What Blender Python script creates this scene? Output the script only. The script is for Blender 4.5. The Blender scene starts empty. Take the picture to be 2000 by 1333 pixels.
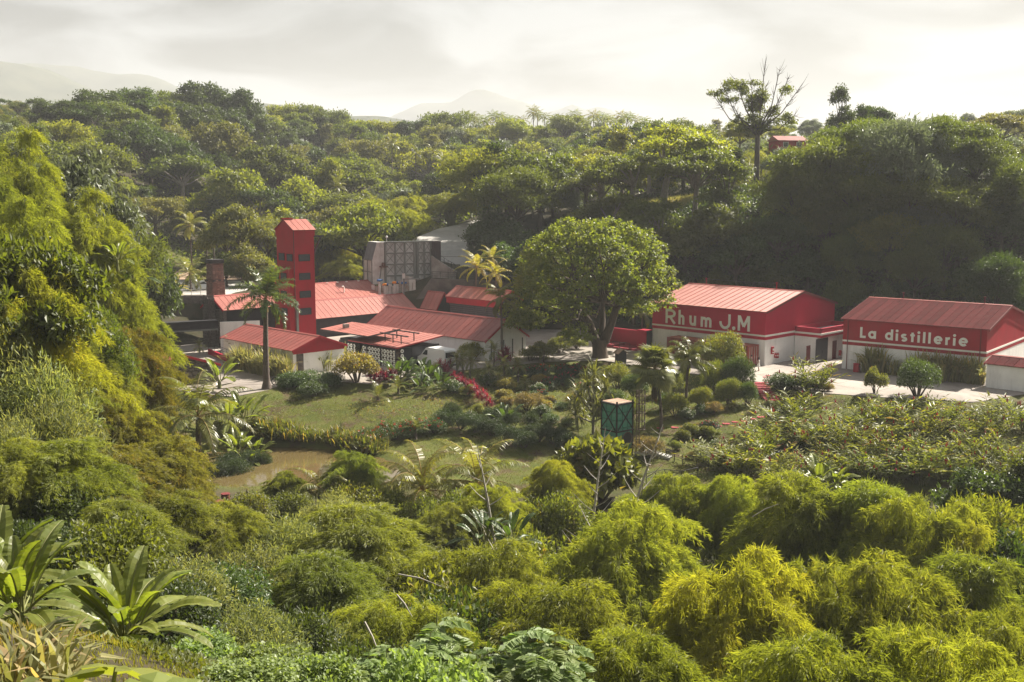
import bpy, bmesh, math, random
import numpy as np
from mathutils import Vector, Matrix
R = math.radians
random.seed(7)
RNG = np.random.default_rng(7)
SC = bpy.context.scene
COL = SC.collection

# ------------------------------------------------------------------ camera, sky, sun, exposure
F = 2000.0                       # focal length in photograph pixels (2000 wide)
PITCH = R(7.76)
CAMZ = 20.0
cam_d = bpy.data.cameras.new('camera')
cam_d.sensor_width = 36.0
cam_d.lens = 36.0 * F / 2000.0
cam_d.clip_start = 0.3
cam_d.clip_end = 20000
cam = bpy.data.objects.new('camera', cam_d)
COL.objects.link(cam)
cam.location = (0, 0, CAMZ)
cam.rotation_euler = (R(90) - PITCH, 0, 0)
SC.camera = cam

SUN_AZ, SUN_EL = R(48), R(40)     # azimuth clockwise from +Y
sun_dir = Vector((math.sin(SUN_AZ) * math.cos(SUN_EL), math.cos(SUN_AZ) * math.cos(SUN_EL), math.sin(SUN_EL)))
sd = bpy.data.lights.new('sun', 'SUN')
sd.energy = 5.0
sd.angle = R(0.9)
sd.color = (1.0, 0.93, 0.80)
sun = bpy.data.objects.new('sun', sd)
COL.objects.link(sun)
sun.rotation_euler = sun_dir.to_track_quat('Z', 'Y').to_euler()

W = bpy.data.worlds.new('World')
SC.world = W
W.use_nodes = True
nt = W.node_tree
nt.nodes.clear()
def wn(t, **k):
    n = nt.nodes.new(t)
    for a, b in k.items():
        setattr(n, a, b)
    return n
def wl(a, b):
    nt.links.new(a, b)
sky = wn('ShaderNodeTexSky', sky_type='NISHITA', sun_disc=False)
sky.sun_elevation = SUN_EL
sky.sun_rotation = SUN_AZ
sky.air_density = 1.5
sky.dust_density = 3.0
tc = wn('ShaderNodeTexCoord')
sep = wn('ShaderNodeSeparateXYZ')
wl(tc.outputs['Generated'], sep.inputs[0])
mx = wn('ShaderNodeMath', operation='MAXIMUM'); mx.inputs[1].default_value = 0.0
wl(sep.outputs['Z'], mx.inputs[0])
ad = wn('ShaderNodeMath', operation='ADD'); ad.inputs[1].default_value = 0.16
wl(mx.outputs[0], ad.inputs[0])
dv = wn('ShaderNodeVectorMath', operation='DIVIDE')
cmb = wn('ShaderNodeCombineXYZ')
for i in range(3):
    wl(ad.outputs[0], cmb.inputs[i])
wl(tc.outputs['Generated'], dv.inputs[0]); wl(cmb.outputs[0], dv.inputs[1])
no = wn('ShaderNodeTexNoise'); no.inputs['Scale'].default_value = 1.6; no.inputs['Detail'].default_value = 7; no.inputs['Roughness'].default_value = 0.52
no.inputs['Distortion'].default_value = 0.5
wl(dv.outputs[0], no.inputs['Vector'])
rp = wn('ShaderNodeValToRGB')                       # grey undersides to white thin cloud
rp.color_ramp.elements[0].position = 0.40; rp.color_ramp.elements[0].color = (0.55, 0.57, 0.62, 1)
rp.color_ramp.elements[1].position = 0.61; rp.color_ramp.elements[1].color = (3.3, 3.35, 3.4, 1)
wl(no.outputs['Fac'], rp.inputs[0])
# sunlight coming through the thin cloud round the sun
dt = wn('ShaderNodeVectorMath', operation='DOT_PRODUCT'); dt.inputs[1].default_value = sun_dir
wl(tc.outputs['Generated'], dt.inputs[0])
mr = wn('ShaderNodeMapRange'); mr.inputs['From Min'].default_value = 0.35; mr.inputs['From Max'].default_value = 1.0
mr.inputs['To Min'].default_value = 0.0; mr.inputs['To Max'].default_value = 1.0
wl(dt.outputs['Value'], mr.inputs['Value'])
pw = wn('ShaderNodeMath', operation='POWER'); pw.inputs[1].default_value = 1.6
wl(mr.outputs[0], pw.inputs[0])
glow = wn('ShaderNodeVectorMath', operation='SCALE'); glow.inputs[0].default_value = (1.7, 1.7, 1.6)
wl(pw.outputs[0], glow.inputs['Scale'])
cl = wn('ShaderNodeVectorMath', operation='ADD')
wl(rp.outputs[0], cl.inputs[0]); wl(glow.outputs[0], cl.inputs[1])
mixs = wn('ShaderNodeMix', data_type='RGBA'); mixs.inputs['Factor'].default_value = 0.88
wl(sky.outputs[0], mixs.inputs['A']); wl(cl.outputs[0], mixs.inputs['B'])
bg = wn('ShaderNodeBackground'); bg.inputs['Strength'].default_value = 0.05
wl(mixs.outputs['Result'], bg.inputs['Color'])
wo = wn('ShaderNodeOutputWorld')
wl(bg.outputs[0], wo.inputs['Surface'])

SC.view_settings.view_transform = 'Standard'
SC.view_settings.look = 'None'
SC.view_settings.gamma = 1.0
SC.view_settings.exposure = 1.65
SC.render.engine = 'CYCLES'
SC.cycles.max_bounces = 6
SC.cycles.diffuse_bounces = 3
SC.cycles.glossy_bounces = 2
SC.cycles.transmission_bounces = 3
SC.cycles.volume_bounces = 0
SC.cycles.caustics_reflective = False
SC.cycles.caustics_refractive = False
SC.cycles.use_denoising = True
SC.cycles.denoising_input_passes = 'RGB_ALBEDO_NORMAL'
SC.cycles.denoising_prefilter = 'NONE'
SC.cycles.sample_clamp_indirect = 6

# ------------------------------------------------------------------ pixel helpers (photograph pixels)
CP, SP = math.cos(PITCH), math.sin(PITCH)
def ray(px, py):
    x = (px - 1000) / F; v = (666.5 - py) / F
    return Vector((x, CP + v * SP, -SP + v * CP))
def atz(px, py, z):
    d = ray(px, py); t = (z - CAMZ) / d.z
    return Vector((d.x * t, d.y * t, z))
def aty(px, py, y):
    d = ray(px, py); t = y / d.y
    return Vector((d.x * t, y, CAMZ + d.z * t))
def proj(p):
    z = p[2] - CAMZ
    d = p[1] * CP - z * SP; v = z * CP + p[1] * SP
    return 1000 + F * p[0] / d, 666.5 - F * v / d

# ------------------------------------------------------------------ object helpers
def tag(o, label=None, cat=None, group=None, kind=None):
    if label: o['label'] = label
    if cat: o['category'] = cat
    if group: o['group'] = group
    if kind: o['kind'] = kind
    return o
def empty(name, loc=(0, 0, 0), label=None, cat=None, group=None, rz=0):
    o = bpy.data.objects.new(name, None)
    o.empty_display_size = 0.3
    COL.objects.link(o)
    o.location = loc; o.rotation_euler = (0, 0, rz)
    return tag(o, label, cat, group)
class MB:
    """collects faces; build() makes one mesh"""
    def __init__(s):
        s.v = []; s.f = []; s.m = []; s.r = []; s.n = 0; s.sm = []
    def add(s, verts, faces, mat=0, rnd=None, smooth=False):
        verts = np.asarray(verts, float).reshape(-1, 3)
        if isinstance(faces, np.ndarray):
            fs = (faces + s.n)
            s.f.append(fs)
            nf = len(fs)
        else:
            by = {}
            for q in faces:
                by.setdefault(len(q), []).append(q)
            nf = 0
            for k, qs in by.items():
                s.f.append(np.array(qs, int) + s.n); nf += len(qs)
        s.m.append(np.full(nf, mat, int)); s.sm.append(np.full(nf, smooth, bool))
        s.v.append(verts)
        s.r.append(np.zeros(len(verts)) if rnd is None else np.asarray(rnd, float))
        s.n += len(verts)
        return s
    def box(s, c, d, rz=0, mat=0, M=None):
        x, y, z = [a / 2 for a in d]
        v = np.array([(i * x, j * y, k * z) for k in (-1, 1) for j in (-1, 1) for i in (-1, 1)], float)
        if rz:
            cz, sz = math.cos(rz), math.sin(rz)
            v = np.c_[v[:, 0] * cz - v[:, 1] * sz, v[:, 0] * sz + v[:, 1] * cz, v[:, 2]]
        v = v + np.array(c, float)
        if M is not None:
            v = np.array([M @ Vector(p) for p in v])
        return s.add(v, [(0, 2, 3, 1), (4, 5, 7, 6), (0, 1, 5, 4), (2, 6, 7, 3), (0, 4, 6, 2), (1, 3, 7, 5)], mat)
    def cyl(s, p0, p1, r0, r1=None, n=8, mat=0, caps=True, smooth=True):
        r1 = r0 if r1 is None else r1
        p0 = Vector(p0); p1 = Vector(p1); d = (p1 - p0)
        if d.length < 1e-6: return s
        d.normalize()
        a = d.orthogonal().normalized(); b = d.cross(a)
        v = []
        for p, r in ((p0, r0), (p1, r1)):
            for i in range(n):
                t = 2 * math.pi * i / n
                v.append(p + a * (math.cos(t) * r) + b * (math.sin(t) * r))
        f = [(i, (i + 1) % n, n + (i + 1) % n, n + i) for i in range(n)]
        s.add(v, f, mat, smooth=smooth)
        if caps:
            s.add(v[:n], [tuple(range(n))[::-1]], mat); s.add(v[n:], [tuple(range(n))], mat)
        return s
    def tube(s, pts, rad, n=6, mat=0, caps=True):
        pts = [Vector(p) for p in pts]
        k = len(pts)
        if not hasattr(rad, '__len__'): rad = [rad] * k
        v = []
        a = None
        for i, p in enumerate(pts):
            d = (pts[min(i + 1, k - 1)] - pts[max(i - 1, 0)])
            d = d.normalized() if d.length > 1e-9 else Vector((0, 0, 1))
            if a is None: a = d.orthogonal().normalized()
            a = (a - d * a.dot(d)); a = a.normalized() if a.length > 1e-6 else d.orthogonal().normalized()
            b = d.cross(a)
            for j in range(n):
                t = 2 * math.pi * j / n
                v.append(p + a * (math.cos(t) * rad[i]) + b * (math.sin(t) * rad[i]))
        f = [(i * n + j, i * n + (j + 1) % n, (i + 1) * n + (j + 1) % n, (i + 1) * n + j) for i in range(k - 1) for j in range(n)]
        s.add(v, f, mat, smooth=True)
        if caps:
            s.add(v[:n], [tuple(range(n))[::-1]], mat); s.add(v[-n:], [tuple(range(n))], mat)
        return s
    def poly(s, pts, th=None, mat=0):
        """flat polygon, or slab of thickness th straight down"""
        pts = [Vector(p) for p in pts]; k = len(pts)
        if th is None:
            return s.add(pts, [tuple(range(k))], mat)
        lo = [p - Vector((0, 0, th)) for p in pts]
        return s.add(pts + lo, [tuple(range(k)), tuple(range(2 * k - 1, k - 1, -1))] + [((i + 1) % k, i, k + i, k + (i + 1) % k) for i in range(k)], mat)
    def mesh(s, name, mats, org=(0, 0, 0)):
        me = bpy.data.meshes.new(name)
        v = np.concatenate(s.v) - np.array(org, float)
        me.vertices.add(len(v)); me.vertices.foreach_set('co', v.astype(np.float32).ravel())
        tot = np.concatenate([np.full(len(f), f.shape[1]) for f in s.f])
        loops = np.concatenate([f.ravel() for f in s.f])
        # material / smooth arrays were appended per add(); faces may be split by size inside one add()
        me.loops.add(len(loops)); me.loops.foreach_set('vertex_index', loops.astype(np.int32))
        me.polygons.add(len(tot))
        st = np.concatenate([[0], np.cumsum(tot)[:-1]])
        me.polygons.foreach_set('loop_start', st.astype(np.int32))
        me.polygons.foreach_set('loop_total', tot.astype(np.int32))
        me.polygons.foreach_set('material_index', np.concatenate(s.m).astype(np.int32))
        me.polygons.foreach_set('use_smooth', np.concatenate(s.sm))
        at = me.attributes.new('rnd', 'FLOAT', 'POINT')
        at.data.foreach_set('value', np.concatenate(s.r).astype(np.float32))
        for m in (mats if isinstance(mats, (list, tuple)) else [mats]):
            me.materials.append(m)
        me.update(calc_edges=True)
        me.validate()
        return me
    def obj(s, name, mats, parent=None, label=None, cat=None, group=None, kind=None, org=None):
        """world-space geometry; origin at the parent's root location or at org"""
        if org is None:
            if parent is not None:
                r = parent
                while r.parent: r = r.parent
                org = tuple(r.location)
            else:
                v = np.concatenate(s.v); org = tuple(((v.min(0) + v.max(0)) / 2)[:2]) + (v[:, 2].min(),)
        me = s.mesh(name, mats, org)
        o = bpy.data.objects.new(name, me)
        COL.objects.link(o)
        if parent is None: o.location = org
        else: o.parent = parent
        return tag(o, label, cat, group, kind)
def link(name, me, parent=None, loc=(0, 0, 0), rot=(0, 0, 0), scale=(1, 1, 1), M=None, mat=None, **k):
    o = bpy.data.objects.new(name, me)
    COL.objects.link(o)
    if parent is not None: o.parent = parent
    if M is not None: o.matrix_local = M
    else:
        o.location = loc; o.rotation_euler = rot; o.scale = scale if hasattr(scale, '__len__') else (scale,) * 3
    if mat is not None:
        for i, m in enumerate(mat):
            if m is not None:
                o.material_slots[i].link = 'OBJECT'; o.material_slots[i].material = m
    return tag(o, **k)
def frame(o, x, y, z):
    """matrix from origin and three axis vectors"""
    M = Matrix.Identity(4)
    for i, a in enumerate((x, y, z)):
        for j in range(3): M[j][i] = a[j]
    for j in range(3): M[j][3] = o[j]
    return M

# ------------------------------------------------------------------ materials
MATS = {}
def mat(name, col, col2=None, rough=0.8, scale=2.0, spec=0.3, metal=0.0, bump=0.0, bscale=None, detail=6, lo=0.35, hi=0.65, objrand=0.0, streak=None, stain=None):
    if name in MATS: return MATS[name]
    m = bpy.data.materials.new(name); m.use_nodes = True
    t = m.node_tree; n = t.nodes; L = t.links
    b = n['Principled BSDF']
    b.inputs['Roughness'].default_value = rough
    b.inputs['Specular IOR Level'].default_value = spec
    b.inputs['Metallic'].default_value = metal
    tc = n.new('ShaderNodeTexCoord')
    col4 = tuple(col) + (1,)
    out = None
    if col2 is not None:
        no = n.new('ShaderNodeTexNoise'); no.inputs['Scale'].default_value = scale; no.inputs['Detail'].default_value = detail; no.inputs['Roughness'].default_value = 0.6
        L.new(tc.outputs['Object'], no.inputs['Vector'])
        if streak:
            mp = n.new('ShaderNodeMapping'); mp.inputs['Scale'].default_value = streak
            L.new(tc.outputs['Object'], mp.inputs[0]); L.new(mp.outputs[0], no.inputs['Vector'])
        r = n.new('ShaderNodeValToRGB'); r.color_ramp.elements[0].position = lo; r.color_ramp.elements[1].position = hi
        r.color_ramp.elements[0].color = col4; r.color_ramp.elements[1].color = tuple(col2) + (1,)
        L.new(no.outputs['Fac'], r.inputs[0]); out = r.outputs[0]
    else:
        rgb = n.new('ShaderNodeRGB'); rgb.outputs[0].default_value = col4; out = rgb.outputs[0]
    if stain:
        sc_, amt, sx = stain
        no2 = n.new('ShaderNodeTexNoise'); no2.inputs['Scale'].default_value = sc_; no2.inputs['Detail'].default_value = 8; no2.inputs['Roughness'].default_value = 0.7
        mp = n.new('ShaderNodeMapping'); mp.inputs['Scale'].default_value = sx
        L.new(tc.outputs['Object'], mp.inputs[0]); L.new(mp.outputs[0], no2.inputs['Vector'])
        r2 = n.new('ShaderNodeMapRange'); r2.inputs['From Min'].default_value = 0.5; r2.inputs['From Max'].default_value = 0.72
        r2.inputs['To Min'].default_value = 0; r2.inputs['To Max'].default_value = amt
        L.new(no2.outputs['Fac'], r2.inputs[0])
        mi = n.new('ShaderNodeMix'); mi.data_type = 'RGBA'; mi.inputs['B'].default_value = (0.05, 0.042, 0.035, 1)
        L.new(r2.outputs[0], mi.inputs['Factor']); L.new(out, mi.inputs['A']); out = mi.outputs['Result']
    if objrand:
        oi = n.new('ShaderNodeObjectInfo')
        hs = n.new('ShaderNodeHueSaturation')
        mr = n.new('ShaderNodeMapRange'); mr.inputs['To Min'].default_value = 1 - objrand; mr.inputs['To Max'].default_value = 1 + objrand
        L.new(oi.outputs['Random'], mr.inputs[0]); L.new(mr.outputs[0], hs.inputs['Value']); L.new(out, hs.inputs['Color']); out = hs.outputs[0]
    L.new(out, b.inputs['Base Color'])
    if bump:
        nb = n.new('ShaderNodeTexNoise'); nb.inputs['Scale'].default_value = bscale or scale * 4; nb.inputs['Detail'].default_value = 8
        L.new(tc.outputs['Object'], nb.inputs['Vector'])
        bp = n.new('ShaderNodeBump'); bp.inputs['Strength'].default_value = bump; bp.inputs['Distance'].default_value = 0.05
        L.new(nb.outputs['Fac'], bp.inputs['Height']); L.new(bp.outputs[0], b.inputs['Normal'])
    MATS[name] = m
    return m
def leafmat(name, c1, c2, c3=None, trans=0.4, tcol=None, rough=0.45, spec=0.3, vary=0.18):
    """two-sided leaf: colour varies leaf by leaf (rnd) and plant by plant; light passes through"""
    if name in MATS: return MATS[name]
    m = bpy.data.materials.new(name); m.use_nodes = True
    t = m.node_tree; n = t.nodes; L = t.links
    b = n['Principled BSDF']; b.inputs['Roughness'].default_value = rough; b.inputs['Specular IOR Level'].default_value = spec
    a = n.new('ShaderNodeAttribute'); a.attribute_name = 'rnd'
    r = n.new('ShaderNodeValToRGB')
    e = r.color_ramp.elements
    e[0].position = 0.0; e[0].color = tuple(c1) + (1,)
    e[1].position = 0.82 if c3 else 1.0; e[1].color = tuple(c2) + (1,)
    if c3:
        x = e.new(0.97); x.color = tuple(c3) + (1,)
    L.new(a.outputs['Fac'], r.inputs[0])
    oi = n.new('ShaderNodeObjectInfo')
    mr = n.new('ShaderNodeMapRange'); mr.inputs['To Min'].default_value = 1 - vary; mr.inputs['To Max'].default_value = 1 + vary
    L.new(oi.outputs['Random'], mr.inputs[0])
    hs = n.new('ShaderNodeHueSaturation'); hs.inputs['Saturation'].default_value = 0.96; L.new(mr.outputs[0], hs.inputs['Value']); L.new(r.outputs[0], hs.inputs['Color'])
    mh = n.new('ShaderNodeMapRange'); mh.inputs['To Min'].default_value = 0.485; mh.inputs['To Max'].default_value = 0.51
    wv = n.new('ShaderNodeMath'); wv.operation = 'FRACT'
    ml = n.new('ShaderNodeMath'); ml.operation = 'MULTIPLY'; ml.inputs[1].default_value = 7.31
    L.new(oi.outputs['Random'], ml.inputs[0]); L.new(ml.outputs[0], wv.inputs[0]); L.new(wv.outputs[0], mh.inputs[0]); L.new(mh.outputs[0], hs.inputs['Hue'])
    L.new(hs.outputs[0], b.inputs['Base Color'])
    tr = n.new('ShaderNodeBsdfTranslucent')
    mc = n.new('ShaderNodeVectorMath'); mc.operation = 'MULTIPLY'; mc.inputs[1].default_value = tcol or (1.8, 1.82, 0.5)
    L.new(hs.outputs[0], mc.inputs[0]); L.new(mc.outputs[0], tr.inputs['Color'])
    mx = n.new('ShaderNodeMixShader'); mx.inputs[0].default_value = min(0.58, trans * 1.3)
    L.new(b.outputs[0], mx.inputs[1]); L.new(tr.outputs[0], mx.inputs[2])
    L.new(mx.outputs[0], n['Material Output'].inputs['Surface'])
    MATS[name] = m
    return m
M = {}
M['red'] = mat('red_paint', (0.36, 0.009, 0.024), (0.31, 0.009, 0.021), rough=0.55, scale=0.6, stain=(0.8, 0.25, (1, 1, 0.25)))
M['crimson'] = mat('crimson_paint', (0.46, 0.006, 0.042), (0.41, 0.006, 0.036), rough=0.6, scale=0.5)
M['white'] = mat('white_plaster', (0.87, 0.865, 0.84), (0.80, 0.79, 0.765), rough=0.85, scale=0.7, stain=(0.9, 0.22, (1, 1, 0.2)))
M['cream'] = mat('white_letter', (0.78, 0.78, 0.72), rough=0.7)
M['roof'] = mat('red_roof_sheet', (0.32, 0.082, 0.064), (0.26, 0.062, 0.050), rough=0.42, scale=0.7, spec=0.5, objrand=0.10, stain=(0.7, 0.35, (1, 1, 1)))
M['roof_pale'] = mat('faded_roof_sheet', (0.41, 0.140, 0.110), (0.34, 0.105, 0.084), rough=0.42, scale=0.6, spec=0.5, objrand=0.08, stain=(0.8, 0.3, (1, 1, 1)))
M['roof_dark_shaded'] = mat('dark_red_shaded_roof_sheet', (0.095, 0.018, 0.019), (0.062, 0.014, 0.015), rough=0.95, scale=0.8, spec=0.04, objrand=0.2, stain=(0.6, 0.6, (1, 1, 1)))  # base colour lowered to paint in the shade of trees on the warehouse roof
M['ridge'] = mat('ridge_cap', (0.32, 0.075, 0.06), (0.26, 0.06, 0.05), rough=0.5)
M['trim'] = mat('dark_red_trim', (0.16, 0.03, 0.03), rough=0.6)
M['dark'] = mat('dark_metal', (0.025, 0.024, 0.028), (0.04, 0.037, 0.04), rough=0.6, scale=3)
M['darkwall'] = mat('dark_boarding', (0.022, 0.020, 0.026), (0.035, 0.032, 0.036), rough=0.75, scale=1.5)
M['louvre'] = mat('grey_louvre', (0.075, 0.075, 0.085), (0.055, 0.055, 0.065), rough=0.5, scale=4)
M['grey'] = mat('grey_steel', (0.21, 0.22, 0.21), (0.16, 0.17, 0.16), rough=0.55, scale=2)
M['panel'] = mat('pale_steel_panel', (0.55, 0.56, 0.56), (0.45, 0.455, 0.45), rough=0.5, scale=1.5, objrand=0.12, stain=(1.2, 0.5, (1, 1, 0.4)))
M['palegrey'] = mat('pale_grey_sheet', (0.62, 0.62, 0.60), (0.48, 0.47, 0.45), rough=0.55, scale=1.2, stain=(1.0, 0.45, (1, 1, 0.3)))
M['rust'] = mat('rusty_sheet', (0.36, 0.34, 0.31), (0.20, 0.09, 0.045), rough=0.7, scale=1.6, lo=0.45, hi=0.7)
M['concrete'] = mat('concrete_wall', (0.36, 0.34, 0.31), (0.16, 0.15, 0.135), rough=0.9, scale=0.5, bump=0.2, stain=(0.6, 0.7, (1, 1, 0.3)))
M['darkconc'] = mat('weathered_concrete', (0.085, 0.080, 0.075), (0.17, 0.155, 0.14), rough=0.95, scale=0.8, bump=0.3, lo=0.4, hi=0.75)
M['stone'] = mat('rubble_stone', (0.20, 0.17, 0.15), (0.075, 0.066, 0.066), rough=0.95, scale=2.6, bump=0.6, bscale=6, objrand=0.2, lo=0.3, hi=0.7)
M['brick'] = mat('chimney_brick', (0.26, 0.15, 0.115), (0.11, 0.08, 0.075), rough=0.95, scale=3.5, bump=0.4, objrand=0.3, lo=0.3, hi=0.7)
M['mortar'] = mat('mortar', (0.17, 0.14, 0.125), (0.10, 0.085, 0.08), rough=0.95, scale=5)
M['pave'] = mat('yard_concrete', (0.36, 0.32, 0.28), (0.24, 0.205, 0.185), rough=0.9, scale=0.12, bump=0.05, bscale=3, objrand=0.06, stain=(0.3, 0.45, (1, 0.5, 1)))
M['road'] = mat('road_concrete', (0.46, 0.44, 0.42), (0.35, 0.33, 0.31), rough=0.9, scale=0.2, bump=0.05, bscale=3, objrand=0.05, stain=(0.25, 0.4, (1, 0.3, 1)))
M['dirt'] = mat('pinkish_dirt', (0.36, 0.25, 0.18), (0.27, 0.19, 0.13), rough=1, scale=0.3, bump=0.2, bscale=2)
M['redpave'] = mat('red_paving', (0.33, 0.035, 0.05), (0.26, 0.03, 0.045), rough=0.8, scale=1)
M['glass'] = mat('dark_glass', (0.03, 0.035, 0.04), rough=0.1, spec=0.8)
M['vanwhite'] = mat('van_white', (0.75, 0.76, 0.76), rough=0.3, spec=0.5)
M['tyre'] = mat('tyre', (0.02, 0.02, 0.02), rough=0.9)
M['tank'] = mat('green_tank', (0.07, 0.26, 0.195), (0.11, 0.31, 0.24), rough=0.55, scale=1.5, objrand=0.1, stain=(2.0, 0.6, (1, 1, 0.3)))
M['tanktop'] = mat('rusty_tank_top', (0.42, 0.30, 0.22), (0.24, 0.14, 0.09), rough=0.85, scale=1.2, objrand=0.1)
M['rustbar'] = mat('rusty_bar', (0.16, 0.13, 0.11), (0.09, 0.06, 0.045), rough=0.8, scale=5)
M['cont'] = mat('container_red', (0.28, 0.055, 0.04), (0.22, 0.04, 0.03), rough=0.55, scale=1, stain=(1.0, 0.5, (1, 1, 0.3)))
M['blue'] = mat('blue_machine', (0.04, 0.14, 0.36), rough=0.5)
M['orange'] = mat('orange_machine', (0.7, 0.25, 0.02), rough=0.5)
M['bark'] = mat('bark', (0.115, 0.085, 0.062), (0.065, 0.05, 0.04), rough=0.95, scale=4, bump=0.5, bscale=9, streak=(1, 1, 0.3))
M['palebark'] = mat('pale_bark', (0.27, 0.24, 0.21), (0.15, 0.13, 0.115), rough=0.95, scale=4, bump=0.3, bscale=9, streak=(1, 1, 0.4))
M['palmbark'] = mat('palm_bark', (0.15, 0.115, 0.095), (0.085, 0.065, 0.06), rough=0.95, scale=3, bump=0.4, bscale=5, streak=(0.6, 0.6, 5))
M['culm'] = mat('bamboo_culm', (0.16, 0.15, 0.05), (0.09, 0.10, 0.03), rough=0.6, scale=2)
M['twig'] = mat('bleached_twig', (0.42, 0.39, 0.34), (0.30, 0.27, 0.23), rough=0.9, scale=4)
M['pot'] = mat('terracotta', (0.20, 0.06, 0.035), (0.14, 0.045, 0.03), rough=0.9)
M['skin'] = mat('skin', (0.24, 0.12, 0.075), rough=0.6)
M['hair'] = mat('hair', (0.015, 0.011, 0.010), rough=0.7)
M['cloth_w'] = mat('white_cloth', (0.75, 0.74, 0.72), rough=0.9)
M['cloth_d'] = mat('dark_cloth', (0.06, 0.045, 0.05), rough=0.9)
# ------------------------------------------------------------------ terrain
CTRL = [  # x, y, z  (yard = 0, camera at z 20)
 (0,-12,20),(-20,-5,20),(20,-5,19),(0,0,17.6),(-10,4,16.6),(10,5,15.6),(-5.5,13,14.2),(-9,12,14.6),(-2,13,12.6),(4,14,11.5),(10,15,10),(-14,19,12.5),(-5,19,10.3),
 (-1,25,3.5),(12,25,0),(25,25,-1.5),(-20,33,9),(0,38,-4.5),(15,40,-7.5),(30,40,-8),(-10,37,2.5),(45,38,-2),
 (-26,52,6),(-40,58,9),(-60,60,16),(-90,60,24),(-12,54,-2),(0,60,-7.5),(20,60,-9),(40,55,-8.5),(62,50,2),(90,45,8),
 (-20,70,-2),(-35,74,3.5),(-46,88,7),(-70,85,10),(-100,90,22),
 (-30,84,-2.6),(-22,82,-3.1),(-10,84,-3.3),(2,80,-4.2),(15,80,-4.4),(28,78,-5),(45,76,-5),(62,70,-3),(80,65,1),
 (12,92,-3.6),(19,90,-3.9),(26,90,-3.7),(2,95,-3.0),(-6,97,-3.0),(10,101,-2.4),(-2,104,-1.8),(5,110,-1.3),(14,104,-2.0),(-12,106,-1.2),(-4,112,-0.6),(-20,104,-1.7),(-26,107,-0.7),
 (22,98,-2.6),(30,97,-2.4),(38,95,-2.2),(45,92,-2.2),(52,88,-2.8),(60,86,-2.6),(70,82,-2),(24,106,-1.2),(34,104,-0.8),
 (-35,100,-1.0),(-45,98,4),(-60,105,3),(-75,115,8),(-100,120,18),(-130,130,28),
 # left behind: terrace, clearing
 (-62,150,5),(-56,165,6.5),(-50,176,7.4),(-66,182,6.2),(-60,195,6),(-75,190,8),(-90,180,14),(-80,160,9),(-110,170,24),(-140,190,34),
 (-55,215,7),(-40,200,5),(-25,195,5),(-35,230,6),(-20,215,5.5),(-75,235,12),(-100,230,24),(-130,240,36),
 # behind the complex, road
 (-16,172,6.5),(-22,178,5),(-5,170,7.5),(-12,180,9.5),(-14,190,11.2),(-14,205,13),(-11,220,15),(-10,240,17),(-22,200,10),(0,172,7.6),(4,176,8.2),(8,168,6.5),
 (2,190,13),(8,200,16),(18,190,17.5),(10,180,12),(20,172,12),(30,180,19),(15,165,3),(25,162,3),
 # right cliff
 (30,168,14),(40,160,8),(40,172,19),(50,165,18.5),(55,154,8),(62,160,20),(70,150,12),(76,156,21),(85,140,12),(90,150,22),(105,130,13),(110,142,23),(130,120,16),(140,135,26),
 (45,190,21),(70,185,23),(100,180,25),(140,175,29),(60,228,31),(100,225,31),(150,230,33),(30,225,23),(10,230,19),
 # far rise
 (-60,290,20),(-110,290,36),(-160,300,44),(-80,330,34),(-110,340,41),(-60,345,33),(-30,300,17),(0,300,20),(30,300,23),(60,300,28),(100,300,33),
 (-30,360,30),(0,360,34),(40,370,37),(80,370,40),(0,420,43),(60,420,44),(110,420,42),(-60,420,36),(-130,430,44),(180,420,44),
 (-300,300,50),(300,300,48),(-400,600,40),(400,600,42),(0,600,25),(0,1000,10),(-600,1000,20),(600,1000,20),(-900,300,60),(900,300,55),(0,-300,40),(-400,-200,45),(400,-200,45),(-900,1300,10),(900,1300,10),(0,1400,5),(0,6500,0),(-4500,6500,0),(4500,6500,0),(-4500,500,20),(4500,500,20)]
CT = np.array(CTRL, float)
C2 = 5.0 ** 2
def _phi(d2): return np.sqrt(d2 + C2)
_n = len(CT)
_A = np.zeros((_n + 3, _n + 3))
_A[:_n, :_n] = _phi(((CT[:, None, :2] - CT[None, :, :2]) ** 2).sum(2)) - 0.15 * np.eye(_n)
_A[:_n, _n] = 1; _A[:_n, _n + 1:] = CT[:, :2] / 100
_A[_n:, :_n] = _A[:_n, _n:].T
_w = np.linalg.solve(_A, np.r_[CT[:, 2], 0, 0, 0])
def rbf(x, y):
    x = np.asarray(x, float); y = np.asarray(y, float)
    d2 = (x[..., None] - CT[:, 0]) ** 2 + (y[..., None] - CT[:, 1]) ** 2
    return _phi(d2) @ _w[:_n] + _w[_n] + x / 100 * _w[_n + 1] + y / 100 * _w[_n + 2]
def vnoise(x, y, s, seed=0):
    x = np.asarray(x, float) / s; y = np.asarray(y, float) / s
    xi = np.floor(x).astype(int); yi = np.floor(y).astype(int); fx = x - xi; fy = y - yi
    def h(a, b):
        t = np.sin(a * 127.1 + b * 311.7 + seed * 74.7) * 43758.5453
        return t - np.floor(t)
    fx = fx * fx * (3 - 2 * fx); fy = fy * fy * (3 - 2 * fy)
    return (h(xi, yi) * (1 - fx) + h(xi + 1, yi) * fx) * (1 - fy) + (h(xi, yi + 1) * (1 - fx) + h(xi + 1, yi + 1) * fx) * fy - 0.5
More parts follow.
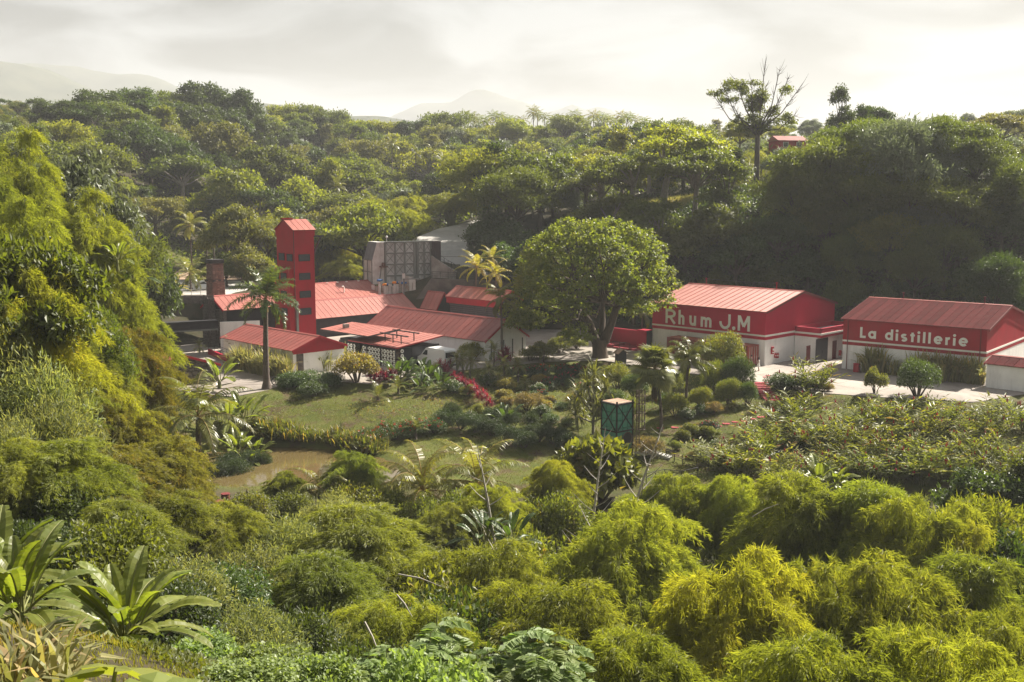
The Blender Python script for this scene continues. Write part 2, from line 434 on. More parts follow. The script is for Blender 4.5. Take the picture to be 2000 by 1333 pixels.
def pdist(poly, x, y):
    """signed distance to a polygon (negative inside)"""
    P = np.array([(p[0], p[1]) for p in poly], float); Q = np.roll(P, -1, 0)
    x = np.asarray(x, float)[..., None]; y = np.asarray(y, float)[..., None]
    e = Q - P
    t = np.clip(((x - P[:, 0]) * e[:, 0] + (y - P[:, 1]) * e[:, 1]) / (e ** 2).sum(1), 0, 1)
    d = np.sqrt((x - P[:, 0] - t * e[:, 0]) ** 2 + (y - P[:, 1] - t * e[:, 1]) ** 2).min(-1)
    c = ((P[:, 1] > y) != (Q[:, 1] > y)) & (x < (Q[:, 0] - P[:, 0]) * (y - P[:, 1]) / (Q[:, 1] - P[:, 1] + 1e-12) + P[:, 0])
    return np.where(c.sum(-1) % 2 == 1, -d, d)
YARD = [atz(*q, 0) for q in ((455, 775), (520, 762), (560, 748), (640, 744), (740, 752), (800, 742), (860, 728), (960, 716), (1080, 706), (1180, 704), (1290, 722), (1400, 736), (1480, 746), (1585, 766), (1700, 775), (1830, 781), (1905, 786), (2060, 760))]
YARD = [(-46, 112)] + [(p.x, p.y) for p in YARD] + [(72, 118), (62, 142), (48, 148), (38, 153), (22, 158), (8, 160), (2, 162), (-12, 164), (-33, 164), (-42, 150), (-50, 136), (-47, 122)]
POND = [atz(*q, -3.5) for q in ((400, 878), (470, 868), (560, 872), (660, 877), (720, 886), (770, 905), (800, 940), (740, 955), (660, 952), (600, 965), (520, 955), (440, 975), (390, 960), (370, 920))]
POND = [(p.x, p.y) for p in POND]
TERR = [(-64, 150), (-42, 150.5), (-40, 160), (-44, 180), (-50, 198), (-70, 198), (-72, 178), (-66, 160)]     # upper terrace on the left, z 6.2
ROADC = [(6, 150, 0.0), (3.5, 158, 0.1), (5, 166, 4.2), (2, 173, 7.6), (-5, 176, 8.4), (-10.5, 182, 9.8), (-12.8, 192, 11.6), (-12.0, 204, 13.1), (-8.8, 214, 14.2), (-5, 222, 15.0)]
# the ramp climbing past the hopper: centre line with width
ROAD = [((-4.5, 172), (9, 168)), ((-7.0, 178), (2.5, 176)), ((-16.5, 184), (-7.0, 184)), ((-18.5, 192), (-8.2, 194)), ((-18.5, 202), (-8.4, 204)), ((-15.5, 212), (-8.0, 213)), ((-11, 219), (-6.2, 220)), ((-8, 226), (-4, 226))]
ROADZ = [7.4, 8.2, 10.2, 11.8, 13.2, 14.4, 15.3, 16.0]
def road_z(x, y):
    cy = np.array([(a[1] + b[1]) / 2 for a, b in ROAD]); return np.interp(y, cy, ROADZ)
ROADPOLY = [a for a, b in ROAD] + [b for a, b in ROAD][::-1]
def sstep(t): t = np.clip(t, 0, 1); return t * t * (3 - 2 * t)
def height(x, y):
    x = np.asarray(x, float); y = np.asarray(y, float)
    z = rbf(x, y) + vnoise(x, y, 7, 1) * 0.5 + vnoise(x, y, 2.3, 2) * 0.14 + vnoise(x, y, 38, 3) * 2.0 * sstep((y - 190) / 60)
    def flat(z, poly, zt, w):
        d = pdist(poly, x, y); k = sstep(1 - d / w); k = np.where(d <= 0, 1, k); return z * (1 - k) + zt * k
    z = flat(z, ROADPOLY, road_z(x, y), 3.0)
    z = flat(z, TERR, 6.2, 2.5)
    z = flat(z, YARD, -0.03, 3.0)
    d = pdist(POND, x, y)
    z = np.where(d < 0, -3.5 - 0.9 * sstep(-d / 2.5), z)
    z = np.where((d >= 0) & (d < 4), np.maximum(z, -3.45 + 0.12 * d), z)
    return z
def hz(x, y): return float(height(np.array([x]), np.array([y]))[0])

def axis(a, b, st, lo, hi, g=1.16):
    c = list(np.arange(a, b + 1e-6, st))
    s = st
    while c[-1] < hi: s *= g; c.append(c[-1] + s)
    s = st
    while c[0] > lo: s *= g; c.insert(0, c[0] - s)
    return np.array(c)
gx = axis(-95, 95, 1.25, -4500, 4500); gy = axis(-6, 205, 1.25, -300, 6500)
GX, GY = np.meshgrid(gx, gy)
GZ = np.concatenate([height(GX[i], GY[i])[None] for i in range(len(gy))])
nx, ny = len(gx), len(gy)
idx = np.arange(nx * ny).reshape(ny, nx)
fac = np.stack([idx[:-1, :-1], idx[:-1, 1:], idx[1:, 1:], idx[1:, :-1]], -1).reshape(-1, 4)
# ground material: grass lawn on the garden side, earth and leaf litter under the trees
gm = bpy.data.materials.new('ground'); gm.use_nodes = True
t = gm.node_tree; n = t.nodes; L = t.links; b = n['Principled BSDF']; b.inputs['Roughness'].default_value = 0.95; b.inputs['Specular IOR Level'].default_value = 0.15
tcg = n.new('ShaderNodeTexCoord')
def gnoise(s, d=6, ro=0.6):
    q = n.new('ShaderNodeTexNoise'); q.inputs['Scale'].default_value = s; q.inputs['Detail'].default_value = d; q.inputs['Roughness'].default_value = ro
    L.new(tcg.outputs['Object'], q.inputs['Vector']); return q.outputs['Fac']
def gramp(inp, stops):
    r = n.new('ShaderNodeValToRGB')
    e = r.color_ramp.elements
    e[0].position, e[0].color = stops[0][0], tuple(stops[0][1]) + (1,)
    e[1].position, e[1].color = stops[-1][0], tuple(stops[-1][1]) + (1,)
    for p, c in stops[1:-1]:
        q = e.new(p); q.color = tuple(c) + (1,)
    L.new(inp, r.inputs[0]); return r.outputs[0]
lawn = gramp(gnoise(0.35, 8, 0.7), [(0.3, (0.055, 0.075, 0.013)), (0.5, (0.088, 0.098, 0.020)), (0.7, (0.120, 0.105, 0.032))])
patch = n.new('ShaderNodeMix'); patch.data_type = 'RGBA'
L.new(gramp(gnoise(0.55, 8, 0.72), [(0.50, (0, 0, 0)), (0.62, (1, 1, 1))]), patch.inputs['Factor'])
L.new(lawn, patch.inputs['A']); patch.inputs['B'].default_value = (0.085, 0.058, 0.034, 1)
earth = gramp(gnoise(0.8, 8, 0.7), [(0.3, (0.030, 0.034, 0.014)), (0.55, (0.055, 0.045, 0.026)), (0.72, (0.085, 0.062, 0.036))])
at = n.new('ShaderNodeAttribute'); at.attribute_name = 'rnd'
mixg = n.new('ShaderNodeMix'); mixg.data_type = 'RGBA'
L.new(at.outputs['Fac'], mixg.inputs['Factor']); L.new(earth, mixg.inputs['A']); L.new(patch.outputs['Result'], mixg.inputs['B'])
L.new(mixg.outputs['Result'], b.inputs['Base Color'])
bpn = n.new('ShaderNodeBump'); bpn.inputs['Strength'].default_value = 0.5; bpn.inputs['Distance'].default_value = 0.12
L.new(gnoise(5.0, 10, 0.75), bpn.inputs['Height']); L.new(bpn.outputs[0], b.inputs['Normal'])
M['ground'] = gm
LAWN = [(-45, 84), (-35, 76), (-8, 80), (10, 84), (28, 82), (40, 82), (62, 78), (76, 78), (80, 118), (60, 125), (25, 132), (-10, 135), (-40, 135), (-48, 110)]
lw = sstep(0.5 - pdist(LAWN, GX, GY) / 6) 
lw = np.maximum(lw, sstep(0.5 - pdist([(-75, 205), (-50, 200), (-48, 222), (-70, 232)], GX, GY) / 8))
lw = np.maximum(lw, sstep(0.5 - pdist([(6, 184), (26, 178), (44, 186), (20, 196)], GX, GY) / 6) * 0.9)
lw = np.maximum(lw, sstep(0.5 - pdist([(40, 205), (130, 205), (160, 260), (30, 260)], GX, GY) / 8) * 0.9)
g = MB()
g.add(np.stack([GX, GY, GZ], -1).reshape(-1, 3), fac, rnd=lw.ravel(), smooth=True)
ground = g.obj('ground', gm, kind='structure', org=(0, 0, 0))

def drape(name, poly, m, dz, step=1.0, kind='structure', flatz=None):
    """a sheet a few mm above the ground inside a polygon: cut from a grid with bmesh"""
    P = np.array(poly, float); lo = P.min(0); hi = P.max(0)
    bm = bmesh.new()
    bm.faces.new([bm.verts.new((p[0], p[1], 0)) for p in P])
    if flatz is None:
        for ax in (0, 1):
            for c in np.arange(math.floor(lo[ax] / step) * step + step, hi[ax], step):
                co = (c, 0, 0) if ax == 0 else (0, c, 0); no_ = (1, 0, 0) if ax == 0 else (0, 1, 0)
                bmesh.ops.bisect_plane(bm, geom=bm.verts[:] + bm.edges[:] + bm.faces[:], plane_co=co, plane_no=no_)
        xy = np.array([v.co[:2] for v in bm.verts]); zz = height(xy[:, 0], xy[:, 1])
        for v, q in zip(bm.verts, zz): v.co.z = q + dz
    else:
        for v in bm.verts: v.co.z = flatz
    bm.normal_update()
    for f_ in bm.faces:
        if f_.normal.z < 0: f_.normal_flip()
    me = bpy.data.meshes.new(name); bm.to_mesh(me); bm.free(); me.materials.append(m)
    o = bpy.data.objects.new(name, me); COL.objects.link(o)
    if kind: o['kind'] = kind
    return o
# the paved yard: poured bays with recessed joints
wm = bpy.data.materials.new('pond_water'); wm.use_nodes = True
wb = wm.node_tree.nodes['Principled BSDF']
wb.inputs['Base Color'].default_value = (0.115, 0.085, 0.036, 1); wb.inputs['Roughness'].default_value = 0.07; wb.inputs['Specular IOR Level'].default_value = 0.5
wnz = wm.node_tree.nodes.new('ShaderNodeTexNoise'); wnz.inputs['Scale'].default_value = 1.3; wnz.inputs['Detail'].default_value = 4
wtc = wm.node_tree.nodes.new('ShaderNodeTexCoord'); wm.node_tree.links.new(wtc.outputs['Object'], wnz.inputs['Vector'])
wbp = wm.node_tree.nodes.new('ShaderNodeBump'); wbp.inputs['Strength'].default_value = 0.08; wbp.inputs['Distance'].default_value = 0.1
wm.node_tree.links.new(wnz.outputs['Fac'], wbp.inputs['Height']); wm.node_tree.links.new(wbp.outputs[0], wb.inputs['Normal'])
def grow(poly, d):
    P = np.array(poly, float); c = P.mean(0); v = P - c; return (c + v * (1 + d / np.linalg.norm(v, axis=1, keepdims=True))).tolist()
drape('pond_water', grow(POND, 1.0), wm, 0, flatz=-3.5)
yard = drape('yard_pavement', grow(YARD, -0.2), M['pave'], 0.0, flatz=-0.022)
# slabs: a grid turned with the warehouses, clipped to the yard
def slabs(parent, poly, ang, st, z, mt, zf=None, keep=None, name='concrete_slab', th=0.02, gap=0.02):
    P = np.array(poly, float); ca, sa = math.cos(ang), math.sin(ang)
    Q = np.c_[P[:, 0] * ca + P[:, 1] * sa, -P[:, 0] * sa + P[:, 1] * ca]
    lo = Q.min(0); hi = Q.max(0); cnt = 0
    xs = np.arange(lo[0], hi[0], st); ys = np.arange(lo[1], hi[1], st)
    for a in xs:
        for c in ys:
            cx, cy = a + st / 2, c + st / 2
            wx, wy = cx * ca - cy * sa, cx * sa + cy * ca
            if pdist(poly, wx, wy) > -0.05 if False else pdist(poly, wx, wy) > st * 0.7: continue
            if keep is not None and not keep(wx, wy): continue
            bm = bmesh.new()
            h_ = st / 2 - gap
            vs = [bm.verts.new(((cx + i * h_) * ca - (cy + j * h_) * sa, (cx + i * h_) * sa + (cy + j * h_) * ca, 0)) for i, j in ((-1, -1), (1, -1), (1, 1), (-1, 1))]
            bm.faces.new(vs)
            if pdist(poly, wx, wy) > -st * 0.75:            # clip by every edge of a locally convex outline
                for k in range(len(poly)):
                    p0 = P[k]; p1 = P[(k + 1) % len(P)]
                    e = p1 - p0; le = np.linalg.norm(e)
                    if le < 1e-6: continue
                    tt = ((wx - p0[0]) * e[0] + (wy - p0[1]) * e[1]) / le ** 2
                    if -0.6 < tt < 1.6 and abs((wx - p0[0]) * e[1] - (wy - p0[1]) * e[0]) / le < st:
                        nn = (e[1] / le, -e[0] / le, 0)
                        if AREA(P) < 0: nn = (-nn[0], -nn[1], 0)
                        bmesh.ops.bisect_plane(bm, geom=bm.verts[:] + bm.edges[:] + bm.faces[:], plane_co=(p0[0], p0[1], 0), plane_no=nn, clear_outer=True)
            if len(bm.faces) == 0: bm.free(); continue
            r = bmesh.ops.extrude_face_region(bm, geom=bm.faces[:])
            for v in [q for q in r['geom'] if isinstance(q, bmesh.types.BMVert)]: v.co.z += th
            dzr = random.uniform(-0.004, 0.004)
            if zf is None:
                for v in bm.verts: v.co.z += z + dzr
            else:
                for v in bm.verts: v.co.z += float(zf(v.co.x, v.co.y)) + z + dzr
            bmesh.ops.recalc_face_normals(bm, faces=bm.faces[:])
            me = bpy.data.meshes.new(name); bm.to_mesh(me); bm.free(); me.materials.append(mt)
            o = bpy.data.objects.new(name, me); COL.objects.link(o); o.parent = parent; cnt += 1
    return cnt
def AREA(P): return 0.5 * np.sum(P[:, 0] * np.roll(P[:, 1], -1) - np.roll(P[:, 0], -1) * P[:, 1])
def seen_yard(x, y):
    q = proj((x, y, 0)); return -60 < q[0] < 2060
slabs(yard, YARD, 0.78, 5.2, -0.018, M['pave'], keep=lambda x, y: seen_yard(x, y) and (y < 141 or -4 < x < 22 or x < -36))
road = drape('ramp_road', ROADPOLY, M['road'], 0.03, step=1.5)
terr = drape('dirt_clearing', [(-68, 184), (-49, 180), (-47, 190), (-50, 199), (-70, 199)], M['dirt'], 0.05, step=2)
terr2 = drape('upper_yard', [(-62, 152), (-43, 152), (-41.5, 160), (-45, 178), (-52, 180), (-68, 181), (-66, 162)], M['road'], 0.04, step=2)
# kerb along the outer side of the ramp
kb = MB()
kp = [(-8.1, 190), (-8.25, 195), (-8.1, 204), (-7.7, 213), (-6.0, 220)]
kp = [(x, y, float(road_z(x, y)) + 0.12) for x, y in kp]
kb.tube(kp, 0.16, n=6)
kb.obj('kerb', M['concrete'], kind='structure')
# far mountains, as hills of the island's interior
def mountain(name, prof, y0, depth, m, nx_=90, ny_=24):
    """prof: (px, py) skyline points seen from the photograph; placed at distance y0"""
    pts = [aty(px, py, y0) for px, py in prof]
    xs = np.array([p.x for p in pts]); zs = np.array([p.z for p in pts])
    X = np.linspace(xs[0], xs[-1], nx_); Z = np.interp(X, xs, zs)
    Z = Z + vnoise(X, X * 0, 120, 5) * 14 + vnoise(X, X * 0, 40, 6) * 5
    V = []
    for j in range(ny_):
        t_ = j / (ny_ - 1) * 2 - 1
        k = 1 - abs(t_) ** 1.3
        yy = y0 + t_ * depth
        V.append(np.c_[X + vnoise(X, X * 0 + yy, 180, 8) * 60, np.full(nx_, yy), np.maximum(Z * k, 0) - 6 + vnoise(X, X * 0 + yy, 130, 9) * 50 * k * (1 if abs(t_) > 0.02 else 0)])
    V = np.concatenate(V); id_ = np.arange(nx_ * ny_).reshape(ny_, nx_)
    f_ = np.stack([id_[:-1, :-1], id_[:-1, 1:], id_[1:, 1:], id_[1:, :-1]], -1).reshape(-1, 4)
    q = MB(); q.add(V, f_, smooth=True)
    return q.obj(name, m, kind='structure', org=(0, 0, 0))
M['mount'] = mat('far_forest', (0.05, 0.06, 0.035), (0.09, 0.095, 0.06), rough=1, scale=0.02, spec=0)
mountain('mountain', [(-420, 150), (-250, 120), (-100, 112), (0, 114), (60, 128), (140, 160), (230, 190), (300, 215), (420, 250), (620, 300)], 2700, 700, M['mount'])
mountain('mountain', [(-200, 140), (0, 110), (90, 112), (170, 116), (240, 135), (330, 162), (400, 185), (480, 200), (600, 213), (700, 222), (800, 246), (950, 290)], 3500, 700, M['mount'])
mountain('mountain', [(620, 300), (760, 232), (800, 206), (830, 190), (900, 181), (1000, 180), (1040, 192), (1060, 203), (1100, 198), (1115, 195), (1135, 206), (1160, 203), (1190, 211), (1220, 226), (1300, 262), (1400, 300)], 4600, 700, M['mount'])
mountain('hill', [(380, 290), (480, 205), (540, 200), (620, 205), (660, 216), (740, 222), (800, 232), (860, 246), (960, 300)], 1900, 400, M['mount'])
# ------------------------------------------------------------------ building helpers
def V3(p, z=None): return Vector((p[0], p[1], p[2] if z is None else z))
def sheet_mesh(w, l, ribs, name='roof_sheet', th=0.035, m=None):
    """corrugated sheet: x across (0..w), y up the slope (0..l)"""
    b = MB(); xs = []; zs = []
    for i in range(ribs):
        x0 = w * i / ribs; s = w / ribs
        xs += [x0 + 0.02 * s, x0 + 0.12 * s, x0 + 0.28 * s, x0 + 0.40 * s]; zs += [0, th, th, 0]
    zs = [z * 0.4 for z in zs]; xs = [0.0, 0.012, 0.075, 0.088] + [x for x in xs if x > 0.1]; zs = [0, 0.04, 0.04, 0] + zs[-(len(xs) - 4):]
    xs.append(w * 0.995); zs.append(0.004)
    v = [(x, 0, z) for x, z in zip(xs, zs)] + [(x, l, z) for x, z in zip(xs, zs)] + [(x, 0, z - 0.012) for x, z in zip(xs, zs)]
    k = len(xs)
    b.add(v, [(i, i + 1, k + i + 1, k + i) for i in range(k - 1)] + [(2 * k + i, 2 * k + i + 1, i + 1, i) for i in range(k - 1)])
    return b.mesh(name, m)
def slope(parent, e0, e1, r0, r1, m, pitch=1.0, ribs=4, gap=0.012, dark=None):
    """roof slope of sheets; e0,e1 eave ends; r0,r1 ridge ends above them (parallel)"""
    e0, e1, r0, r1 = map(Vector, (e0, e1, r0, r1))
    org = parent
    while org.parent: org = org.parent
    W_ = (e1 - e0).length; n_ = max(1, round(W_ / pitch)); w = W_ / n_
    x = (e1 - e0).normalized(); y = (r0 - e0); l = y.length; y.normalize(); z = x.cross(y)
    if z.z < 0: z = -z
    me = sheet_mesh(w - gap, l, ribs, m=m)
    for i in range(n_):
        o = e0 + x * (w * i) + z * (0.02 + random.uniform(0, 0.012)) - org.location - y * random.uniform(0, 0.02)
        link('roof_sheet', me, parent, M=frame(o, x, y, z))
def gable(name, label, R0, R1, w, ze, walls, roofm, zg=0.0, over=0.35, pitch=1.0, ribs=4, group=None, wallm2=None, band=None, backwall=True, rake=None, w2=None, trimm=None, cat='building', hide_back=False):
    """R0,R1: ridge ends (3-D, R0 = near end). w: half width. walls: material. Returns root and geometry dict"""
    R0 = Vector(R0); R1 = Vector(R1); R1 = Vector((R1.x, R1.y, R0.z))
    u = (R1 - R0).normalized(); v = Vector((u.y, -u.x, 0))           # v to the right of u
    if v.y > 0: v = -v                                                # v points to the camera side
    w2 = w if w2 is None else w2
    zr = R0.z
    mid = (R0 + R1) / 2
    root = empty(name, (mid.x, mid.y, zg), label, cat, group)
    L_ = (R1 - R0).length
    sl = (zr - ze) / w
    # wall shell (inset by overhang)
    a = R0 + u * over; c = R1 - u * over
    wi = w - over; wi2 = w2 - over
    zt = zr - sl * wi - 0.06; zt2 = zr - (zr - ze) / w2 * wi2 - 0.06
    b = MB()
    def ring(P):
        return [V3(P + v * wi, zg), V3(P + v * wi, zt), V3(P, zr - 0.06), V3(P - v * wi2, zt2), V3(P - v * wi2, zg)]
    A = ring(a); B = ring(c)
    b.add(A + B, [(0, 1, 2, 3, 4), (9, 8, 7, 6, 5), (0, 5, 6, 1), (4, 3, 8, 9)])
    wall = b.obj('wall', walls, root)
    # roof: deck, sheets, ridge cap, barge boards
    d = MB()
    e0 = R0 + v * w; e1 = R1 + v * w; f0 = R0 - v * w2; f1 = R1 - v * w2
    for q in (e0, e1, f0, f1): q.z = ze
    d.poly([e0, e1, R1, R0], 0.05); d.poly([R0, R1, f1, f0], 0.05)
    roof = d.obj('roof', trimm or M['trim'], root)
    slope(roof, e0, e1, R0, R1, roofm, pitch, ribs)
    if not hide_back: slope(roof, f0, f1, R0, R1, roofm, pitch, ribs)
    rc = MB()
    for s_, ww, zz in ((1, w, ze), (-1, w2, ze)):
        dv_ = (v * s_ * ww + Vector((0, 0, zz - zr))).normalized()
        p = [R0 - u * 0.05, R1 + u * 0.05, R1 + u * 0.05 + dv_ * 0.28, R0 - u * 0.05 + dv_ * 0.28]
        rc.poly([q + Vector((0, 0, 0.085)) for q in p], 0.02)
    rc.obj('ridge_cap', M['ridge'], roof)
    bb = MB()
    for P, s_ in ((R0, -1), (R1, 1)):
        for E in (P + v * w, P - v * w2):
            E = V3(E, ze); o_ = u * (s_ * 0.03)
            q = [P + o_ + Vector((0, 0, 0.05)), E + o_ + Vector((0, 0, 0.05)), E + o_ - Vector((0, 0, 0.22)), P + o_ - Vector((0, 0, 0.22))]
            k = [p_ + u * (s_ * 0.04) for p_ in q]
            bb.add(q + k, [(0, 1, 2, 3), (7, 6, 5, 4), (0, 4, 5, 1), (1, 5, 6, 2), (2, 6, 7, 3), (3, 7, 4, 0)])
    bb.obj('barge_board', rake or M['red'], roof)
    return dict(root=root, roof=roof, wall=wall, u=u, v=v, R0=R0, R1=R1, w=w, w2=w2, ze=ze, zr=zr, zg=zg, L=L_, over=over, wi=wi, wi2=wi2, zt=zt)
def halfw(R0, R1, E):
    u = (R1 - R0); u.z = 0; u.normalize(); d = E - R0; d.z = 0
    return (d - u * d.dot(u)).length
def wallbox(parent, name, c, x, size, m, z0, label=None, th=0.05, kind=None):
    """box on a wall: c base centre point on the wall plane, x along the wall, outward thickness th"""
    w, h = size; b = MB()
    b.box((0, 0, h / 2), (w, th, h))
    root = parent
    while root.parent: root = root.parent
    me = b.mesh(name, m)
    y = Vector((-x.y, x.x, 0))
    o = link(name, me, parent, M=frame(Vector(c) - root.location, x, y, Vector((0, 0, 1))))
    return tag(o, label, kind=kind)
def louvre_window(root, c, x, w, h, out, n_=6, name='louvre_window'):
    """c: bottom centre on the wall; x along; out outward"""
    rl = root
    while rl.parent: rl = rl.parent
    Mx = frame(Vector(c) - rl.location, x, out, Vector((0, 0, 1)))
    f = MB(); t_ = 0.06
    f.box((0, 0.02, h / 2), (w, 0.02, h), mat=0)
    for s_ in (-1, 1): f.box((s_ * (w / 2 - t_ / 2), 0.06, h / 2), (t_, 0.08, h), mat=0)
    f.box((0, 0.06, t_ / 2), (w - 2 * t_, 0.08, t_)); f.box((0, 0.06, h - t_ / 2), (w - 2 * t_, 0.08, t_))
    o = link(name, f.mesh(name, M['dark']), root, M=Mx)
    s = MB(); hh = (h - 2 * t_) / n_
    for i in range(n_):
        z = t_ + hh * (i + 0.5)
        a = [(-w / 2 + t_, 0.035, z + hh * 0.42), (w / 2 - t_, 0.035, z + hh * 0.42), (w / 2 - t_, 0.10, z - hh * 0.30), (-w / 2 + t_, 0.10, z - hh * 0.30)]
        s.poly(a, 0.015)
    link('louvre_slats', s.mesh('louvre_slats', M['louvre']), o, kind='stuff')
    return o
def railing(name, label, pts, h=1.0, m=None, step=1.6, cat='railing', rails=3, r=0.035, group=None, square=False):
    pts = [Vector(p) for p in pts]
    root = empty(name, pts[0], label, cat, group)
    L_ = [(pts[i + 1] - pts[i]).length for i in range(len(pts) - 1)]
    pm = MB(); pm.cyl((0, 0, 0), (0, 0, h), r * 1.25, n=6); pm = pm.mesh('post', m)
    for i, l in enumerate(L_):
        n_ = max(1, round(l / step))
        for k in range(n_ + (1 if i == len(L_) - 1 else 0)):
            p = pts[i].lerp(pts[i + 1], k / n_)
            link('post', pm, root, loc=p - root.location)
    for k in range(rails):
        z = h * (1 - k / max(1, rails - 0.0) * 0.9)
        b = MB(); b.tube([p + Vector((0, 0, z)) for p in pts], r if k == 0 else r * 0.6, n=6)
        b.obj('rail', m, root)
    return root
# ------------------------------------------------------------------ strokes for painted letters
def stroke_letters(wall, text_strokes, P0, x, out, sx, sz, m, th=0.04, width=0.2):
    """each glyph: list of polylines in its own (x,z) units; one object per letter"""
    rl = wall
    while rl.parent: rl = rl.parent
    for gx0, strokes in text_strokes:
        b = MB(); lay = 0
        for pl, closed, wd in strokes:
            pl = [p for i, p in enumerate(pl) if i == 0 or math.hypot(p[0] - pl[i - 1][0], p[1] - pl[i - 1][1]) > 1e-3]
            pts = [np.array(p, float) for p in pl]; k = len(pts)
            Lf = []; Rt = []
            for i in range(k):
                if closed: d0 = pts[i] - pts[i - 1]; d1 = pts[(i + 1) % k] - pts[i]
                else:
                    d1 = pts[min(i + 1, k - 1)] - pts[max(i, 0)] if i < k - 1 else pts[i] - pts[i - 1]
                    d0 = pts[i] - pts[i - 1] if i > 0 else d1
                d0 = d0 / (np.linalg.norm(d0) + 1e-9); d1 = d1 / (np.linalg.norm(d1) + 1e-9)
                t_ = d0 + d1; t_ = t_ / (np.linalg.norm(t_) + 1e-9); nn = np.array([-t_[1], t_[0]])
                mlen = wd / 2 / max(0.5, abs(nn @ np.array([-d1[1], d1[0]])))
                Lf.append(pts[i] + nn * mlen); Rt.append(pts[i] - nn * mlen)
            q = [(p[0], 0, p[1]) for p in Lf + Rt]; y1 = th + lay * 0.003
            v = [((gx0 + a) * sx, 0.0, c * sz) for a, _, c in q] + [((gx0 + a) * sx, y1, c * sz) for a, _, c in q]
            n2 = 2 * k; f = []
            rng_ = range(k) if closed else range(k - 1)
            for i in rng_:
                j = (i + 1) % k
                f += [(n2 + i, n2 + j, n2 + k + j, n2 + k + i), (i, j, n2 + j, n2 + i), (k + j, k + i, n2 + k + i, n2 + k + j)]
            if not closed:
                f += [(0, n2, n2 + k, k), (k - 1, 2 * k - 1, n2 + 2 * k - 1, n2 + k - 1)]
            b.add(v, f); lay += 1
        link('letter', b.mesh('letter', m), wall, M=frame(Vector(P0) - rl.location, x, out, Vector((0, 0, 1))))
def arc(cx, cz, r, a0, a1, n_=14, rz=None):
    rz = r if rz is None else rz
    return [(cx + r * math.cos(R(a0 + (a1 - a0) * i / n_)), cz + rz * math.sin(R(a0 + (a1 - a0) * i / n_))) for i in range(n_ + 1)]
# ------------------------------------------------------------------ the two red and white warehouses
YAW = 0.775
DL = Vector((-math.sin(YAW), math.cos(YAW), 0)); DW = Vector((math.cos(YAW), math.sin(YAW), 0)); UP = Vector((0, 0, 1))
def plane_hit(px, py, P, nrm):
    d = ray(px, py); o = Vector((0, 0, CAMZ)); t = (Vector(P) - o).dot(nrm) / d.dot(nrm); return o + d * t
def ringwall(name, foot, z0, z1, m, parent, off=0.0, cap=False):
    """four walls of a rectangular footprint pushed out by off"""
    c = sum((Vector(p) for p in foot), Vector()) / len(foot); k = len(foot)
    P = []
    for i in range(k):
        a = Vector(foot[i]); e0 = (a - Vector(foot[i - 1])).normalized(); e1 = (Vector(foot[(i + 1) % k]) - a).normalized()
        P.append(a + (e0 - e1) * off)
    b = MB(); v = [V3(p, z0) for p in P] + [V3(p, z1) for p in P]
    f = [(i, (i + 1) % k, k + (i + 1) % k, k + i) for i in range(k)]
    f += [tuple(range(k, 2 * k)), tuple(range(k - 1, -1, -1))]
    b.add(v, f)
    return b.obj(name, m, parent)
def warehouse(name, label, C, yaw, L_, W_, ze, zr, zs, roofm, upper, pitch, ribs):
    dl = Vector((-math.sin(yaw), math.cos(yaw), 0)); dw = Vector((math.cos(yaw), math.sin(yaw), 0))
    C = Vector(C); R0 = C + dw * (W_ / 2); R0.z = zr; R1 = R0 + dl * L_
    B = gable(name, label, R0 - dl * 0.15, R1 + dl * 0.15, W_ / 2 + 0.22, ze, upper, roofm, over=0.22, pitch=pitch, ribs=ribs, rake=M['trim'], zg=0)
    wall = B['wall']; wall.name = 'upper_wall'
    # lift the shell so that the painted bands below are pieces of their own
    zb = zs - 0.48
    for v in wall.data.vertices:
        if v.co.z < 0.01: v.co.z = zs + 0.12
    i = 0.07
    foot = [C + dl * i + dw * i, C + dl * i + dw * (W_ - i), C + dl * (L_ - i) + dw * (W_ - i), C + dl * (L_ - i) + dw * i]
    ringwall('lower_wall', foot, 0.0, zb, M['white'], B['root'])
    ringwall('red_band', foot, zb, zs - 0.10, upper, B['root'], off=0.03)
    ringwall('white_band', foot, zs - 0.10, zs + 0.12, M['cream'], B['root'], off=0.05)
    B.update(dl=dl, dw=dw, C=C)
    return B
JM = warehouse('warehouse', 'large crimson and white warehouse with pale red roof and low white annexe', (31.05, 124.31, 0), 0.77, 17.54, 16.85, 6.63, 8.66, 3.63, M['roof_pale'], M['crimson'], 0.97, 4)
LD = warehouse('warehouse', 'red and white warehouse with stained roof coloured dark for tree shade and sugar cane along its wall', (52.43, 111.86, 0), 0.88, 16.4, 17.6, 6.04, 7.99, 3.42, M['roof_dark_shaded'], M['red'], 0.86, 5)
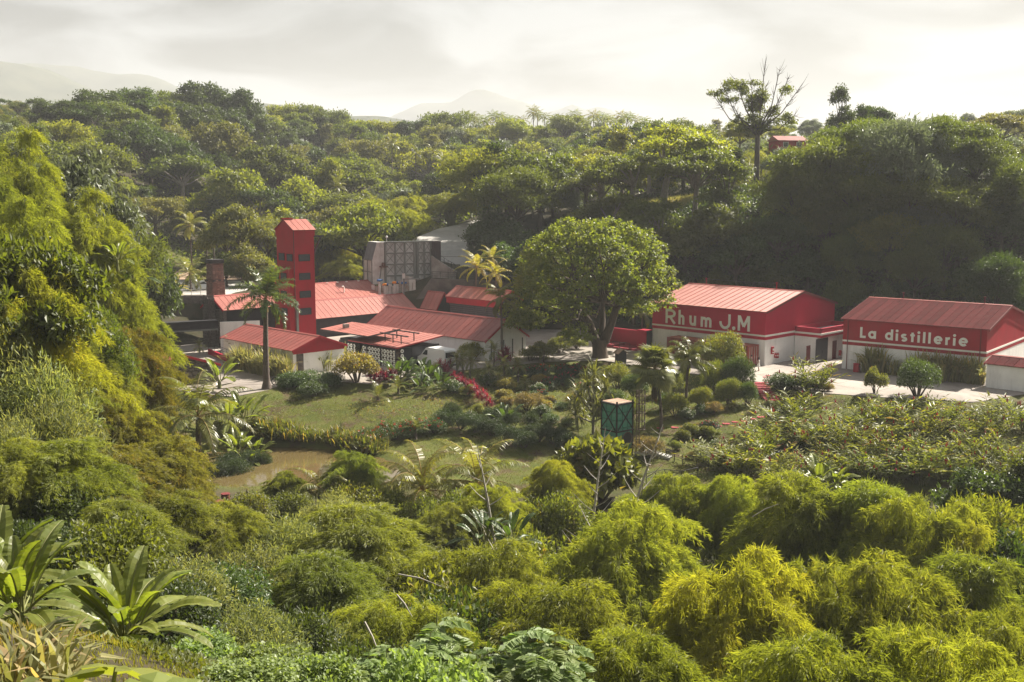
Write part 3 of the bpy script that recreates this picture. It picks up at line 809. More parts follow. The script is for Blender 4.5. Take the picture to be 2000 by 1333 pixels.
# letters: strokes in metres, w width, h cap height, t stroke
def glyph(ch, w, h, t):
    a = t / 2; xh = h * 0.68; c = False
    if ch == 'R': return [([(a, 0), (a, h)], c, t), ([(a, h - a), (w * 0.5, h - a)] + arc(w * 0.5, h * 0.72 - a * 0.3, w * 0.5 - a, 85, -85, 12, h * 0.28 - a * 0.75) + [(a, h * 0.44)], c, t), ([(w * 0.45, h * 0.46), (w - a * 0.6, 0)], c, t)]
    if ch == 'h': return [([(a, 0), (a, h)], c, t), ([(a, xh * 0.55)] + arc(w / 2, xh - (w / 2), w / 2 - a, 175, 0, 12) + [(w - a, 0)], c, t)]
    if ch == 'u': return [([(a, xh), (a, w / 2)] + arc(w / 2, w / 2, w / 2 - a, 185, 355, 12), c, t), ([(w - a, xh), (w - a, 0)], c, t)]
    if ch == 'm':
        q = (w + t) / 2; r = q / 2
        return [([(a, 0), (a, xh)], c, t), ([(a, xh * 0.6)] + arc(r, xh - r, r - a, 175, 0, 10) + [(q - a, 0)], c, t), ([(q - a, xh * 0.6)] + arc(q - t + r, xh - r, r - a, 175, 0, 10) + [(w - a, 0)], c, t)]
    if ch == 'J': r = w / 2; return [([(w - a, h), (w - a, r)] + arc(r, r, r - a, 0, -180, 16) + [(a, r * 1.15)], c, t)]
    if ch == 'M': return [([(a, 0), (a, h)], c, t), ([(a * 1.4, h - a * 0.4), (w / 2, h * 0.28)], c, t), ([(w / 2, h * 0.28), (w - a * 1.4, h - a * 0.4)], c, t), ([(w - a, h), (w - a, 0)], c, t)]
    if ch == '.': return [(arc(w / 2, w / 2, w / 4, 0, 345, 23), True, w / 2)]
    if ch == 'L': return [([(a, h), (a, 0)], c, t), ([(t, a), (w, a)], c, t)]
    rr = w / 2
    ring = lambda: [(arc(rr, rr, rr - a, 0, 345, 23), True, t)]
    if ch == 'a': return ring() + [([(w - a, 0), (w - a, w)], c, t)]
    if ch == 'd': return ring() + [([(w - a, 0), (w - a, h)], c, t)]
    if ch == 'i': return [([(a, 0), (a, xh)], c, t), (arc(a, h - a * 0.9, a * 0.6, 0, 345, 15), True, a * 1.2)]
    if ch == 'l': return [([(a, 0), (a, h)], c, t)]
    if ch == 't': return [([(w / 2, 0), (w / 2, h * 0.86)], c, t), ([(0, xh - a * 0.6), (w, xh - a * 0.6)], c, t * 0.85)]
    if ch == 'r': return [([(a, 0), (a, xh)], c, t), (arc(w * 0.85, xh * 0.52, w * 0.62, 160, 85, 8), c, t)]
    if ch == 's':
        q = xh / 4 + a * 0.1
        return [(arc(w / 2, xh - q - a * 0.2, w / 2 - a, 35, 260, 12, q - a * 0.5) + arc(w / 2, q + a * 0.2, w / 2 - a, 90, -150, 12, q - a * 0.5), c, t * 0.92)]
    if ch == 'e': return [(arc(rr, rr, rr - a, 0, 318, 22), c, t), ([(t * 0.6, rr), (w - t * 0.3, rr)], c, t * 0.8)]
def sign(B, text, x0s, x1s, base, h, t, z0, sc_, reg, yscale=1.0):
    """place letters by their pixel extents along the wall's baseline"""
    dw, dl, C = B['dw'], B['dl'], B['C']
    P = C - dw * 0.0 + dl * 0
    xdir = -dl
    out = -dw
    for ch, a, c in zip(text, x0s, x1s):
        ya = base[1] + (a - base[0]) * base[2]; yc = base[1] + (c - base[0]) * base[2]
        p = plane_hit(reg[0] + a / sc_, reg[1] + ya / sc_, P, dw); q = plane_hit(reg[0] + c / sc_, reg[1] + yc / sc_, P, dw)
        w = (q - p).dot(xdir)
        o = Vector((p.x, p.y, z0 if z0 is not None else (p.z + q.z) / 2)) + out * 0.012
        stroke_letters(B['wall'], [(0, glyph(ch, w, h, t))], o, xdir, out, 1, 1, M['cream'])
def basez(B, px, py): return plane_hit(px, py, B['C'], B['dw']).z
zJ = basez(JM, 1270 + 930 / 8.333, 580 + 497 / 8.333)
sign(JM, 'RhumJ.M', [250, 460, 638, 822, 1125, 1335, 1424], [412, 556, 746, 996, 1306, 1386, 1620], (250, 430, 0.0985), 1.92, 0.34, zJ, 8.333, (1270, 580))
zL = basez(LD, 1630 + 960 / 6.25, 600 + 430 / 6.25)
sign(LD, 'Ladistillerie', [310, 410, 615, 745, 808, 922, 1010, 1077, 1142, 1210, 1350, 1444, 1513], [380, 505, 712, 778, 888, 976, 1043, 1110, 1176, 1316, 1410, 1478, 1626], (310, 375, 0.0837), 1.28, 0.27, zL, 6.25, (1630, 600))
# gutters and down pipes of the distillery
gp = MB(); Cc = LD['C']; dl, dw = LD['dl'], LD['dw']
for s_ in (0.7, 15.7):
    p = Cc + dl * s_ - dw * 0.1; gp = MB()
    gp.tube([p + UP * 5.95 - dw * 0.15, p + UP * 5.3, p + UP * 0.02], 0.05, n=6); gp.obj('down_pipe', M['trim'], LD['root'])
for t_, s2 in ((3.0, 0.5), (12.5, 0.5)):
    b = MB(); p = LD['R0'] + dl * t_; b.cyl(p + UP * 0.05, p + UP * 0.75, 0.06, n=6); b.box(p + UP * 0.8, (0.25, 0.16, 0.12)); b.obj('ridge_post', M['trim'], LD['roof'])
for t_ in (4.0, 15.0):
    b = MB(); p = JM['R0'] + JM['dl'] * t_; b.cyl(p + UP * 0.05, p + UP * 0.8, 0.06, n=6); b.box(p + UP * 0.85, (0.25, 0.16, 0.12)); b.obj('ridge_post', M['red'], JM['roof'])
b = MB(); b.tube([JM['R0'] + JM['dl'] * 4 + UP * 0.8, JM['R0'] + JM['dl'] * 9.5 + UP * 0.72, JM['R0'] + JM['dl'] * 15 + UP * 0.8], 0.015, n=4); b.obj('lifeline', M['grey'], JM['roof'])
# ---- annexe on the gable side of the pale roofed warehouse
sc3 = 6.06
def z3(x, y): return (1440 + x / sc3, 600 + y / sc3)
P1 = atz(*z3(548, 610), 0); P2 = atz(*z3(808, 640), 0); P3 = atz(*z3(1180, 565), 0)
dl, dw, C = JM['dl'], JM['dw'], JM['C']
s1 = (P1 - C).dot(dw); dep = max(3.2, (P2 - P1).dot(-dl)); wid = (P3 - P2).dot(dw)
A0 = C + dw * s1 - dl * 0.0
AF = A0 - dl * dep
annex = empty('annexe', (AF.x, AF.y, 0), 'low white annexe with flat red-edged roof beside the pale roofed warehouse gable', 'building')
foot = [A0 - dl * 0.02, AF, AF + dw * wid, A0 + dw * wid - dl * 0.02]
ringwall('wall', foot, 0, 3.15, M['white'], annex)
foot2 = [foot[0], foot[1] - dl * 0.45, foot[2] - dl * 0.45 + dw * 1.2, foot[3] + dw * 1.2]
ringwall('red_band', foot2, 3.15, 3.47, M['crimson'], annex, off=0.05)
ringwall('white_band', foot2, 3.47, 3.70, M['cream'], annex, off=0.08)
b = MB()
for i in range(4):
    p = Vector(foot2[i]); q = Vector(foot2[(i + 1) % 4]); e = (q - p).normalized(); nrm = Vector((e.y, -e.x, 0)); nrm = nrm if nrm.dot(p - (A0 + AF) / 2 - dw * wid / 2) > 0 else -nrm
    inn = -nrm * 0.25
    k = [V3(p, 3.70), V3(q, 3.70), V3(q + inn, 3.70), V3(p + inn, 3.70)]
    b.add(k + [x + UP * 0.62 for x in k], [(0, 1, 5, 4), (1, 2, 6, 5), (2, 3, 7, 6), (3, 0, 4, 7), (4, 5, 6, 7)])
b.obj('parapet', M['crimson'], annex)
b = MB(); b.poly([V3(Vector(p), 3.72) for p in foot2]); b.obj('flat_roof', mat('grey_roof_felt', (0.30, 0.33, 0.33), (0.25, 0.27, 0.27), scale=0.6), annex)
yv = -dl
for nm, xa, xb, hh, mt in (('door', 812, 858, 2.35, mat('maroon_door', (0.13, 0.012, 0.02), rough=0.5)), ('roller_gate', 922, 1062, 2.95, mat('charcoal_gate', (0.045, 0.043, 0.055), rough=0.5)), ('door', 1120, 1168, 2.35, None)):
    mt = mt or MATS['maroon_door']
    yb = lambda x: 640 + (x - 808) * (565 - 640) / (1180 - 808)
    pa = plane_hit(*z3(xa, yb(xa)), AF, dl); pb = plane_hit(*z3(xb, yb(xb)), AF, dl)
    w = (pb - pa).length; c = (pa + pb) / 2; c.z = 0.02
    d = MB(); d.box((0, 0.02, hh / 2), (w, 0.04, hh)); 
    o = link(nm, d.mesh(nm, mt), annex, M=frame(c - annex.location, dw, yv, UP))
    if nm == 'roller_gate':
        for sx_ in (-1, 1):
            for kz in range(2):
                e = MB(); e.box((sx_ * w / 4, 0.055, hh * (0.25 + 0.5 * kz)), (w / 2 - 0.06, 0.03, hh / 2 - 0.06)); link('gate_leaf', e.mesh('gate_leaf', mt), o)
        e = MB(); e.box((0.12, 0.09, hh * 0.42), (0.05, 0.05, 0.4)); link('handle', e.mesh('handle', M['dark']), o)
    else:
        e = MB(); e.box((0, 0.05, hh / 2), (w - 0.16, 0.03, hh - 0.16)); link('door_leaf', e.mesh('door_leaf', mt), o)
        e = MB(); e.box((w * 0.34, 0.085, hh * 0.45), (0.04, 0.05, 0.18)); link('handle', e.mesh('handle', M['dark']), o)
# fire extinguishers and hose box on the gable wall
def on_gable(x, y): return plane_hit(*z3(x, y), C, dl)
g0 = on_gable(405, 555) + yv * 0.02
hb = empty('hose_box', g0, 'red fire hose box on white wall beside three extinguishers', 'hose box')
b = MB(); b.box((0, 0.1, 0.45), (0.42, 0.2, 0.9)); link('cabinet', b.mesh('cabinet', M['red']), hb, M=frame((0, 0, 0), dw, yv, UP))
b = MB(); b.cyl((0, 0.2, 0.55), (0, 0.24, 0.55), 0.14, n=12); b.box((0, 0.21, 0.2), (0.3, 0.02, 0.12)); link('hose_wheel', b.mesh('hose_wheel', M['cream']), hb, M=frame((0, 0, 0), dw, yv, UP))
exb = MB(); exb.tube([(0, 0, 0), (0, 0, 0.03), (0, 0, 0.48), (0, 0, 0.56), (0, 0, 0.62)], [0.07, 0.10, 0.10, 0.05, 0.03], n=10); exb = exb.mesh('body', M['red'])
exv = MB(); exv.box((0, 0, 0.65), (0.05, 0.12, 0.05)); exv.tube([(0, 0.05, 0.64), (0.10, 0.06, 0.5), (0.11, 0.06, 0.2)], 0.018, n=5); exv = exv.mesh('valve', M['dark'])
exl = MB(); exl.box((0, 0.1, 0.3), (0.12, 0.02, 0.16)); exl = exl.mesh('label_plate', M['cream'])
for k_, xx in enumerate((437, 456, 472)):
    p = on_gable(xx, 602) + yv * 0.12
    e = empty('fire_extinguisher', p, ['red fire extinguisher nearest the hose box on white gable wall', 'middle one of three red fire extinguishers on white gable wall', 'red fire extinguisher nearest the annexe on white gable wall'][k_], 'extinguisher', 'fire extinguishers on the gable wall')
    for nm, me in (('body', exb), ('valve', exv), ('label_plate', exl)): link(nm, me, e, M=frame((0, 0, 0), dw, yv, UP))
# ---- red shipping container in front of the pale roofed warehouse
CE = atz(1472.8, 719, 0)
CE = C - dw * 2.75 + dl * 0.7
ct = empty('shipping_container', (CE.x, CE.y, 0), 'rust red shipping container along the front of the pale roofed warehouse', 'container')
Mc = frame((0, 0, 0.02), dl, dw, UP)
cw, chh, cl_ = 2.44, 2.59, 12.2
fr = MB()
for yy in (0.08, cw - 0.08):
    for zz in (0.08, chh - 0.08): fr.box((cl_ / 2, yy, zz), (cl_ - 0.32, 0.14, 0.14))
    for xx in (0.08, cl_ - 0.08): fr.box((xx, yy, chh / 2), (0.16, 0.16, chh))
for xx in (0.08, cl_ - 0.08):
    for zz in (0.08, chh - 0.08): fr.box((xx, cw / 2, zz), (0.14, cw - 0.32, 0.14))
link('frame', fr.mesh('frame', M['cont']), ct, M=Mc)
rf = MB(); rf.box((cl_ / 2, cw / 2, chh - 0.06), (cl_ - 0.3, cw - 0.3, 0.05)); link('roof', rf.mesh('roof', mat('container_roof', (0.40, 0.13, 0.085), (0.33, 0.10, 0.07), scale=0.8)), ct, M=Mc)
side = MB(); n_ = 40
for i in range(n_):
    x0 = 0.16 + (cl_ - 0.32) * i / n_; s_ = (cl_ - 0.32) / n_
    for (a, ya), (c_, yc) in (((0, 0.03), (0.35, 0.03)), ((0.35, 0.03), (0.5, 0.07)), ((0.5, 0.07), (0.85, 0.07)), ((0.85, 0.07), (1, 0.03))):
        side.add([(x0 + a * s_, ya, 0.15), (x0 + c_ * s_, yc, 0.15), (x0 + c_ * s_, yc, chh - 0.15), (x0 + a * s_, ya, chh - 0.15)], [(0, 1, 2, 3)])
link('corrugated_side', side.mesh('corrugated_side', M['cont']), ct, M=Mc)
bk = MB(); bk.box((cl_ / 2, cw - 0.06, chh / 2), (cl_ - 0.3, 0.04, chh - 0.3)); bk.box((cl_ - 0.06, cw / 2, chh / 2), (0.04, cw - 0.3, chh - 0.3)); link('back_side', bk.mesh('back_side', M['cont']), ct, M=Mc)
for k_ in range(2):
    dr = MB(); y0 = 0.17 + k_ * (cw - 0.34) / 2
    dr.box((0.05, y0 + (cw - 0.34) / 4, chh / 2), (0.05, (cw - 0.34) / 2 - 0.03, chh - 0.34))
    o = link('door', dr.mesh('door', M['cont']), ct, M=Mc)
    for q in (0.28, 0.72):
        lb = MB(); yy = y0 + (cw - 0.34) / 2 * q; lb.cyl((0.0, yy, 0.2), (0.0, yy, chh - 0.2), 0.025, n=6); lb.box((-0.02, yy, 1.1), (0.03, 0.1, 0.3)); link('locking_bar', lb.mesh('locking_bar', M['palegrey']), o)
# ---- two people by the container
def person(name, label, loc, face, dress, top, bottom, hair_long, scale=1.0):
    J = {'pel': (0, 0, .92), 'spi': (0, .01, 1.12), 'che': (0, .0, 1.32), 'nec': (0, .01, 1.47), 'hed': (0, -.01, 1.56), 'top': (0, -.01, 1.70),
         'lsh': (-.17, 0, 1.40), 'lel': (-.22, .05, 1.13), 'lwr': (-.18, -.12, 0.98), 'lha': (-.15, -.20, .95), 'rsh': (.17, 0, 1.40), 'rel': (.23, .06, 1.14), 'rwr': (.20, -.10, .98), 'rha': (.17, -.18, .95),
         'lhi': (-.09, 0, .88), 'lkn': (-.10, -.06, .50), 'lan': (-.10, .03, .09), 'lto': (-.10, -.14, .03), 'rhi': (.09, 0, .88), 'rkn': (.10, .02, .49), 'ran': (.10, .16, .10), 'rto': (.10, .02, .03)}
    rad = {'pel': .13, 'spi': .115, 'che': .135, 'nec': .055, 'hed': .085, 'top': .075, 'lsh': .06, 'lel': .042, 'lwr': .03, 'lha': .032, 'rsh': .06, 'rel': .042, 'rwr': .03, 'rha': .032, 'lhi': .095, 'lkn': .06, 'lan': .042, 'lto': .035, 'rhi': .095, 'rkn': .06, 'ran': .042, 'rto': .035}
    E = [('pel', 'spi'), ('spi', 'che'), ('che', 'nec'), ('nec', 'hed'), ('hed', 'top'), ('che', 'lsh'), ('lsh', 'lel'), ('lel', 'lwr'), ('lwr', 'lha'), ('che', 'rsh'), ('rsh', 'rel'), ('rel', 'rwr'), ('rwr', 'rha'), ('pel', 'lhi'), ('lhi', 'lkn'), ('lkn', 'lan'), ('lan', 'lto'), ('pel', 'rhi'), ('rhi', 'rkn'), ('rkn', 'ran'), ('ran', 'rto')]
    K = list(J)
    root = empty(name, loc, label, 'person', rz=face); root.scale = (scale,) * 3
    me = bpy.data.meshes.new('body'); me.from_pydata([J[k] for k in K], [(K.index(a), K.index(c)) for a, c in E], [])
    o = link('body', me, root); me.materials.append(M['skin'])
    sk = o.modifiers.new('skin', 'SKIN'); ss = o.modifiers.new('sub', 'SUBSURF'); ss.levels = 2; ss.render_levels = 2; sk.use_smooth_shade = True
    for v, k in zip(me.skin_vertices[0].data, K): v.radius = (rad[k], rad[k]); v.use_root = (k == 'pel')
    def lathe(nm, prof, m, cx=0, cy=0):
        b = MB(); n_ = 14; v = []; f = []
        for z, rx, ry in prof: v += [(cx + rx * math.cos(2 * math.pi * i / n_), cy + ry * math.sin(2 * math.pi * i / n_), z) for i in range(n_)]
        for j in range(len(prof) - 1): f += [(j * n_ + i, j * n_ + (i + 1) % n_, (j + 1) * n_ + (i + 1) % n_, (j + 1) * n_ + i) for i in range(n_)]
        b.add(v, f, smooth=True); link(nm, b.mesh(nm, m), root)
    if dress: lathe('dress', [(.55, .23, .21), (.75, .20, .18), (.98, .155, .145), (1.12, .135, .13), (1.30, .175, .145), (1.40, .17, .12), (1.44, .09, .08)], top)
    else:
        lathe('shirt', [(.86, .17, .15), (1.0, .155, .145), (1.12, .145, .14), (1.30, .185, .15), (1.40, .18, .125), (1.45, .08, .075)], top)
        for s_ in (-1, 1): lathe('shorts', [(.55, .095, .095), (.75, .11, .11), (.92, .12, .13)], bottom, cx=s_ * .09)
    pr = [(1.62, .10, .11), (1.70, .10, .105), (1.755, .07, .075), (1.775, .02, .02)]
    if hair_long: pr = [(1.38, .06, .04), (1.48, .09, .07), (1.58, .102, .10)] + pr
    lathe('hair', pr, M['hair'], cy=.015)
    fc = MB(); fc.box((-.03, -.088, 1.61), (.02, .012, .014)); fc.box((.03, -.088, 1.61), (.02, .012, .014)); fc.box((0, -.092, 1.545), (.04, .012, .012)); link('face', fc.mesh('face', M['hair']), root)
    return root
person('person', 'person in a short white dress walking past the red container', atz(1481, 725, 0), R(-120), True, M['cloth_w'], None, True, 0.93)
person('person', 'person in dark clothes walking behind the one in white', atz(1467, 722, 0), R(-110), False, M['cloth_d'], M['cloth_d'], False, 1.0)
# ---- litter bins
def bin_(p, rz, label):
    r_ = empty('litter_bin', p, label, 'bin', rz=rz)
    b = MB(); b.box((0, 0, 0.5), (0.62, 0.62, 0.96)); link('body', b.mesh('body', M['red']), r_)
    b = MB(); b.box((0, 0, 1.0), (0.68, 0.68, 0.06)); link('lid', b.mesh('lid', M['crimson']), r_)
    b = MB(); b.cyl((0, -0.315, 0.72), (0, -0.33, 0.72), 0.13, n=14); link('opening', b.mesh('opening', M['dark']), r_)
bin_(atz(1673, 727, 0), 0.88, 'red box-shaped litter bin standing against the dark roofed warehouse')
bin_(atz(563, 735, 0), 0.7, 'small red litter bin at the white corner of the front shed')
# hydrant / red wall box
b = MB(); p = LD['C'] + LD['dl'] * 16.5 - LD['dw'] * 0.2; b.box(p + UP * 1.9, (0.3, 0.25, 0.6), rz=0.88); b.box(p + UP * 1.9 - LD['dw'] * 0.16, (0.2, 0.05, 0.3), rz=0.88, mat=1)
b.obj('alarm_box', [M['red'], M['trim']], LD['root'])
# ---- small white shed past the distillery, cut by the frame
S0 = atz(2016, 768, 0)
gable('shed', 'small white shed with dark red roof at the far end of the dark roofed warehouse', V3(S0 + DW * 2.2, 3.3), V3(S0 + DW * 2.2 + DL * 5, 3.3), 2.4, 2.6, M['white'], M['roof_dark_shaded'], over=0.2)
# ------------------------------------------------------------------ entrance of red steps beside the pale roofed warehouse
en = atz(1262, 679, 0)
FC = JM['C'] + JM['dl'] * 17.54
e0 = FC + DL * 1.0 - DW * 0.2
er = empty('red_entrance', (e0.x, e0.y, 0), 'red painted entrance walls and landing at the far corner of the pale roofed warehouse', 'entrance')
b = MB(); b.box(e0 + UP * 1.4, (1.5, 1.5, 2.8), rz=YAW); b.obj('pillar', M['crimson'], er)
b = MB(); b.box(e0 - DL * 0.79 + UP * 1.38, (1.2, 0.08, 2.7), rz=YAW); b.obj('dark_panel', M['dark'], er)
b = MB(); b.box(e0 + DL * 2.6 - DW * 0.3 + UP * 0.12, (2.6, 3.4, 0.24), rz=YAW); b.obj('landing', M['redpave'], er)
b = MB(); b.box(e0 + DL * 5.6 - DW * 0.1 + UP * 0.24, (2.6, 2.4, 0.48), rz=YAW); b.obj('landing', M['redpave'], er)
b = MB(); b.box(e0 + DL * 4.2 + DW * 1.4 + UP * 1.2, (0.25, 6.2, 2.4), rz=YAW); b.obj('red_wall', M['crimson'], er)
b = MB(); b.box(e0 + DL * 7.2 + DW * 0.4 + UP * 1.15, (2.2, 0.25, 2.3), rz=YAW); b.obj('red_wall', M['crimson'], er)
b = MB(); pp = [e0 - DW * 1.7 + DL * a_ for a_ in (1.2, 3.0, 4.2)]
b.tube([p + UP * 1.0 for p in pp], 0.03); [b.cyl(p, p + UP * 1.0, 0.03, n=6) for p in pp]; b.obj('handrail', M['dark'], er)
pl = atz(1253, 681, 0)
pr_ = empty('planter', pl, 'low hexagonal red planter round a slim palm trunk', 'planter')
b = MB()
for r0, r1, z0, z1 in ((0.85, 0.85, 0, 0.42),):
    k = 6; v = []
    for r_, z_ in ((0.85, 0), (0.85, 0.42), (0.68, 0.42), (0.68, 0.3)): v += [(pl.x + r_ * math.cos(i * math.pi / 3), pl.y + r_ * math.sin(i * math.pi / 3), z_) for i in range(k)]
    b.add(v, [(j * k + i, j * k + (i + 1) % k, (j + 1) * k + (i + 1) % k, (j + 1) * k + i) for j in range(3) for i in range(k)])
b.obj('rim', M['red'], pr_)
b = MB(); b.poly([(pl.x + .68 * math.cos(i * math.pi / 3), pl.y + .68 * math.sin(i * math.pi / 3), 0.31) for i in range(6)]); b.obj('soil', mat('soil', (0.04, 0.06, 0.015), (0.06, 0.045, 0.025), scale=3), pr_)
# ------------------------------------------------------------------ the older distillery complex
def gable_px(near, zr, far, eave, u, **k):
    """ridge near/far ends and the eave point square to the near end, in photograph pixels; u = ridge direction (away from near end)"""
    R0 = atz(*near, zr)
    lo, hi = 0.5, 60.0
    s0 = np.sign(far[0] - near[0])
    for _ in range(50):
        m_ = (lo + hi) / 2; q = proj(R0 + u * m_)
        if (q[0] - far[0]) * s0 < 0: lo = m_
        else: hi = m_
    d = ray(*eave); o = Vector((0, 0, CAMZ)); t_ = (R0 - o).dot(u) / d.dot(u); E = o + d * t_
    w = math.hypot(E.x - R0.x, E.y - R0.y)
    q = proj(R0 + u * lo)
    print('gable', k.get('label', '')[:40], 'len %.1f w %.1f ze %.2f zr %.2f Y %.1f | far y %.1f want %.1f' % (lo, w, E.z, zr, R0.y, q[1], far[1]))
    return dict(R0=R0, R1=R0 + u * lo, w=w, ze=E.z, **k)
B1 = gable(**gable_px((625, 656.6), 4.3, (482, 622.4), (570.3, 686.5), DL, name='front_shed', label='white walled shed with red roof and red gable behind the tall royal palm', walls=M['white'], roofm=M['roof'], pitch=0.95, over=0.3))
# red gable boarding of the front shed
u, v = B1['u'], B1['v']; P = B1['R0'] + u * 0.22
b = MB(); k = [V3(P + v * (B1['w'] - 0.3), B1['ze'] - 0.45), V3(P - v * (B1['w'] - 0.3), B1['ze'] - 0.45), V3(P - v * (B1['w'] - 0.3), B1['ze'] + 0.05), V3(P, B1['zr'] - 0.1), V3(P + v * (B1['w'] - 0.3), B1['ze'] + 0.05)]
b.add(k + [x + u * 0.06 for x in k], [(0, 1, 2, 3, 4), (0, 5, 6, 1), (1, 6, 7, 2), (4, 9, 5, 0), (9, 8, 7, 6, 5)]); b.obj('gable_boarding', M['red'], B1['root'])
b = MB(); q_ = B1['R0'] + u * 0.25 + v * (B1['w'] - 1.2); b.box(V3(q_, 1.2), (0.1, 0.9, 2.4), rz=math.atan2(u.y, u.x)); b.obj('stone_panel', M['stone'], B1['root'])
B3 = gable(**gable_px((991, 624.8), 5.0, (757, 592.9), (946.8, 668), DL, name='long_store', label='long white store with deep red roof behind the white van', walls=M['white'], roofm=M['roof'], pitch=1.15, over=0.3, ribs=5))
b = MB()
for k_ in (-2.6, -0.4, 1.2, 3.0):
    p = B3['R0'] + B3['u'] * 0.26 - B3['v'] * k_; b.box(V3(p, 1.2), (0.06, 0.14, 2.4), rz=math.atan2(B3['u'].y, B3['u'].x))
b.obj('wall_post', M['dark'], B3['root'])
wallbox(B3['root'], 'door', V3(B3['R0'] + B3['u'] * 14 + B3['v'] * (B3['wi'] + 0.03), 0.02), -B3['u'], (1.8, 2.1), M['dark'], 0)
B4 = gable(**gable_px((786, 573.7), 5.2, (560, 590), (815.3, 605), -DW, name='process_hall', label='open hall with pale red striped roof behind the tower', walls=M['darkwall'], roofm=M['roof_pale'], pitch=0.9, over=0.3))
B5 = gable(**gable_px((717.6, 547.3), 7.0, (560, 556), (750, 575.5), -DW, name='fermentation_hall', label='rear hall with faded red roof below the grey hopper', walls=M['darkwall'], roofm=M['roof_pale'], pitch=0.9, over=0.3))
for k_ in (2.2, 4.6, 6.4, 8.4):     # roof lights clips on the rear hall
    b = MB(); p = B5['R0'] + B5['u'] * k_; b.box(p + B5['v'] * 0.55 + UP * 0.0, (0.35, 0.2, 0.1), rz=YAW); b.obj('roof_clip', M['cream'], B5['roof'])
b = MB(); p = B5['R0'] + B5['u'] * 7 + B5['v'] * 3.2; p.z = 5.5; b.tube([p, p + UP * 0.9, p + UP * 1.05 + DW * -0.15, p + UP * 1.0 - DW * 0.35], 0.09, n=7); b.obj('vent_pipe', M['cream'], B5['roof'])
B6 = gable(**gable_px((1000, 568), 6.8, (891.6, 557.6), (978, 590), DL, name='louvre_building', label='dark louvred building with red fascia and red roof behind the long store', walls=M['darkwall'], roofm=M['roof_pale'], pitch=0.9, over=0.5))
b = MB(); u, v = B6['u'], B6['v']; L6 = B6['L']
p = B6['R0'] + u * (L6 / 2) + v * (B6['w'] - 0.25); b.box(V3(p, B6['ze'] - 0.5), (L6, 0.1, 1.0), rz=math.atan2(u.y, u.x)); b.obj('fascia', M['red'], B6['root'])
for k_ in range(4):
    seg = (L6 - 1.2) / 4; s = MB(); c0 = B6['R0'] + u * (0.6 + seg * (k_ + 0.5)) + v * (B6['wi'] + 0.05)
    for j in range(9):
        z = 1.9 + j * 0.3; s.box(V3(c0, z), (seg - 0.1, 0.05, 0.2), rz=math.atan2(u.y, u.x))
    s.obj('louvre_slats', M['louvre'], B6['root'], kind='stuff')
B8 = gable(**gable_px((868, 571.5), 5.6, (836.4, 568.4), (852, 606), DL, name='link_roof', label='small pale red roof linking the striped hall and the louvred building', walls=M['darkwall'], roofm=M['roof_pale'], pitch=0.9, over=0.3, hide_back=True))
B7 = gable(**gable_px((412.6, 578.8), 7.0, (556, 570), (436.3, 607.3), DW, name='boiler_house', label='stone boiler house with red roof in front of the brick chimney', walls=M['darkwall'], roofm=M['roof_pale'], pitch=0.9, over=0.5))
# ---- stone work of the boiler house gable: big rubble blocks as pieces
def stone_wall(parent, P, x, L_, H_, th, m, bw=0.75, bh=0.42, hole=None, top=None, seed=1, name='stone'):
    """courses of uneven blocks, joints recessed. P base corner (world), x direction; hole=(s0,s1,h)"""
    rs = random.Random(seed); rl = parent
    while rl.parent: rl = rl.parent
    y = Vector((-x.y, x.x, 0))
    mesh = []
    for i in range(5):
        b = MB(); j = lambda: rs.uniform(-0.07, 0.07)
        v = [(sx + j(), sy, sz + j()) for sy in (0, 1) for sx, sz in ((-.5, -.5), (.5, -.5), (.5, .5), (-.5, .5))]
        v = [(a, 0.0 if c == 0 else -1.0, d) for a, c, d in v]
        fr_ = [(a * 0.8, 0.25, d * 0.8) for a, c, d in v[:4]]
        b.add(v + fr_, [(8, 9, 10, 11), (0, 1, 9, 8), (1, 2, 10, 9), (2, 3, 11, 10), (3, 0, 8, 11), (0, 4, 5, 1), (1, 5, 6, 2), (2, 6, 7, 3), (3, 7, 4, 0)])
        mesh.append(b.mesh(name, m))
    z = 0.0
    while z < H_ - 0.05:
        h_ = min(bh * rs.uniform(0.8, 1.25), H_ - z); s = -rs.uniform(0, 0.3)
        while s < L_ - 0.05:
            w_ = bw * rs.uniform(0.55, 1.35); a = max(s, 0); c = min(s + w_, L_); s += w_
            if c - a < 0.12: continue
            mx_ = (a + c) / 2
            if hole and hole[0] - 0.1 < mx_ < hole[1] + 0.1 and z + h_ / 2 < hole[2]: continue
            if top and z + h_ * 0.7 > top(mx_): continue
            p = P + x * mx_ + UP * (z + h_ / 2) - rl.location
            link(name, rs.choice(mesh), parent, M=frame(p, x * (c - a) * 0.96, y * (th * rs.uniform(0.9, 1.5)), UP * (h_ * 0.95)))
        z += h_
u7, v7 = B7['u'], B7['v']
xg = v7.copy()                                   # along the gable towards the camera side
Pg = B7['R0'] - u7 * 0.05 - v7 * (B7['w2'] - 0.3)
LG = 2 * B7['w'] - 0.6
b = MB(); c0 = Pg + xg * (LG / 2) + u7 * 0.42; b.box(V3(c0, 2.6), (LG, 0.5, 5.2), rz=math.atan2(xg.y, xg.x)); core = b.obj('gable_wall', M['mortar'], B7['root'])
stone_wall(core, V3(Pg + u7 * 0.16, 0), xg, LG, 5.6, 0.08, M['stone'], hole=(1.1, 3.1, 2.6), top=lambda s: 3.6 + 0.9 * min(s, LG - s), seed=3)
b = MB(); c1 = Pg + xg * 2.1 + u7 * 0.12; b.box(V3(c1, 1.28), (2.0, 0.1, 2.55), rz=math.atan2(xg.y, xg.x)); dr = b.obj('door', M['darkwall'], B7['root'])
b = MB()
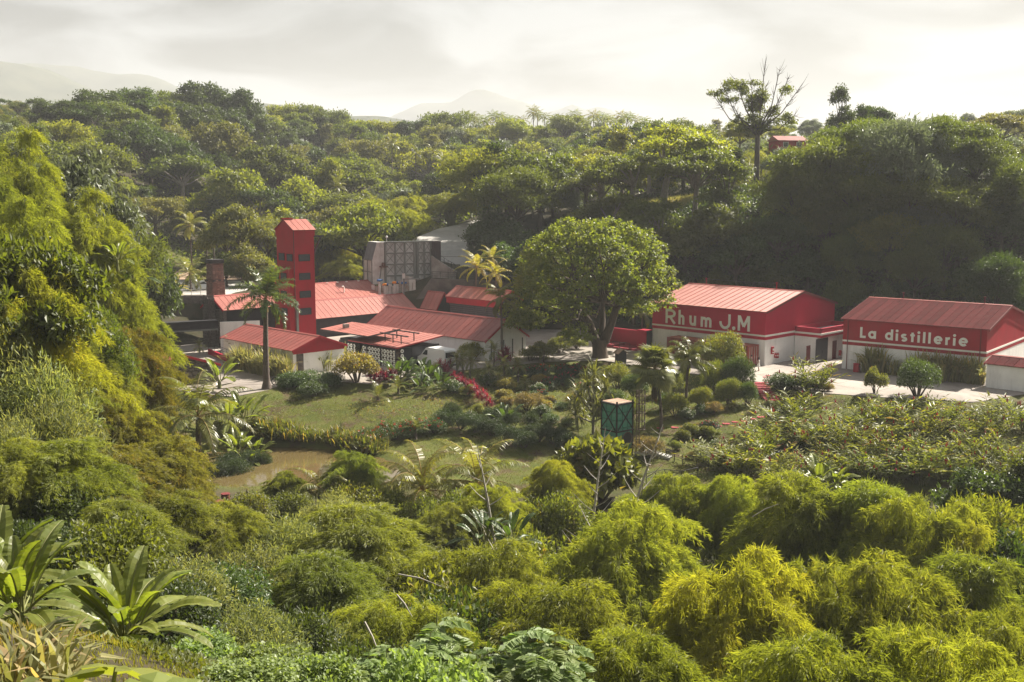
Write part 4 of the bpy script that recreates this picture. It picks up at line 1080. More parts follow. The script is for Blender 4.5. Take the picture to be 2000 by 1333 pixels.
for k_ in range(8): b.box(V3(Pg + xg * (1.2 + k_ * 0.255) + u7 * 0.05, 1.26), (0.22, 0.04, 2.45), rz=math.atan2(xg.y, xg.x))
b.obj('door_boards', M['dark'], dr)
# pier that rises beside the gable
pc = B7['R0'] - u7 * 0.5 + v7 * 0.3
b = MB(); b.box(V3(pc, 3.4), (1.0, 1.1, 6.8), rz=YAW); pier = b.obj('pier', M['mortar'], B7['root'])
stone_wall(pier, V3(pc - u7 * 0.58 - v7 * 0.55, 0), v7, 1.1, 7.2, 0.05, M['stone'], bw=0.5, bh=0.4, seed=5)
xs = u7.copy(); stone_wall(pier, V3(pc - u7 * 0.5 + v7 * 0.56, 0), u7, 1.0, 7.2, 0.05, M['stone'], bw=0.5, bh=0.4, seed=6)
# ---- chimney
cb = aty(420.5, 540, 147)
chm = empty('chimney', (cb.x, cb.y, 0), 'square weathered brick chimney with dark iron bands beside coconut palms', 'chimney')
b = MB(); ztop = aty(420, 507, 147).z
def sq(z, h_): return [Vector((cb.x, cb.y, z)) + DW * a * h_ + DL * c * h_ for a, c in ((-1, -1), (1, -1), (1, 1), (-1, 1))]
rows = [(0, 1.12), (ztop - 4.2, 0.93), (ztop - 0.5, 0.84)]
v = [p for z, h_ in rows for p in sq(z, h_)]
b.add(v, [(j * 4 + i, j * 4 + (i + 1) % 4, (j + 1) * 4 + (i + 1) % 4, (j + 1) * 4 + i) for j in range(2) for i in range(4)]); sh = b.obj('shaft', M['mortar'], chm)
# brick courses in front of the mortar shaft on the two visible faces
bm_ = []
for i in range(4):
    q = MB(); q.box((0, 0, 0), (1, 1, 1)); bm_.append(q.mesh('brick', M['brick']))
rs = random.Random(4)
zz = max(4.0, ztop - 5.6)
while zz < ztop - 0.62:
    h_ = 1.12 + (0.84 - 1.12) * zz / (ztop - 0.5)
    for f_, (xd, od) in enumerate(((DW, -DL), (DL, -DW))):
        s = -h_ + (0.0 if int(zz * 10) % 2 else -0.2)
        while s < h_:
            a = max(s, -h_); c = min(s + 0.42, h_); s += 0.42
            if c - a > 0.1:
                p = Vector((cb.x, cb.y, zz + 0.1)) + xd * (a + c) / 2 + od * (h_ + 0.005 + rs.uniform(0, 0.03)) - chm.location
                link('brick', bm_[0], sh, M=frame(p, xd * (c - a - 0.03), od * 0.08, UP * 0.18))
    zz += 0.21
for z, h_, hh in ((ztop - 0.25, 0.97, 0.5), (ztop - 3.0, 0.96, 0.35), (ztop - 5.4, 1.03, 0.3)):
    b = MB(); b.box((cb.x, cb.y, z), (2 * h_, 2 * h_, hh), rz=YAW); b.obj('band', M['dark'], chm)
# ---- stone store half hidden by bamboo
R0 = atz(354.7, 693.3, 3.5); E = None
B9 = gable('stone_store', 'low rubble stone store with red roof half hidden by bamboo', R0, R0 + DL * 13, 4.6, 1.95, M['mortar'], M['roof'], over=0.25, pitch=0.95)
stone_wall(B9['wall'], V3(B9['R0'] + DL * 0.22 - DW * 4.3, 0), DW, 8.6, 3.3, 0.06, M['stone'], bw=0.8, bh=0.45, top=lambda s: 3.25 - 0.34 * abs(s - 4.3), seed=9)
stone_wall(B9['wall'], V3(B9['R0'] + DL * 0.3 + DW * 4.36, 0), DL, 9, 1.8, 0.06, M['stone'], bw=0.8, bh=0.45, seed=10) if False else None
# ---- conveyor bridge
c0 = aty(424, 634, 137.0); c1 = aty(300, 640, 133)
cv = empty('conveyor_bridge', (c1.x, c1.y, hz(c1.x, c1.y)), 'dark covered conveyor bridge running into the stone boiler house', 'conveyor')
def beam(b, p, q, w, h_, mat_=0):
    p = Vector(p); q = Vector(q); x = (q - p); l = x.length; x.normalize(); y = UP.cross(x).normalized(); z = x.cross(y)
    b.box((0, 0, 0), (l, w, h_), M=frame((p + q) / 2, x, y, z), mat=mat_); return b
beam(MB(), c0, c1, 1.1, 0.95).obj('casing', M['darkwall'], cv)
beam(MB(), c0 + UP * 0.55, c1 + UP * 0.55, 1.4, 0.1).obj('lid', M['dark'], cv)
beam(MB(), c0 - UP * 0.62 - DL * 0.0, c1 - UP * 0.62, 1.2, 0.2).obj('girder', M['grey'], cv)
b = MB(); b.box((c1.x, c1.y, (c1.z - 0.7 + hz(c1.x, c1.y)) / 2), (0.4, 0.9, c1.z - 0.7 - hz(c1.x, c1.y)), rz=0.2); b.obj('trestle', M['darkconc'], cv)
# white wall between boiler house and shed
w0 = atz(428, 645, 3.0); b = MB(); b.box((w0.x + 2.4, w0.y + 1.5, 2.0), (5.2, 0.3, 4.0), rz=0.35); ww = b.obj('side_wall', M['white'], B7['root'])
# ---- tower
tb = aty(576.2, 560, 140)
t0 = Vector((tb.x, tb.y, 0)); tx = Vector((math.cos(R(42)), math.sin(R(42)), 0)); ty = Vector((-tx.y, tx.x, 0))
ta, tl = 3.15, 4.7
zE = aty(576, 449, 140).z; zR = zE + 1.35
tw = empty('tower', (t0.x, t0.y, 0), 'tall narrow red tower with louvred windows and pitched roof', 'tower')
foot = [t0, t0 + tx * ta, t0 + tx * ta + ty * tl, t0 + ty * tl]
ringwall('shaft', foot, 0, zE - 0.9, M['red'], tw)
b = MB(); o = 0.10
f2 = [t0 - tx * o - ty * o, t0 + tx * (ta + o) - ty * o, t0 + tx * (ta + o) + ty * (tl + o), t0 - tx * o + ty * (tl + o)]
lo_ = [V3(p, zE - 0.9) for p in f2]; hi_ = [V3(p, zE) for p in f2]
rA = V3(f2[0].lerp(f2[3], 0.5), zR - 0.05); rB = V3(f2[1].lerp(f2[2], 0.5), zR - 0.05)
b.add(lo_ + hi_ + [rA, rB], [(0, 1, 5, 4), (1, 2, 6, 9, 5), (2, 3, 7, 6), (3, 0, 4, 8, 7), (3, 2, 1, 0)]); b.obj('head', M['red'], tw)
d = MB(); ov = 0.25
def tp(a, c, z): return V3(t0 + tx * a + ty * c, z)
slp = (zR - zE) / (tl / 2 + 0.1)
E0 = tp(-ov, -ov, zE - slp * 0.15); E1 = tp(ta + ov, -ov, zE - slp * 0.15); Q0 = tp(-ov, tl / 2, zR); Q1 = tp(ta + ov, tl / 2, zR); G0 = tp(-ov, tl + ov, zE - slp * 0.15); G1 = tp(ta + ov, tl + ov, zE - slp * 0.15)
d.poly([E0, E1, Q1, Q0], 0.05); d.poly([Q0, Q1, G1, G0], 0.05); rf = d.obj('roof', M['trim'], tw)
slope(rf, E0, E1, Q0, Q1, M['roof_pale'], 0.9, 3); slope(rf, G0, G1, Q0, Q1, M['roof_pale'], 0.9, 3)
b = MB(); b.box(tp(0.4, tl / 2, zR + 0.1), (1.6, 0.5, 0.2), rz=R(42)); b.obj('ridge_vent', M['red'], rf)
for yy in (495.5 + 2, 534, 569, 602.5):                       # right face: four louvred windows
    p = plane_hit(595.5, yy + 13.0, t0, ty); q = plane_hit(595.5, yy - 0.5, t0, ty)
    louvre_window(tw, V3(t0 + tx * ta * 0.49, p.z), tx, 1.75, q.z - p.z, -ty)
for yy, xs_ in ((495, (551, 566.5)), (532, (547.5, 562.5)), (567, (548, 563)), (600, (549, 564.5))):
    for xx in xs_:
        p = plane_hit(xx, yy + 13.5 + (xx - 548) * 0.12, t0, tx); q = plane_hit(xx, yy - 0.5 + (xx - 548) * 0.12, t0, tx)
        outx = -tx
        louvre_window(tw, V3(p, p.z) + outx * (0.62 if yy > 520 else 0.0), -ty, 1.5, q.z - p.z, -tx)
zs_ = plane_hit(560, 524, t0, tx).z                           # lower casing stands proud on the left face
b = MB(); k = [t0 - tx * 0.6 + ty * 0.45, t0 - tx * 0.003 + ty * 0.45, t0 - tx * 0.003 + ty * tl, t0 - tx * 0.6 + ty * tl]
b.add([V3(p, 0) for p in k] + [V3(p, zs_) for p in k], [(0, 1, 5, 4), (1, 2, 6, 5), (2, 3, 7, 6), (3, 0, 4, 7), (4, 5, 6, 7)]); b.obj('casing', M['red'], tw)
b = MB(); b.tube([V3(t0 - tx * 0.06 - ty * 0.16, zE - 0.1), V3(t0 - tx * 0.06 - ty * 0.08, zE - 1.2), V3(t0 - tx * 0.06 - ty * 0.08, 0)], 0.05, n=6); b.obj('down_pipe', M['dark'], tw)
b = MB(); b.box(V3(t0 + tx * 0.22 - ty * 0.08, 3.2), (0.3, 0.12, 6.4), rz=R(42)); b.obj('cable_duct', M['grey'], tw)
g0 = tp(ta, 0.6, zE - 1.0); b = MB(); beam(b, g0, g0 + tx * 1.9, 0.22, 0.28); beam(b, g0 - UP * 3.0, g0 + tx * 1.5 - UP * 0.1, 0.2, 0.22); b.obj('hoist_bracket', M['dark'], tw)
# ---- barrel store: flat roofed dark building with barrels stacked behind its front
K0 = atz(777, 720, 0); zc = 2.55
bs = empty('barrel_store', (K0.x, K0.y, 0), 'dark flat-roofed barrel store with low red roof in front of the tower', 'building')
LB = 13.5; WB = 6.6
b = MB(); b.box(V3(K0 + DL * (LB / 2) + DW * (WB / 2 + 0.55), 1.2), (WB - 0.9, LB - 0.3, 2.4), rz=YAW); b.obj('wall', M['darkwall'], bs)
b = MB(); b.box(V3(K0 + DL * 0.10 + DW * 2.9 , 1.22), (WB - 2.2, 0.12, 2.44), rz=YAW); b.obj('side_wall', mat('black_panel', (0.02, 0.02, 0.025), rough=0.5), bs)
for k_ in range(3):
    q = MB(); q.box(V3(K0 + DL * 0.02 + DW * (2.9 + (k_ - 1) * 1.45), 1.25), (1.38, 0.05, 2.3), rz=YAW); q.obj('side_panel', MATS['black_panel'], bs)
e0 = V3(K0 - DW * 0.35 - DL * 0.35, zc); e1 = V3(K0 - DW * 0.35 + DL * (LB * 0.72), zc); r0 = e0 + DW * 7.4 + UP * 0.85; r1 = e1 + DW * 7.4 + UP * 0.85
b = MB(); b.poly([e0, e1, r1, r0], 0.1); rf = b.obj('roof', M['red'], bs); slope(rf, e0, e1, r0, r1, M['roof_pale'], 0.95, 4)
# raised left part of the roof
e0 = V3(K0 - DW * 0.9 + DL * 4.6, zc + 1.0); e1 = V3(K0 - DW * 0.9 + DL * (LB + 1.5), zc + 1.0); r0 = e0 + DW * 5.0 + UP * 0.5; r1 = e1 + DW * 5.0 + UP * 0.5
b = MB(); b.poly([e0, e1, r1, r0], 0.12); rf2 = b.obj('raised_roof', M['dark'], bs); slope(rf2, e0, e1, r0, r1, M['roof_pale'], 0.95, 4)
b = MB()
for s_ in (0.6, 2.2, 3.8): b.box(V3(K0 + DL * (s_ + 0.2) + DW * 1.2, zc + 0.75), (0.1, 0.1, 1.0), rz=YAW)
beam(b, V3(K0 + DL * 5 + DW * 1.2, zc + 1.25), V3(K0 - DL * 0.6 + DW * 1.2, zc + 1.25), 0.14, 0.14); beam(b, V3(K0 + DL * 5 + DW * 3.2, zc + 1.45), V3(K0 - DL * 0.2 + DW * 3.2, zc + 1.45), 0.14, 0.14)
for s_ in (0.8, 4.2): b.box(V3(K0 + DL * s_ + DW * 3.2, zc + 0.95), (0.1, 0.1, 1.0), rz=YAW)
beam(b, V3(K0 + DL * 4 + DW * 1.2, zc + 1.2), V3(K0 + DL * 4 + DW * 3.2, zc + 1.4), 0.12, 0.12); b.obj('pergola_frame', M['dark'], bs)
b = MB(); b.box(V3(K0 + DL * 12 + DW * 1.0, zc + 1.5), (0.7, 0.5, 0.5), rz=YAW); b.obj('roof_vent', M['grey'], rf2)
b = MB()
for k_ in range(5): b.box(V3(K0 - DW * 0.25 + DL * (0.08 + k_ * 2.9), 1.2), (0.12, 0.12, 2.4), rz=YAW)
b.obj('post', M['dark'], bs)
# barrels
bb = MB(); bb.tube([(0, 0.01, 0), (0, 0.3, 0), (0, 0.75, 0)], [0.255, 0.29, 0.27], n=14, mat=0); bb = bb.mesh('body', mat('barrel_wood', (0.10, 0.07, 0.05), (0.06, 0.04, 0.03), scale=4))
hd = MB()
k = 18
v = [(0.25 * math.cos(2 * math.pi * i / k), -0.012, 0.25 * math.sin(2 * math.pi * i / k)) for i in range(k)] + [(0.10 * math.cos(2 * math.pi * i / k), -0.012, 0.10 * math.sin(2 * math.pi * i / k) - 0.01) for i in range(k)] + [(0.25 * math.cos(2 * math.pi * i / k), 0.02, 0.25 * math.sin(2 * math.pi * i / k)) for i in range(k)]
hd.add(v, [(i, (i + 1) % k, k + (i + 1) % k, k + i) for i in range(k)] + [(2 * k + i, 2 * k + (i + 1) % k, (i + 1) % k, i) for i in range(k)]); hd = hd.mesh('barrel_head', M['cream'])
hb_ = MB(); hb_.add([(0.10 * math.cos(2 * math.pi * i / k), -0.008, 0.10 * math.sin(2 * math.pi * i / k) - 0.01) for i in range(k)], [tuple(range(k))]); hb_ = hb_.mesh('stamp', M['dark'])
Mb = frame((0, 0, 0), -DL, DW, UP)
WP = K0 - DW * 0.2
def barrel(s, z, lab):
    e = empty('barrel', V3(WP + DL * s, z), lab, 'barrel', 'white headed barrels racked in the dark store')
    link('body', bb, e, M=Mb); link('barrel_head', hd, e, M=Mb); link('stamp', hb_, e, M=Mb)
for r_ in range(5):
    for c_ in range(11):
        if r_ == 4 and c_ > 8: continue
        barrel(0.45 + c_ * 0.615, 0.30 + r_ * 0.53 if r_ < 4 else 0.30 + 3 * 0.53, 'white headed barrel racked in rows along the dark store front') if r_ < 4 else None
    for c_ in range(3):
        if r_ in (2, 3): barrel(8.6 + c_ * 0.615, 0.30 + r_ * 0.53, 'white headed barrel in the short rows left of the long rack')
Mb2 = frame((0, 0, 0), DW, DL, UP)
for r_ in range(3):
    e = empty('barrel', V3(K0 + DW * 0.62 - DL * 0.1, 0.85 + r_ * 0.6), 'white headed barrel stacked at the side end of the rack', 'barrel', 'white headed barrels racked in the dark store')
    link('body', bb, e, M=Mb2); link('barrel_head', hd, e, M=Mb2); link('stamp', hb_, e, M=Mb2)
# ---- white van
vb = atz(880, 722, 0)
vn = empty('van', vb, 'white high roofed van with dark rear window parked by the dark store', 'van')
Mv = frame((0, 0, 0), DW, DL, UP)                 # x across, y forward
prof = [(0.0, 0.45), (0.0, 1.5), (0.06, 2.25), (0.25, 2.42), (3.2, 2.45), (3.55, 2.35), (4.35, 1.45), (5.05, 1.15), (5.25, 0.75), (5.25, 0.42)]
hw = 0.98
b = MB(); k = len(prof)
v = [(-hw * (1 if z < 1.5 else 0.9), y, z) for y, z in prof] + [(hw * (1 if z < 1.5 else 0.9), y, z) for y, z in prof]
b.add(v, [tuple(range(k)), tuple(range(2 * k - 1, k - 1, -1))] + [(i, k + i, k + (i + 1) % k, (i + 1) % k) for i in range(k)]); link('body', b.mesh('body', M['vanwhite']), vn, M=Mv)
b = MB(); b.box((0, -0.02, 1.78), (1.5, 0.06, 0.62)); link('rear_window', b.mesh('rear_window', M['glass']), vn, M=Mv)
b = MB(); b.add([(-.84, 3.62, 2.26), (.84, 3.62, 2.26), (.92, 4.32, 1.55), (-.92, 4.32, 1.55)], [(0, 1, 2, 3)]); link('windscreen', b.mesh('windscreen', M['glass']), vn, M=Mv)
for s_ in (-1, 1):
    b = MB(); b.add([(s_ * .935, 3.15, 2.1), (s_ * .935, 3.55, 2.1), (s_ * .992, 4.1, 1.52), (s_ * .992, 3.15, 1.52)], [(0, 1, 2, 3)]); link('side_window', b.mesh('side_window', M['glass']), vn, M=Mv)
    b = MB(); b.box((s_ * 0.86, -0.03, 1.15), (0.12, 0.05, 0.4)); link('tail_light', b.mesh('tail_light', M['red']), vn, M=Mv)
    for yy in (0.95, 4.2):
        b = MB(); b.cyl((s_ * 0.80, yy, 0.34), (s_ * 1.0, yy, 0.34), 0.34, n=16); o = link('wheel', b.mesh('wheel', M['tyre']), vn, M=Mv)
        b = MB(); b.cyl((s_ * 0.98, yy, 0.34), (s_ * 1.01, yy, 0.34), 0.2, n=12); link('rim', b.mesh('rim', M['palegrey']), o)
b = MB(); b.box((0, -0.05, 0.5), (1.9, 0.12, 0.2)); link('bumper', b.mesh('bumper', M['dark']), vn, M=Mv)
# ---- grey hopper with cross braced panels
SY = 171.0
sx_ = Vector((math.cos(R(28)), math.sin(R(28)), 0)); sy_ = Vector((-sx_.y, sx_.x, 0))
sf = aty(752.4, 500, SY); s0 = Vector((sf.x, sf.y, 0))
zT = aty(752, 473, SY).z; zK = aty(752, 508, SY).z; zB = aty(752, 548, SY).z - 0.6
ln = 1.0
for _ in range(200):
    if proj(V3(s0 + sx_ * ln, zT))[0] > 842: break
    ln += 0.05
hp = empty('grey_hopper', (s0.x, s0.y, zB), 'grey steel cane hopper with cross braced panels above the red roofs', 'hopper')
dp = 4.5
b = MB(); k = [s0 + sy_ * 0.05, s0 + sx_ * ln + sy_ * 0.05, s0 + sx_ * ln + sy_ * dp, s0 + sy_ * dp]
b.add([V3(p, zB) for p in k] + [V3(p, zT - 0.1) for p in k], [(0, 1, 5, 4), (1, 2, 6, 5), (2, 3, 7, 6), (3, 0, 4, 7), (4, 5, 6, 7)]); b.obj('box', M['grey'], hp)
cols = [0, 0.205, 0.41, 0.625, 0.69, 0.835, 0.98]
rowz = [zT, zT - (zT - zB) * 0.265, zT - (zT - zB) * 0.53, zT - (zT - zB) * 0.80, zB]
pmesh = MB(); pmesh.box((0, 0, 0), (1, 1, 1)); pmesh = pmesh.mesh('panel', M['panel'])
bmesh_ = MB(); bmesh_.box((0, 0, 0), (1, 1, 1)); bmesh_ = bmesh_.mesh('brace', M['grey'])
for i in range(6):
    if i == 3: continue
    xa, xb = cols[i] * ln, cols[i + 1] * ln
    for j in range(4):
        za, zb_ = rowz[j + 1], rowz[j]
        c = V3(s0 + sx_ * (xa + xb) / 2 + sy_ * 0.0, (za + zb_) / 2) - hp.location
        link('panel', pmesh, hp, M=frame(c, sx_ * (xb - xa - 0.12), sy_ * 0.08, UP * (zb_ - za - 0.1)))
        if j < 3:
            for s_ in (-1, 1):
                dv_ = sx_ * (xb - xa - 0.15) + UP * ((zb_ - za - 0.12) * s_); l = dv_.length; x = dv_.normalized()
                link('brace', bmesh_, hp, M=frame(c - sy_ * (0.08 if s_ > 0 else 0.12), x * l, -sy_ * 0.05, sy_.cross(x) * 0.09))
for i, cx_ in enumerate(cols):
    c = V3(s0 + sx_ * cx_ * ln - sy_ * 0.12, (zT + zB) / 2) - hp.location
    link('post', bmesh_, hp, M=frame(c, sx_ * (0.28 if i not in (3, 4) else 0.4), sy_ * 0.2, UP * (zT - zB + 0.05)))
for j, z in enumerate(rowz[:-1]):
    c = V3(s0 + sx_ * ln * 0.49 - sy_ * 0.1, z - 0.06) - hp.location
    link('beam', bmesh_, hp, M=frame(c, sx_ * ln * 0.985, sy_ * 0.16, UP * 0.24))
# left wing with sloping face
b = MB(); fr_ = [(0, zB), (0, zT - 0.02), (-1.25, zT - 0.02), (-2.1, zK), (-2.1, zB)]
f0 = [V3(s0 + sx_ * (a - 0.2), z) for a, z in fr_]; f1 = [p + sy_ * 4.2 for p in f0]
b.add(f0 + f1, [(0, 1, 2, 3, 4)[::-1], (5, 6, 7, 8, 9), (1, 6, 7, 2), (3, 8, 9, 4)]); b.obj('wing', M['palegrey'], hp)
b = MB(); b.add([f0[2], f0[3], f1[3], f1[2]], [(0, 1, 2, 3)]); b.obj('sloping_face', mat('slate_sheet', (0.17, 0.17, 0.18), (0.12, 0.12, 0.13), scale=1), hp)
b = MB()
for t_ in (0.02, 0.5, 0.98):
    p = f0[4].lerp(f1[4], t_); b.box(V3(p, (zB + zK) / 2) - sx_ * 0.06, (0.14, 0.14, zK - zB), rz=R(28))
for z in (zK - 0.05, (zK + zB) / 2): beam(b, V3(f0[4], z) - sx_ * 0.05, V3(f1[4], z) - sx_ * 0.05, 0.12, 0.14)
b.obj('wing_frame', M['grey'], hp)
b = MB(); p = V3(s0 + sx_ * (ln + 0.7), (zT + zB) / 2 + 1.2); b.box(p, (1.3, 2.0, zT - zB - 2.4), rz=R(28)); b.obj('dark_hood', mat('brown_sheet', (0.055, 0.035, 0.04), rough=0.7), hp)
b = MB(); p = V3(s0 + sx_ * 0.3, zT); b.cyl(p, p + UP * 0.7, 0.04, n=6); b.tube([p + UP * a_ for a_ in (0.62, 0.7, 0.85, 0.98, 1.04)], [0.02, 0.15, 0.2, 0.13, 0.01], n=8); b.obj('beacon', M['cream'], hp)
b = MB(); p = V3(s0 - sx_ * 0.5 - sy_ * 0.5, aty(752, 521, SY).z); b.box(p, (1.2, 0.8, 0.2), rz=R(28)); b.cyl(p + UP * 0.1, p + UP * 0.7, 0.35, 0.3, n=10); b.obj('motor', mat('rusty_motor', (0.12, 0.06, 0.045)), hp)
for a_ in (0.0, 0.45):
    b = MB(); beam(b, p - sx_ * 0.4 - UP * 0.1, V3(p - sx_ * 0.8, zB + 0.4), 0.1, 0.14); b.obj('strut', M['grey'], hp); break
# ---- rusty sheet wall with pumps before the hopper
zq = aty(760, 548, 168).z
sw = aty(725, 548, 168.0); se = aty(812, 548, 168.0)
sr = empty('sheet_screen', (sw.x, sw.y, 0), 'rusty screen of upright metal sheets in front of the grey hopper', 'screen')
rs = random.Random(8)
npn = 13
for i in range(npn):
    a = sw.lerp(se, i / npn); c = sw.lerp(se, (i + 1) / npn); h_ = zq + rs.uniform(-0.5, 0.6) + (0.6 if i > 8 else -0.5)
    b = MB(); b.box(V3((a + c) / 2, h_ / 2) + Vector((0, rs.uniform(-0.1, 0.1), 0)), ((c - a).length - 0.05, 0.08, h_), rz=rs.uniform(-0.12, 0.12)); b.obj('metal_sheet', M['rust'] if rs.random() < 0.6 else M['palegrey'], sr)
for i, (xx, yy, m1) in enumerate(((740, 548, M['blue']), (751, 556, M['orange']), (770, 552, M['orange']), (787, 553, M['blue']))):
    p = aty(xx, yy, 166.4); pu = empty('pump', (p.x, p.y, 0), ['blue pump on the pipe nearest the rear hall roof', 'orange ended pump on the shorter pipe below the hopper', 'orange ended pump on the middle pipe below the hopper', 'blue and white pump beside the grey pipe frame'][i], 'pump', 'pumps on standpipes below the hopper')
    b = MB(); b.cyl((p.x, p.y, 0), (p.x, p.y, p.z - 0.2), 0.13, n=8); b.cyl((p.x + 0.5, p.y + 0.1, 0), (p.x + 0.1, p.y, p.z - 0.3), 0.08, n=6); b.obj('standpipe', M['palegrey'], pu)
    b = MB(); b.tube([(p.x - 0.32, p.y - 0.1, p.z), (p.x - 0.25, p.y - 0.1, p.z), (p.x + 0.3, p.y, p.z), (p.x + 0.4, p.y, p.z)], [0.1, 0.2, 0.2, 0.1], n=10); b.obj('casing', m1, pu)
    b = MB(); b.cyl((p.x + 0.2, p.y, p.z), (p.x + 0.62, p.y, p.z + 0.04), 0.14, n=10); b.obj('motor', M['blue'], pu)
b = MB(); p = aty(789, 570, 166.2); q = aty(815, 545, 166.5); b.tube([(p.x, p.y, 0), (p.x, p.y, q.z), (q.x + 0.5, q.y, q.z)], 0.16, n=8); b.obj('pipe_frame', M['grey'], None, 'grey steel pipe frame rising beside the weathered retaining wall', 'pipe')
# ---- retaining walls below the ramp
def rwall(name, label, pts, thick, m):
    """pts: (x, y, z0, z1) along the wall"""
    b = MB(); k = len(pts); F_ = []; Bk = []
    for i, (x, y, z0, z1) in enumerate(pts):
        a = pts[max(0, i - 1)]; c = pts[min(k - 1, i + 1)]; e = Vector((c[0] - a[0], c[1] - a[1], 0)).normalized(); n_ = Vector((-e.y, e.x, 0)) * thick
        F_ += [(x, y, z0), (x, y, z1)]; Bk += [(x + n_.x, y + n_.y, z0), (x + n_.x, y + n_.y, z1)]
    v = F_ + Bk; o_ = 2 * k; f = []
    for i in range(k - 1):
        f += [(2 * i, 2 * i + 2, 2 * i + 3, 2 * i + 1), (2 * i + 1, 2 * i + 3, o_ + 2 * i + 3, o_ + 2 * i + 1), (o_ + 2 * i, o_ + 2 * i + 1, o_ + 2 * i + 3, o_ + 2 * i + 2)]
    f += [(0, 1, o_ + 1, o_), (2 * k - 2, o_ + 2 * k - 2, o_ + 2 * k - 1, 2 * k - 1)]
    b.add(v, f); return b.obj(name, m, None, label, 'wall')
rwall('retaining_wall', 'dark weathered retaining wall under the ramp platform', [(-16.5, 166.2, 0, 3.0), (-13.2, 166.2, 0, 7.6), (-9, 165.6, 0, 7.5), (-3, 165.2, 0, 7.3), (3, 163.8, 0, 6.9), (10, 162.5, 0, 5.5)], 0.5, M['darkconc'])
pw_ = [aty(842, 500, 173), aty(860, 512, 172), aty(875, 522, 171), aty(889, 530, 169.5)]
rwall('ramp_wall', 'pale stained concrete wing wall curving down beside the hopper', [(p.x, p.y, 6.5, p.z) for p in pw_], 0.35, M['concrete'])
railing('railing', 'dark railing along the top of the curving ramp wall', [Vector((p.x, p.y + 0.2, p.z)) for p in pw_], 1.1, M['dark'], 0.9, rails=2)
railing('railing', 'dark railing along the platform edge above the weathered wall', [(-13.0, 166.4, 7.6), (-9, 165.8, 7.5), (-3, 165.4, 7.3), (3, 164.0, 6.9)], 1.1, M['dark'], 1.6)
rwall('terrace_wall', 'low stone terrace wall below the upper yard and cars', [(-62, 149.4, 2.5, 6.35), (-52, 149.2, 1.0, 6.35), (-43, 149.6, 0, 6.35)], 0.4, M['stone'])
b = MB()
railing('railing', 'pale guard rail by the car on the upper yard', [(-52, 151, 6.2), (-47.5, 151.3, 6.2), (-43.5, 151.8, 6.2)], 0.9, M['palegrey'], 1.5, rails=2)
# ---- concrete ramp and red handrail wall left of the front shed
p0 = atz(408, 692, 0.0); p1 = atz(468, 716, 0.0)
rr = empty('ramp_kerb', (p0.x, p0.y, 0), 'low red painted ramp wall with dark handrail beside the front shed', 'ramp')
beam(MB(), p0 + UP * 0.35, p1 + UP * 0.3, 0.25, 0.7).obj('kerb_wall', M['crimson'], rr)
b = MB(); b.tube([p0 + UP * 1.6, p1 + UP * 1.5], 0.03); b.tube([p0 + UP * 1.15, p1 + UP * 1.05], 0.02)
for i in range(6): q = p0.lerp(p1, i / 5); b.cyl(q + UP * 0.6, q + UP * 1.6, 0.03, n=6)
b.obj('handrail', M['dark'], rr)
# ------------------------------------------------------------------ green water tank with caged ladder
TY = 91.0
tk = aty(1205, 800, TY); k0 = Vector((tk.x, tk.y, 0))
zt_ = aty(1205, 790.5, TY).z; gz = hz(k0.x, k0.y + 1.2)
ax = Vector((math.cos(R(38)), math.sin(R(38)), 0)); ay = Vector((-ax.y, ax.x, 0)); S = 2.0
zbm = zt_ - 2.55
tank = empty('water_tank', (k0.x, k0.y, gz), 'green panelled steel water tank with rusty top on a braced frame', 'tank')
b = MB(); b.box(V3(k0 + ax * S / 2 + ay * S / 2, (zt_ + gz) / 2), (S - 0.1, S - 0.1, zt_ - gz - 0.1), rz=R(38)); b.obj('core', mat('tank_core', (0.03, 0.10, 0.075)), tank)
pm = MB(); pm.box((0, 0, 0), (1, 1, 1)); pm = pm.mesh('panel', M['tank'])
fm = MB(); fm.box((0, 0, 0), (1, 1, 1)); fm = fm.mesh('brace', M['dark'])
nrow = int((zt_ - gz) / 0.72)
for (x, o_, out) in ((ax, k0, -ay), (ay, k0, -ax)):
    for i in range(3):
        for j in range(nrow):
            z = zt_ - 0.1 - (j + 0.5) * 0.72
            c = V3(o_ + x * (S * (i + 0.5) / 3) + out * 0.0, z) - tank.location
            link('panel', pm, tank, M=frame(c, x * (S / 3 - 0.07), out * 0.10, UP * 0.66))
    for z in (zt_ - 0.04, zbm):
        link('beam', fm, tank, M=frame(V3(o_ + x * S / 2 + out * 0.09, z) - tank.location, x * (S + 0.1), out * 0.12, UP * 0.12))
    for s_ in (-1, 1):
        d = x * (S - 0.1) + UP * (2.3 * s_); l = d.length; d.normalize()
        link('brace', fm, tank, M=frame(V3(o_ + x * S / 2 + out * (0.10 + 0.04 * s_), (zt_ + zbm) / 2) - tank.location, d * l, out * 0.05, out.cross(d) * 0.09))
for p in (k0, k0 + ax * S, k0 + ay * S):
    link('leg', fm, tank, M=frame(V3(p - ax * 0.05 - ay * 0.05, (zt_ + gz) / 2 + 0.1) - tank.location, ax * 0.12, ay * 0.12, UP * (zt_ - gz + 0.3)))
pl_ = MB(); pl_.box((0, 0, 0), (1, 1, 1)); pl_ = pl_.mesh('plank', M['tanktop'])
for i in range(6):
    link('plank', pl_, tank, M=frame(V3(k0 + ax * (S * (i + 0.5) / 6) + ay * S / 2, zt_ + 0.03 + 0.006 * (i % 2)) - tank.location, ax * (S / 6 - 0.03), ay * S, UP * 0.05))
b = MB(); c = k0 + ax * S * 0.62 - ay * 0.02; zz = zbm - 0.75
b.tube([V3(c, zz) - ay * 0.12, V3(c, zz) - ay * 0.10], 0.55, n=18); b.obj('manhole', M['dark'], tank)
b = MB(); v = []; f = []
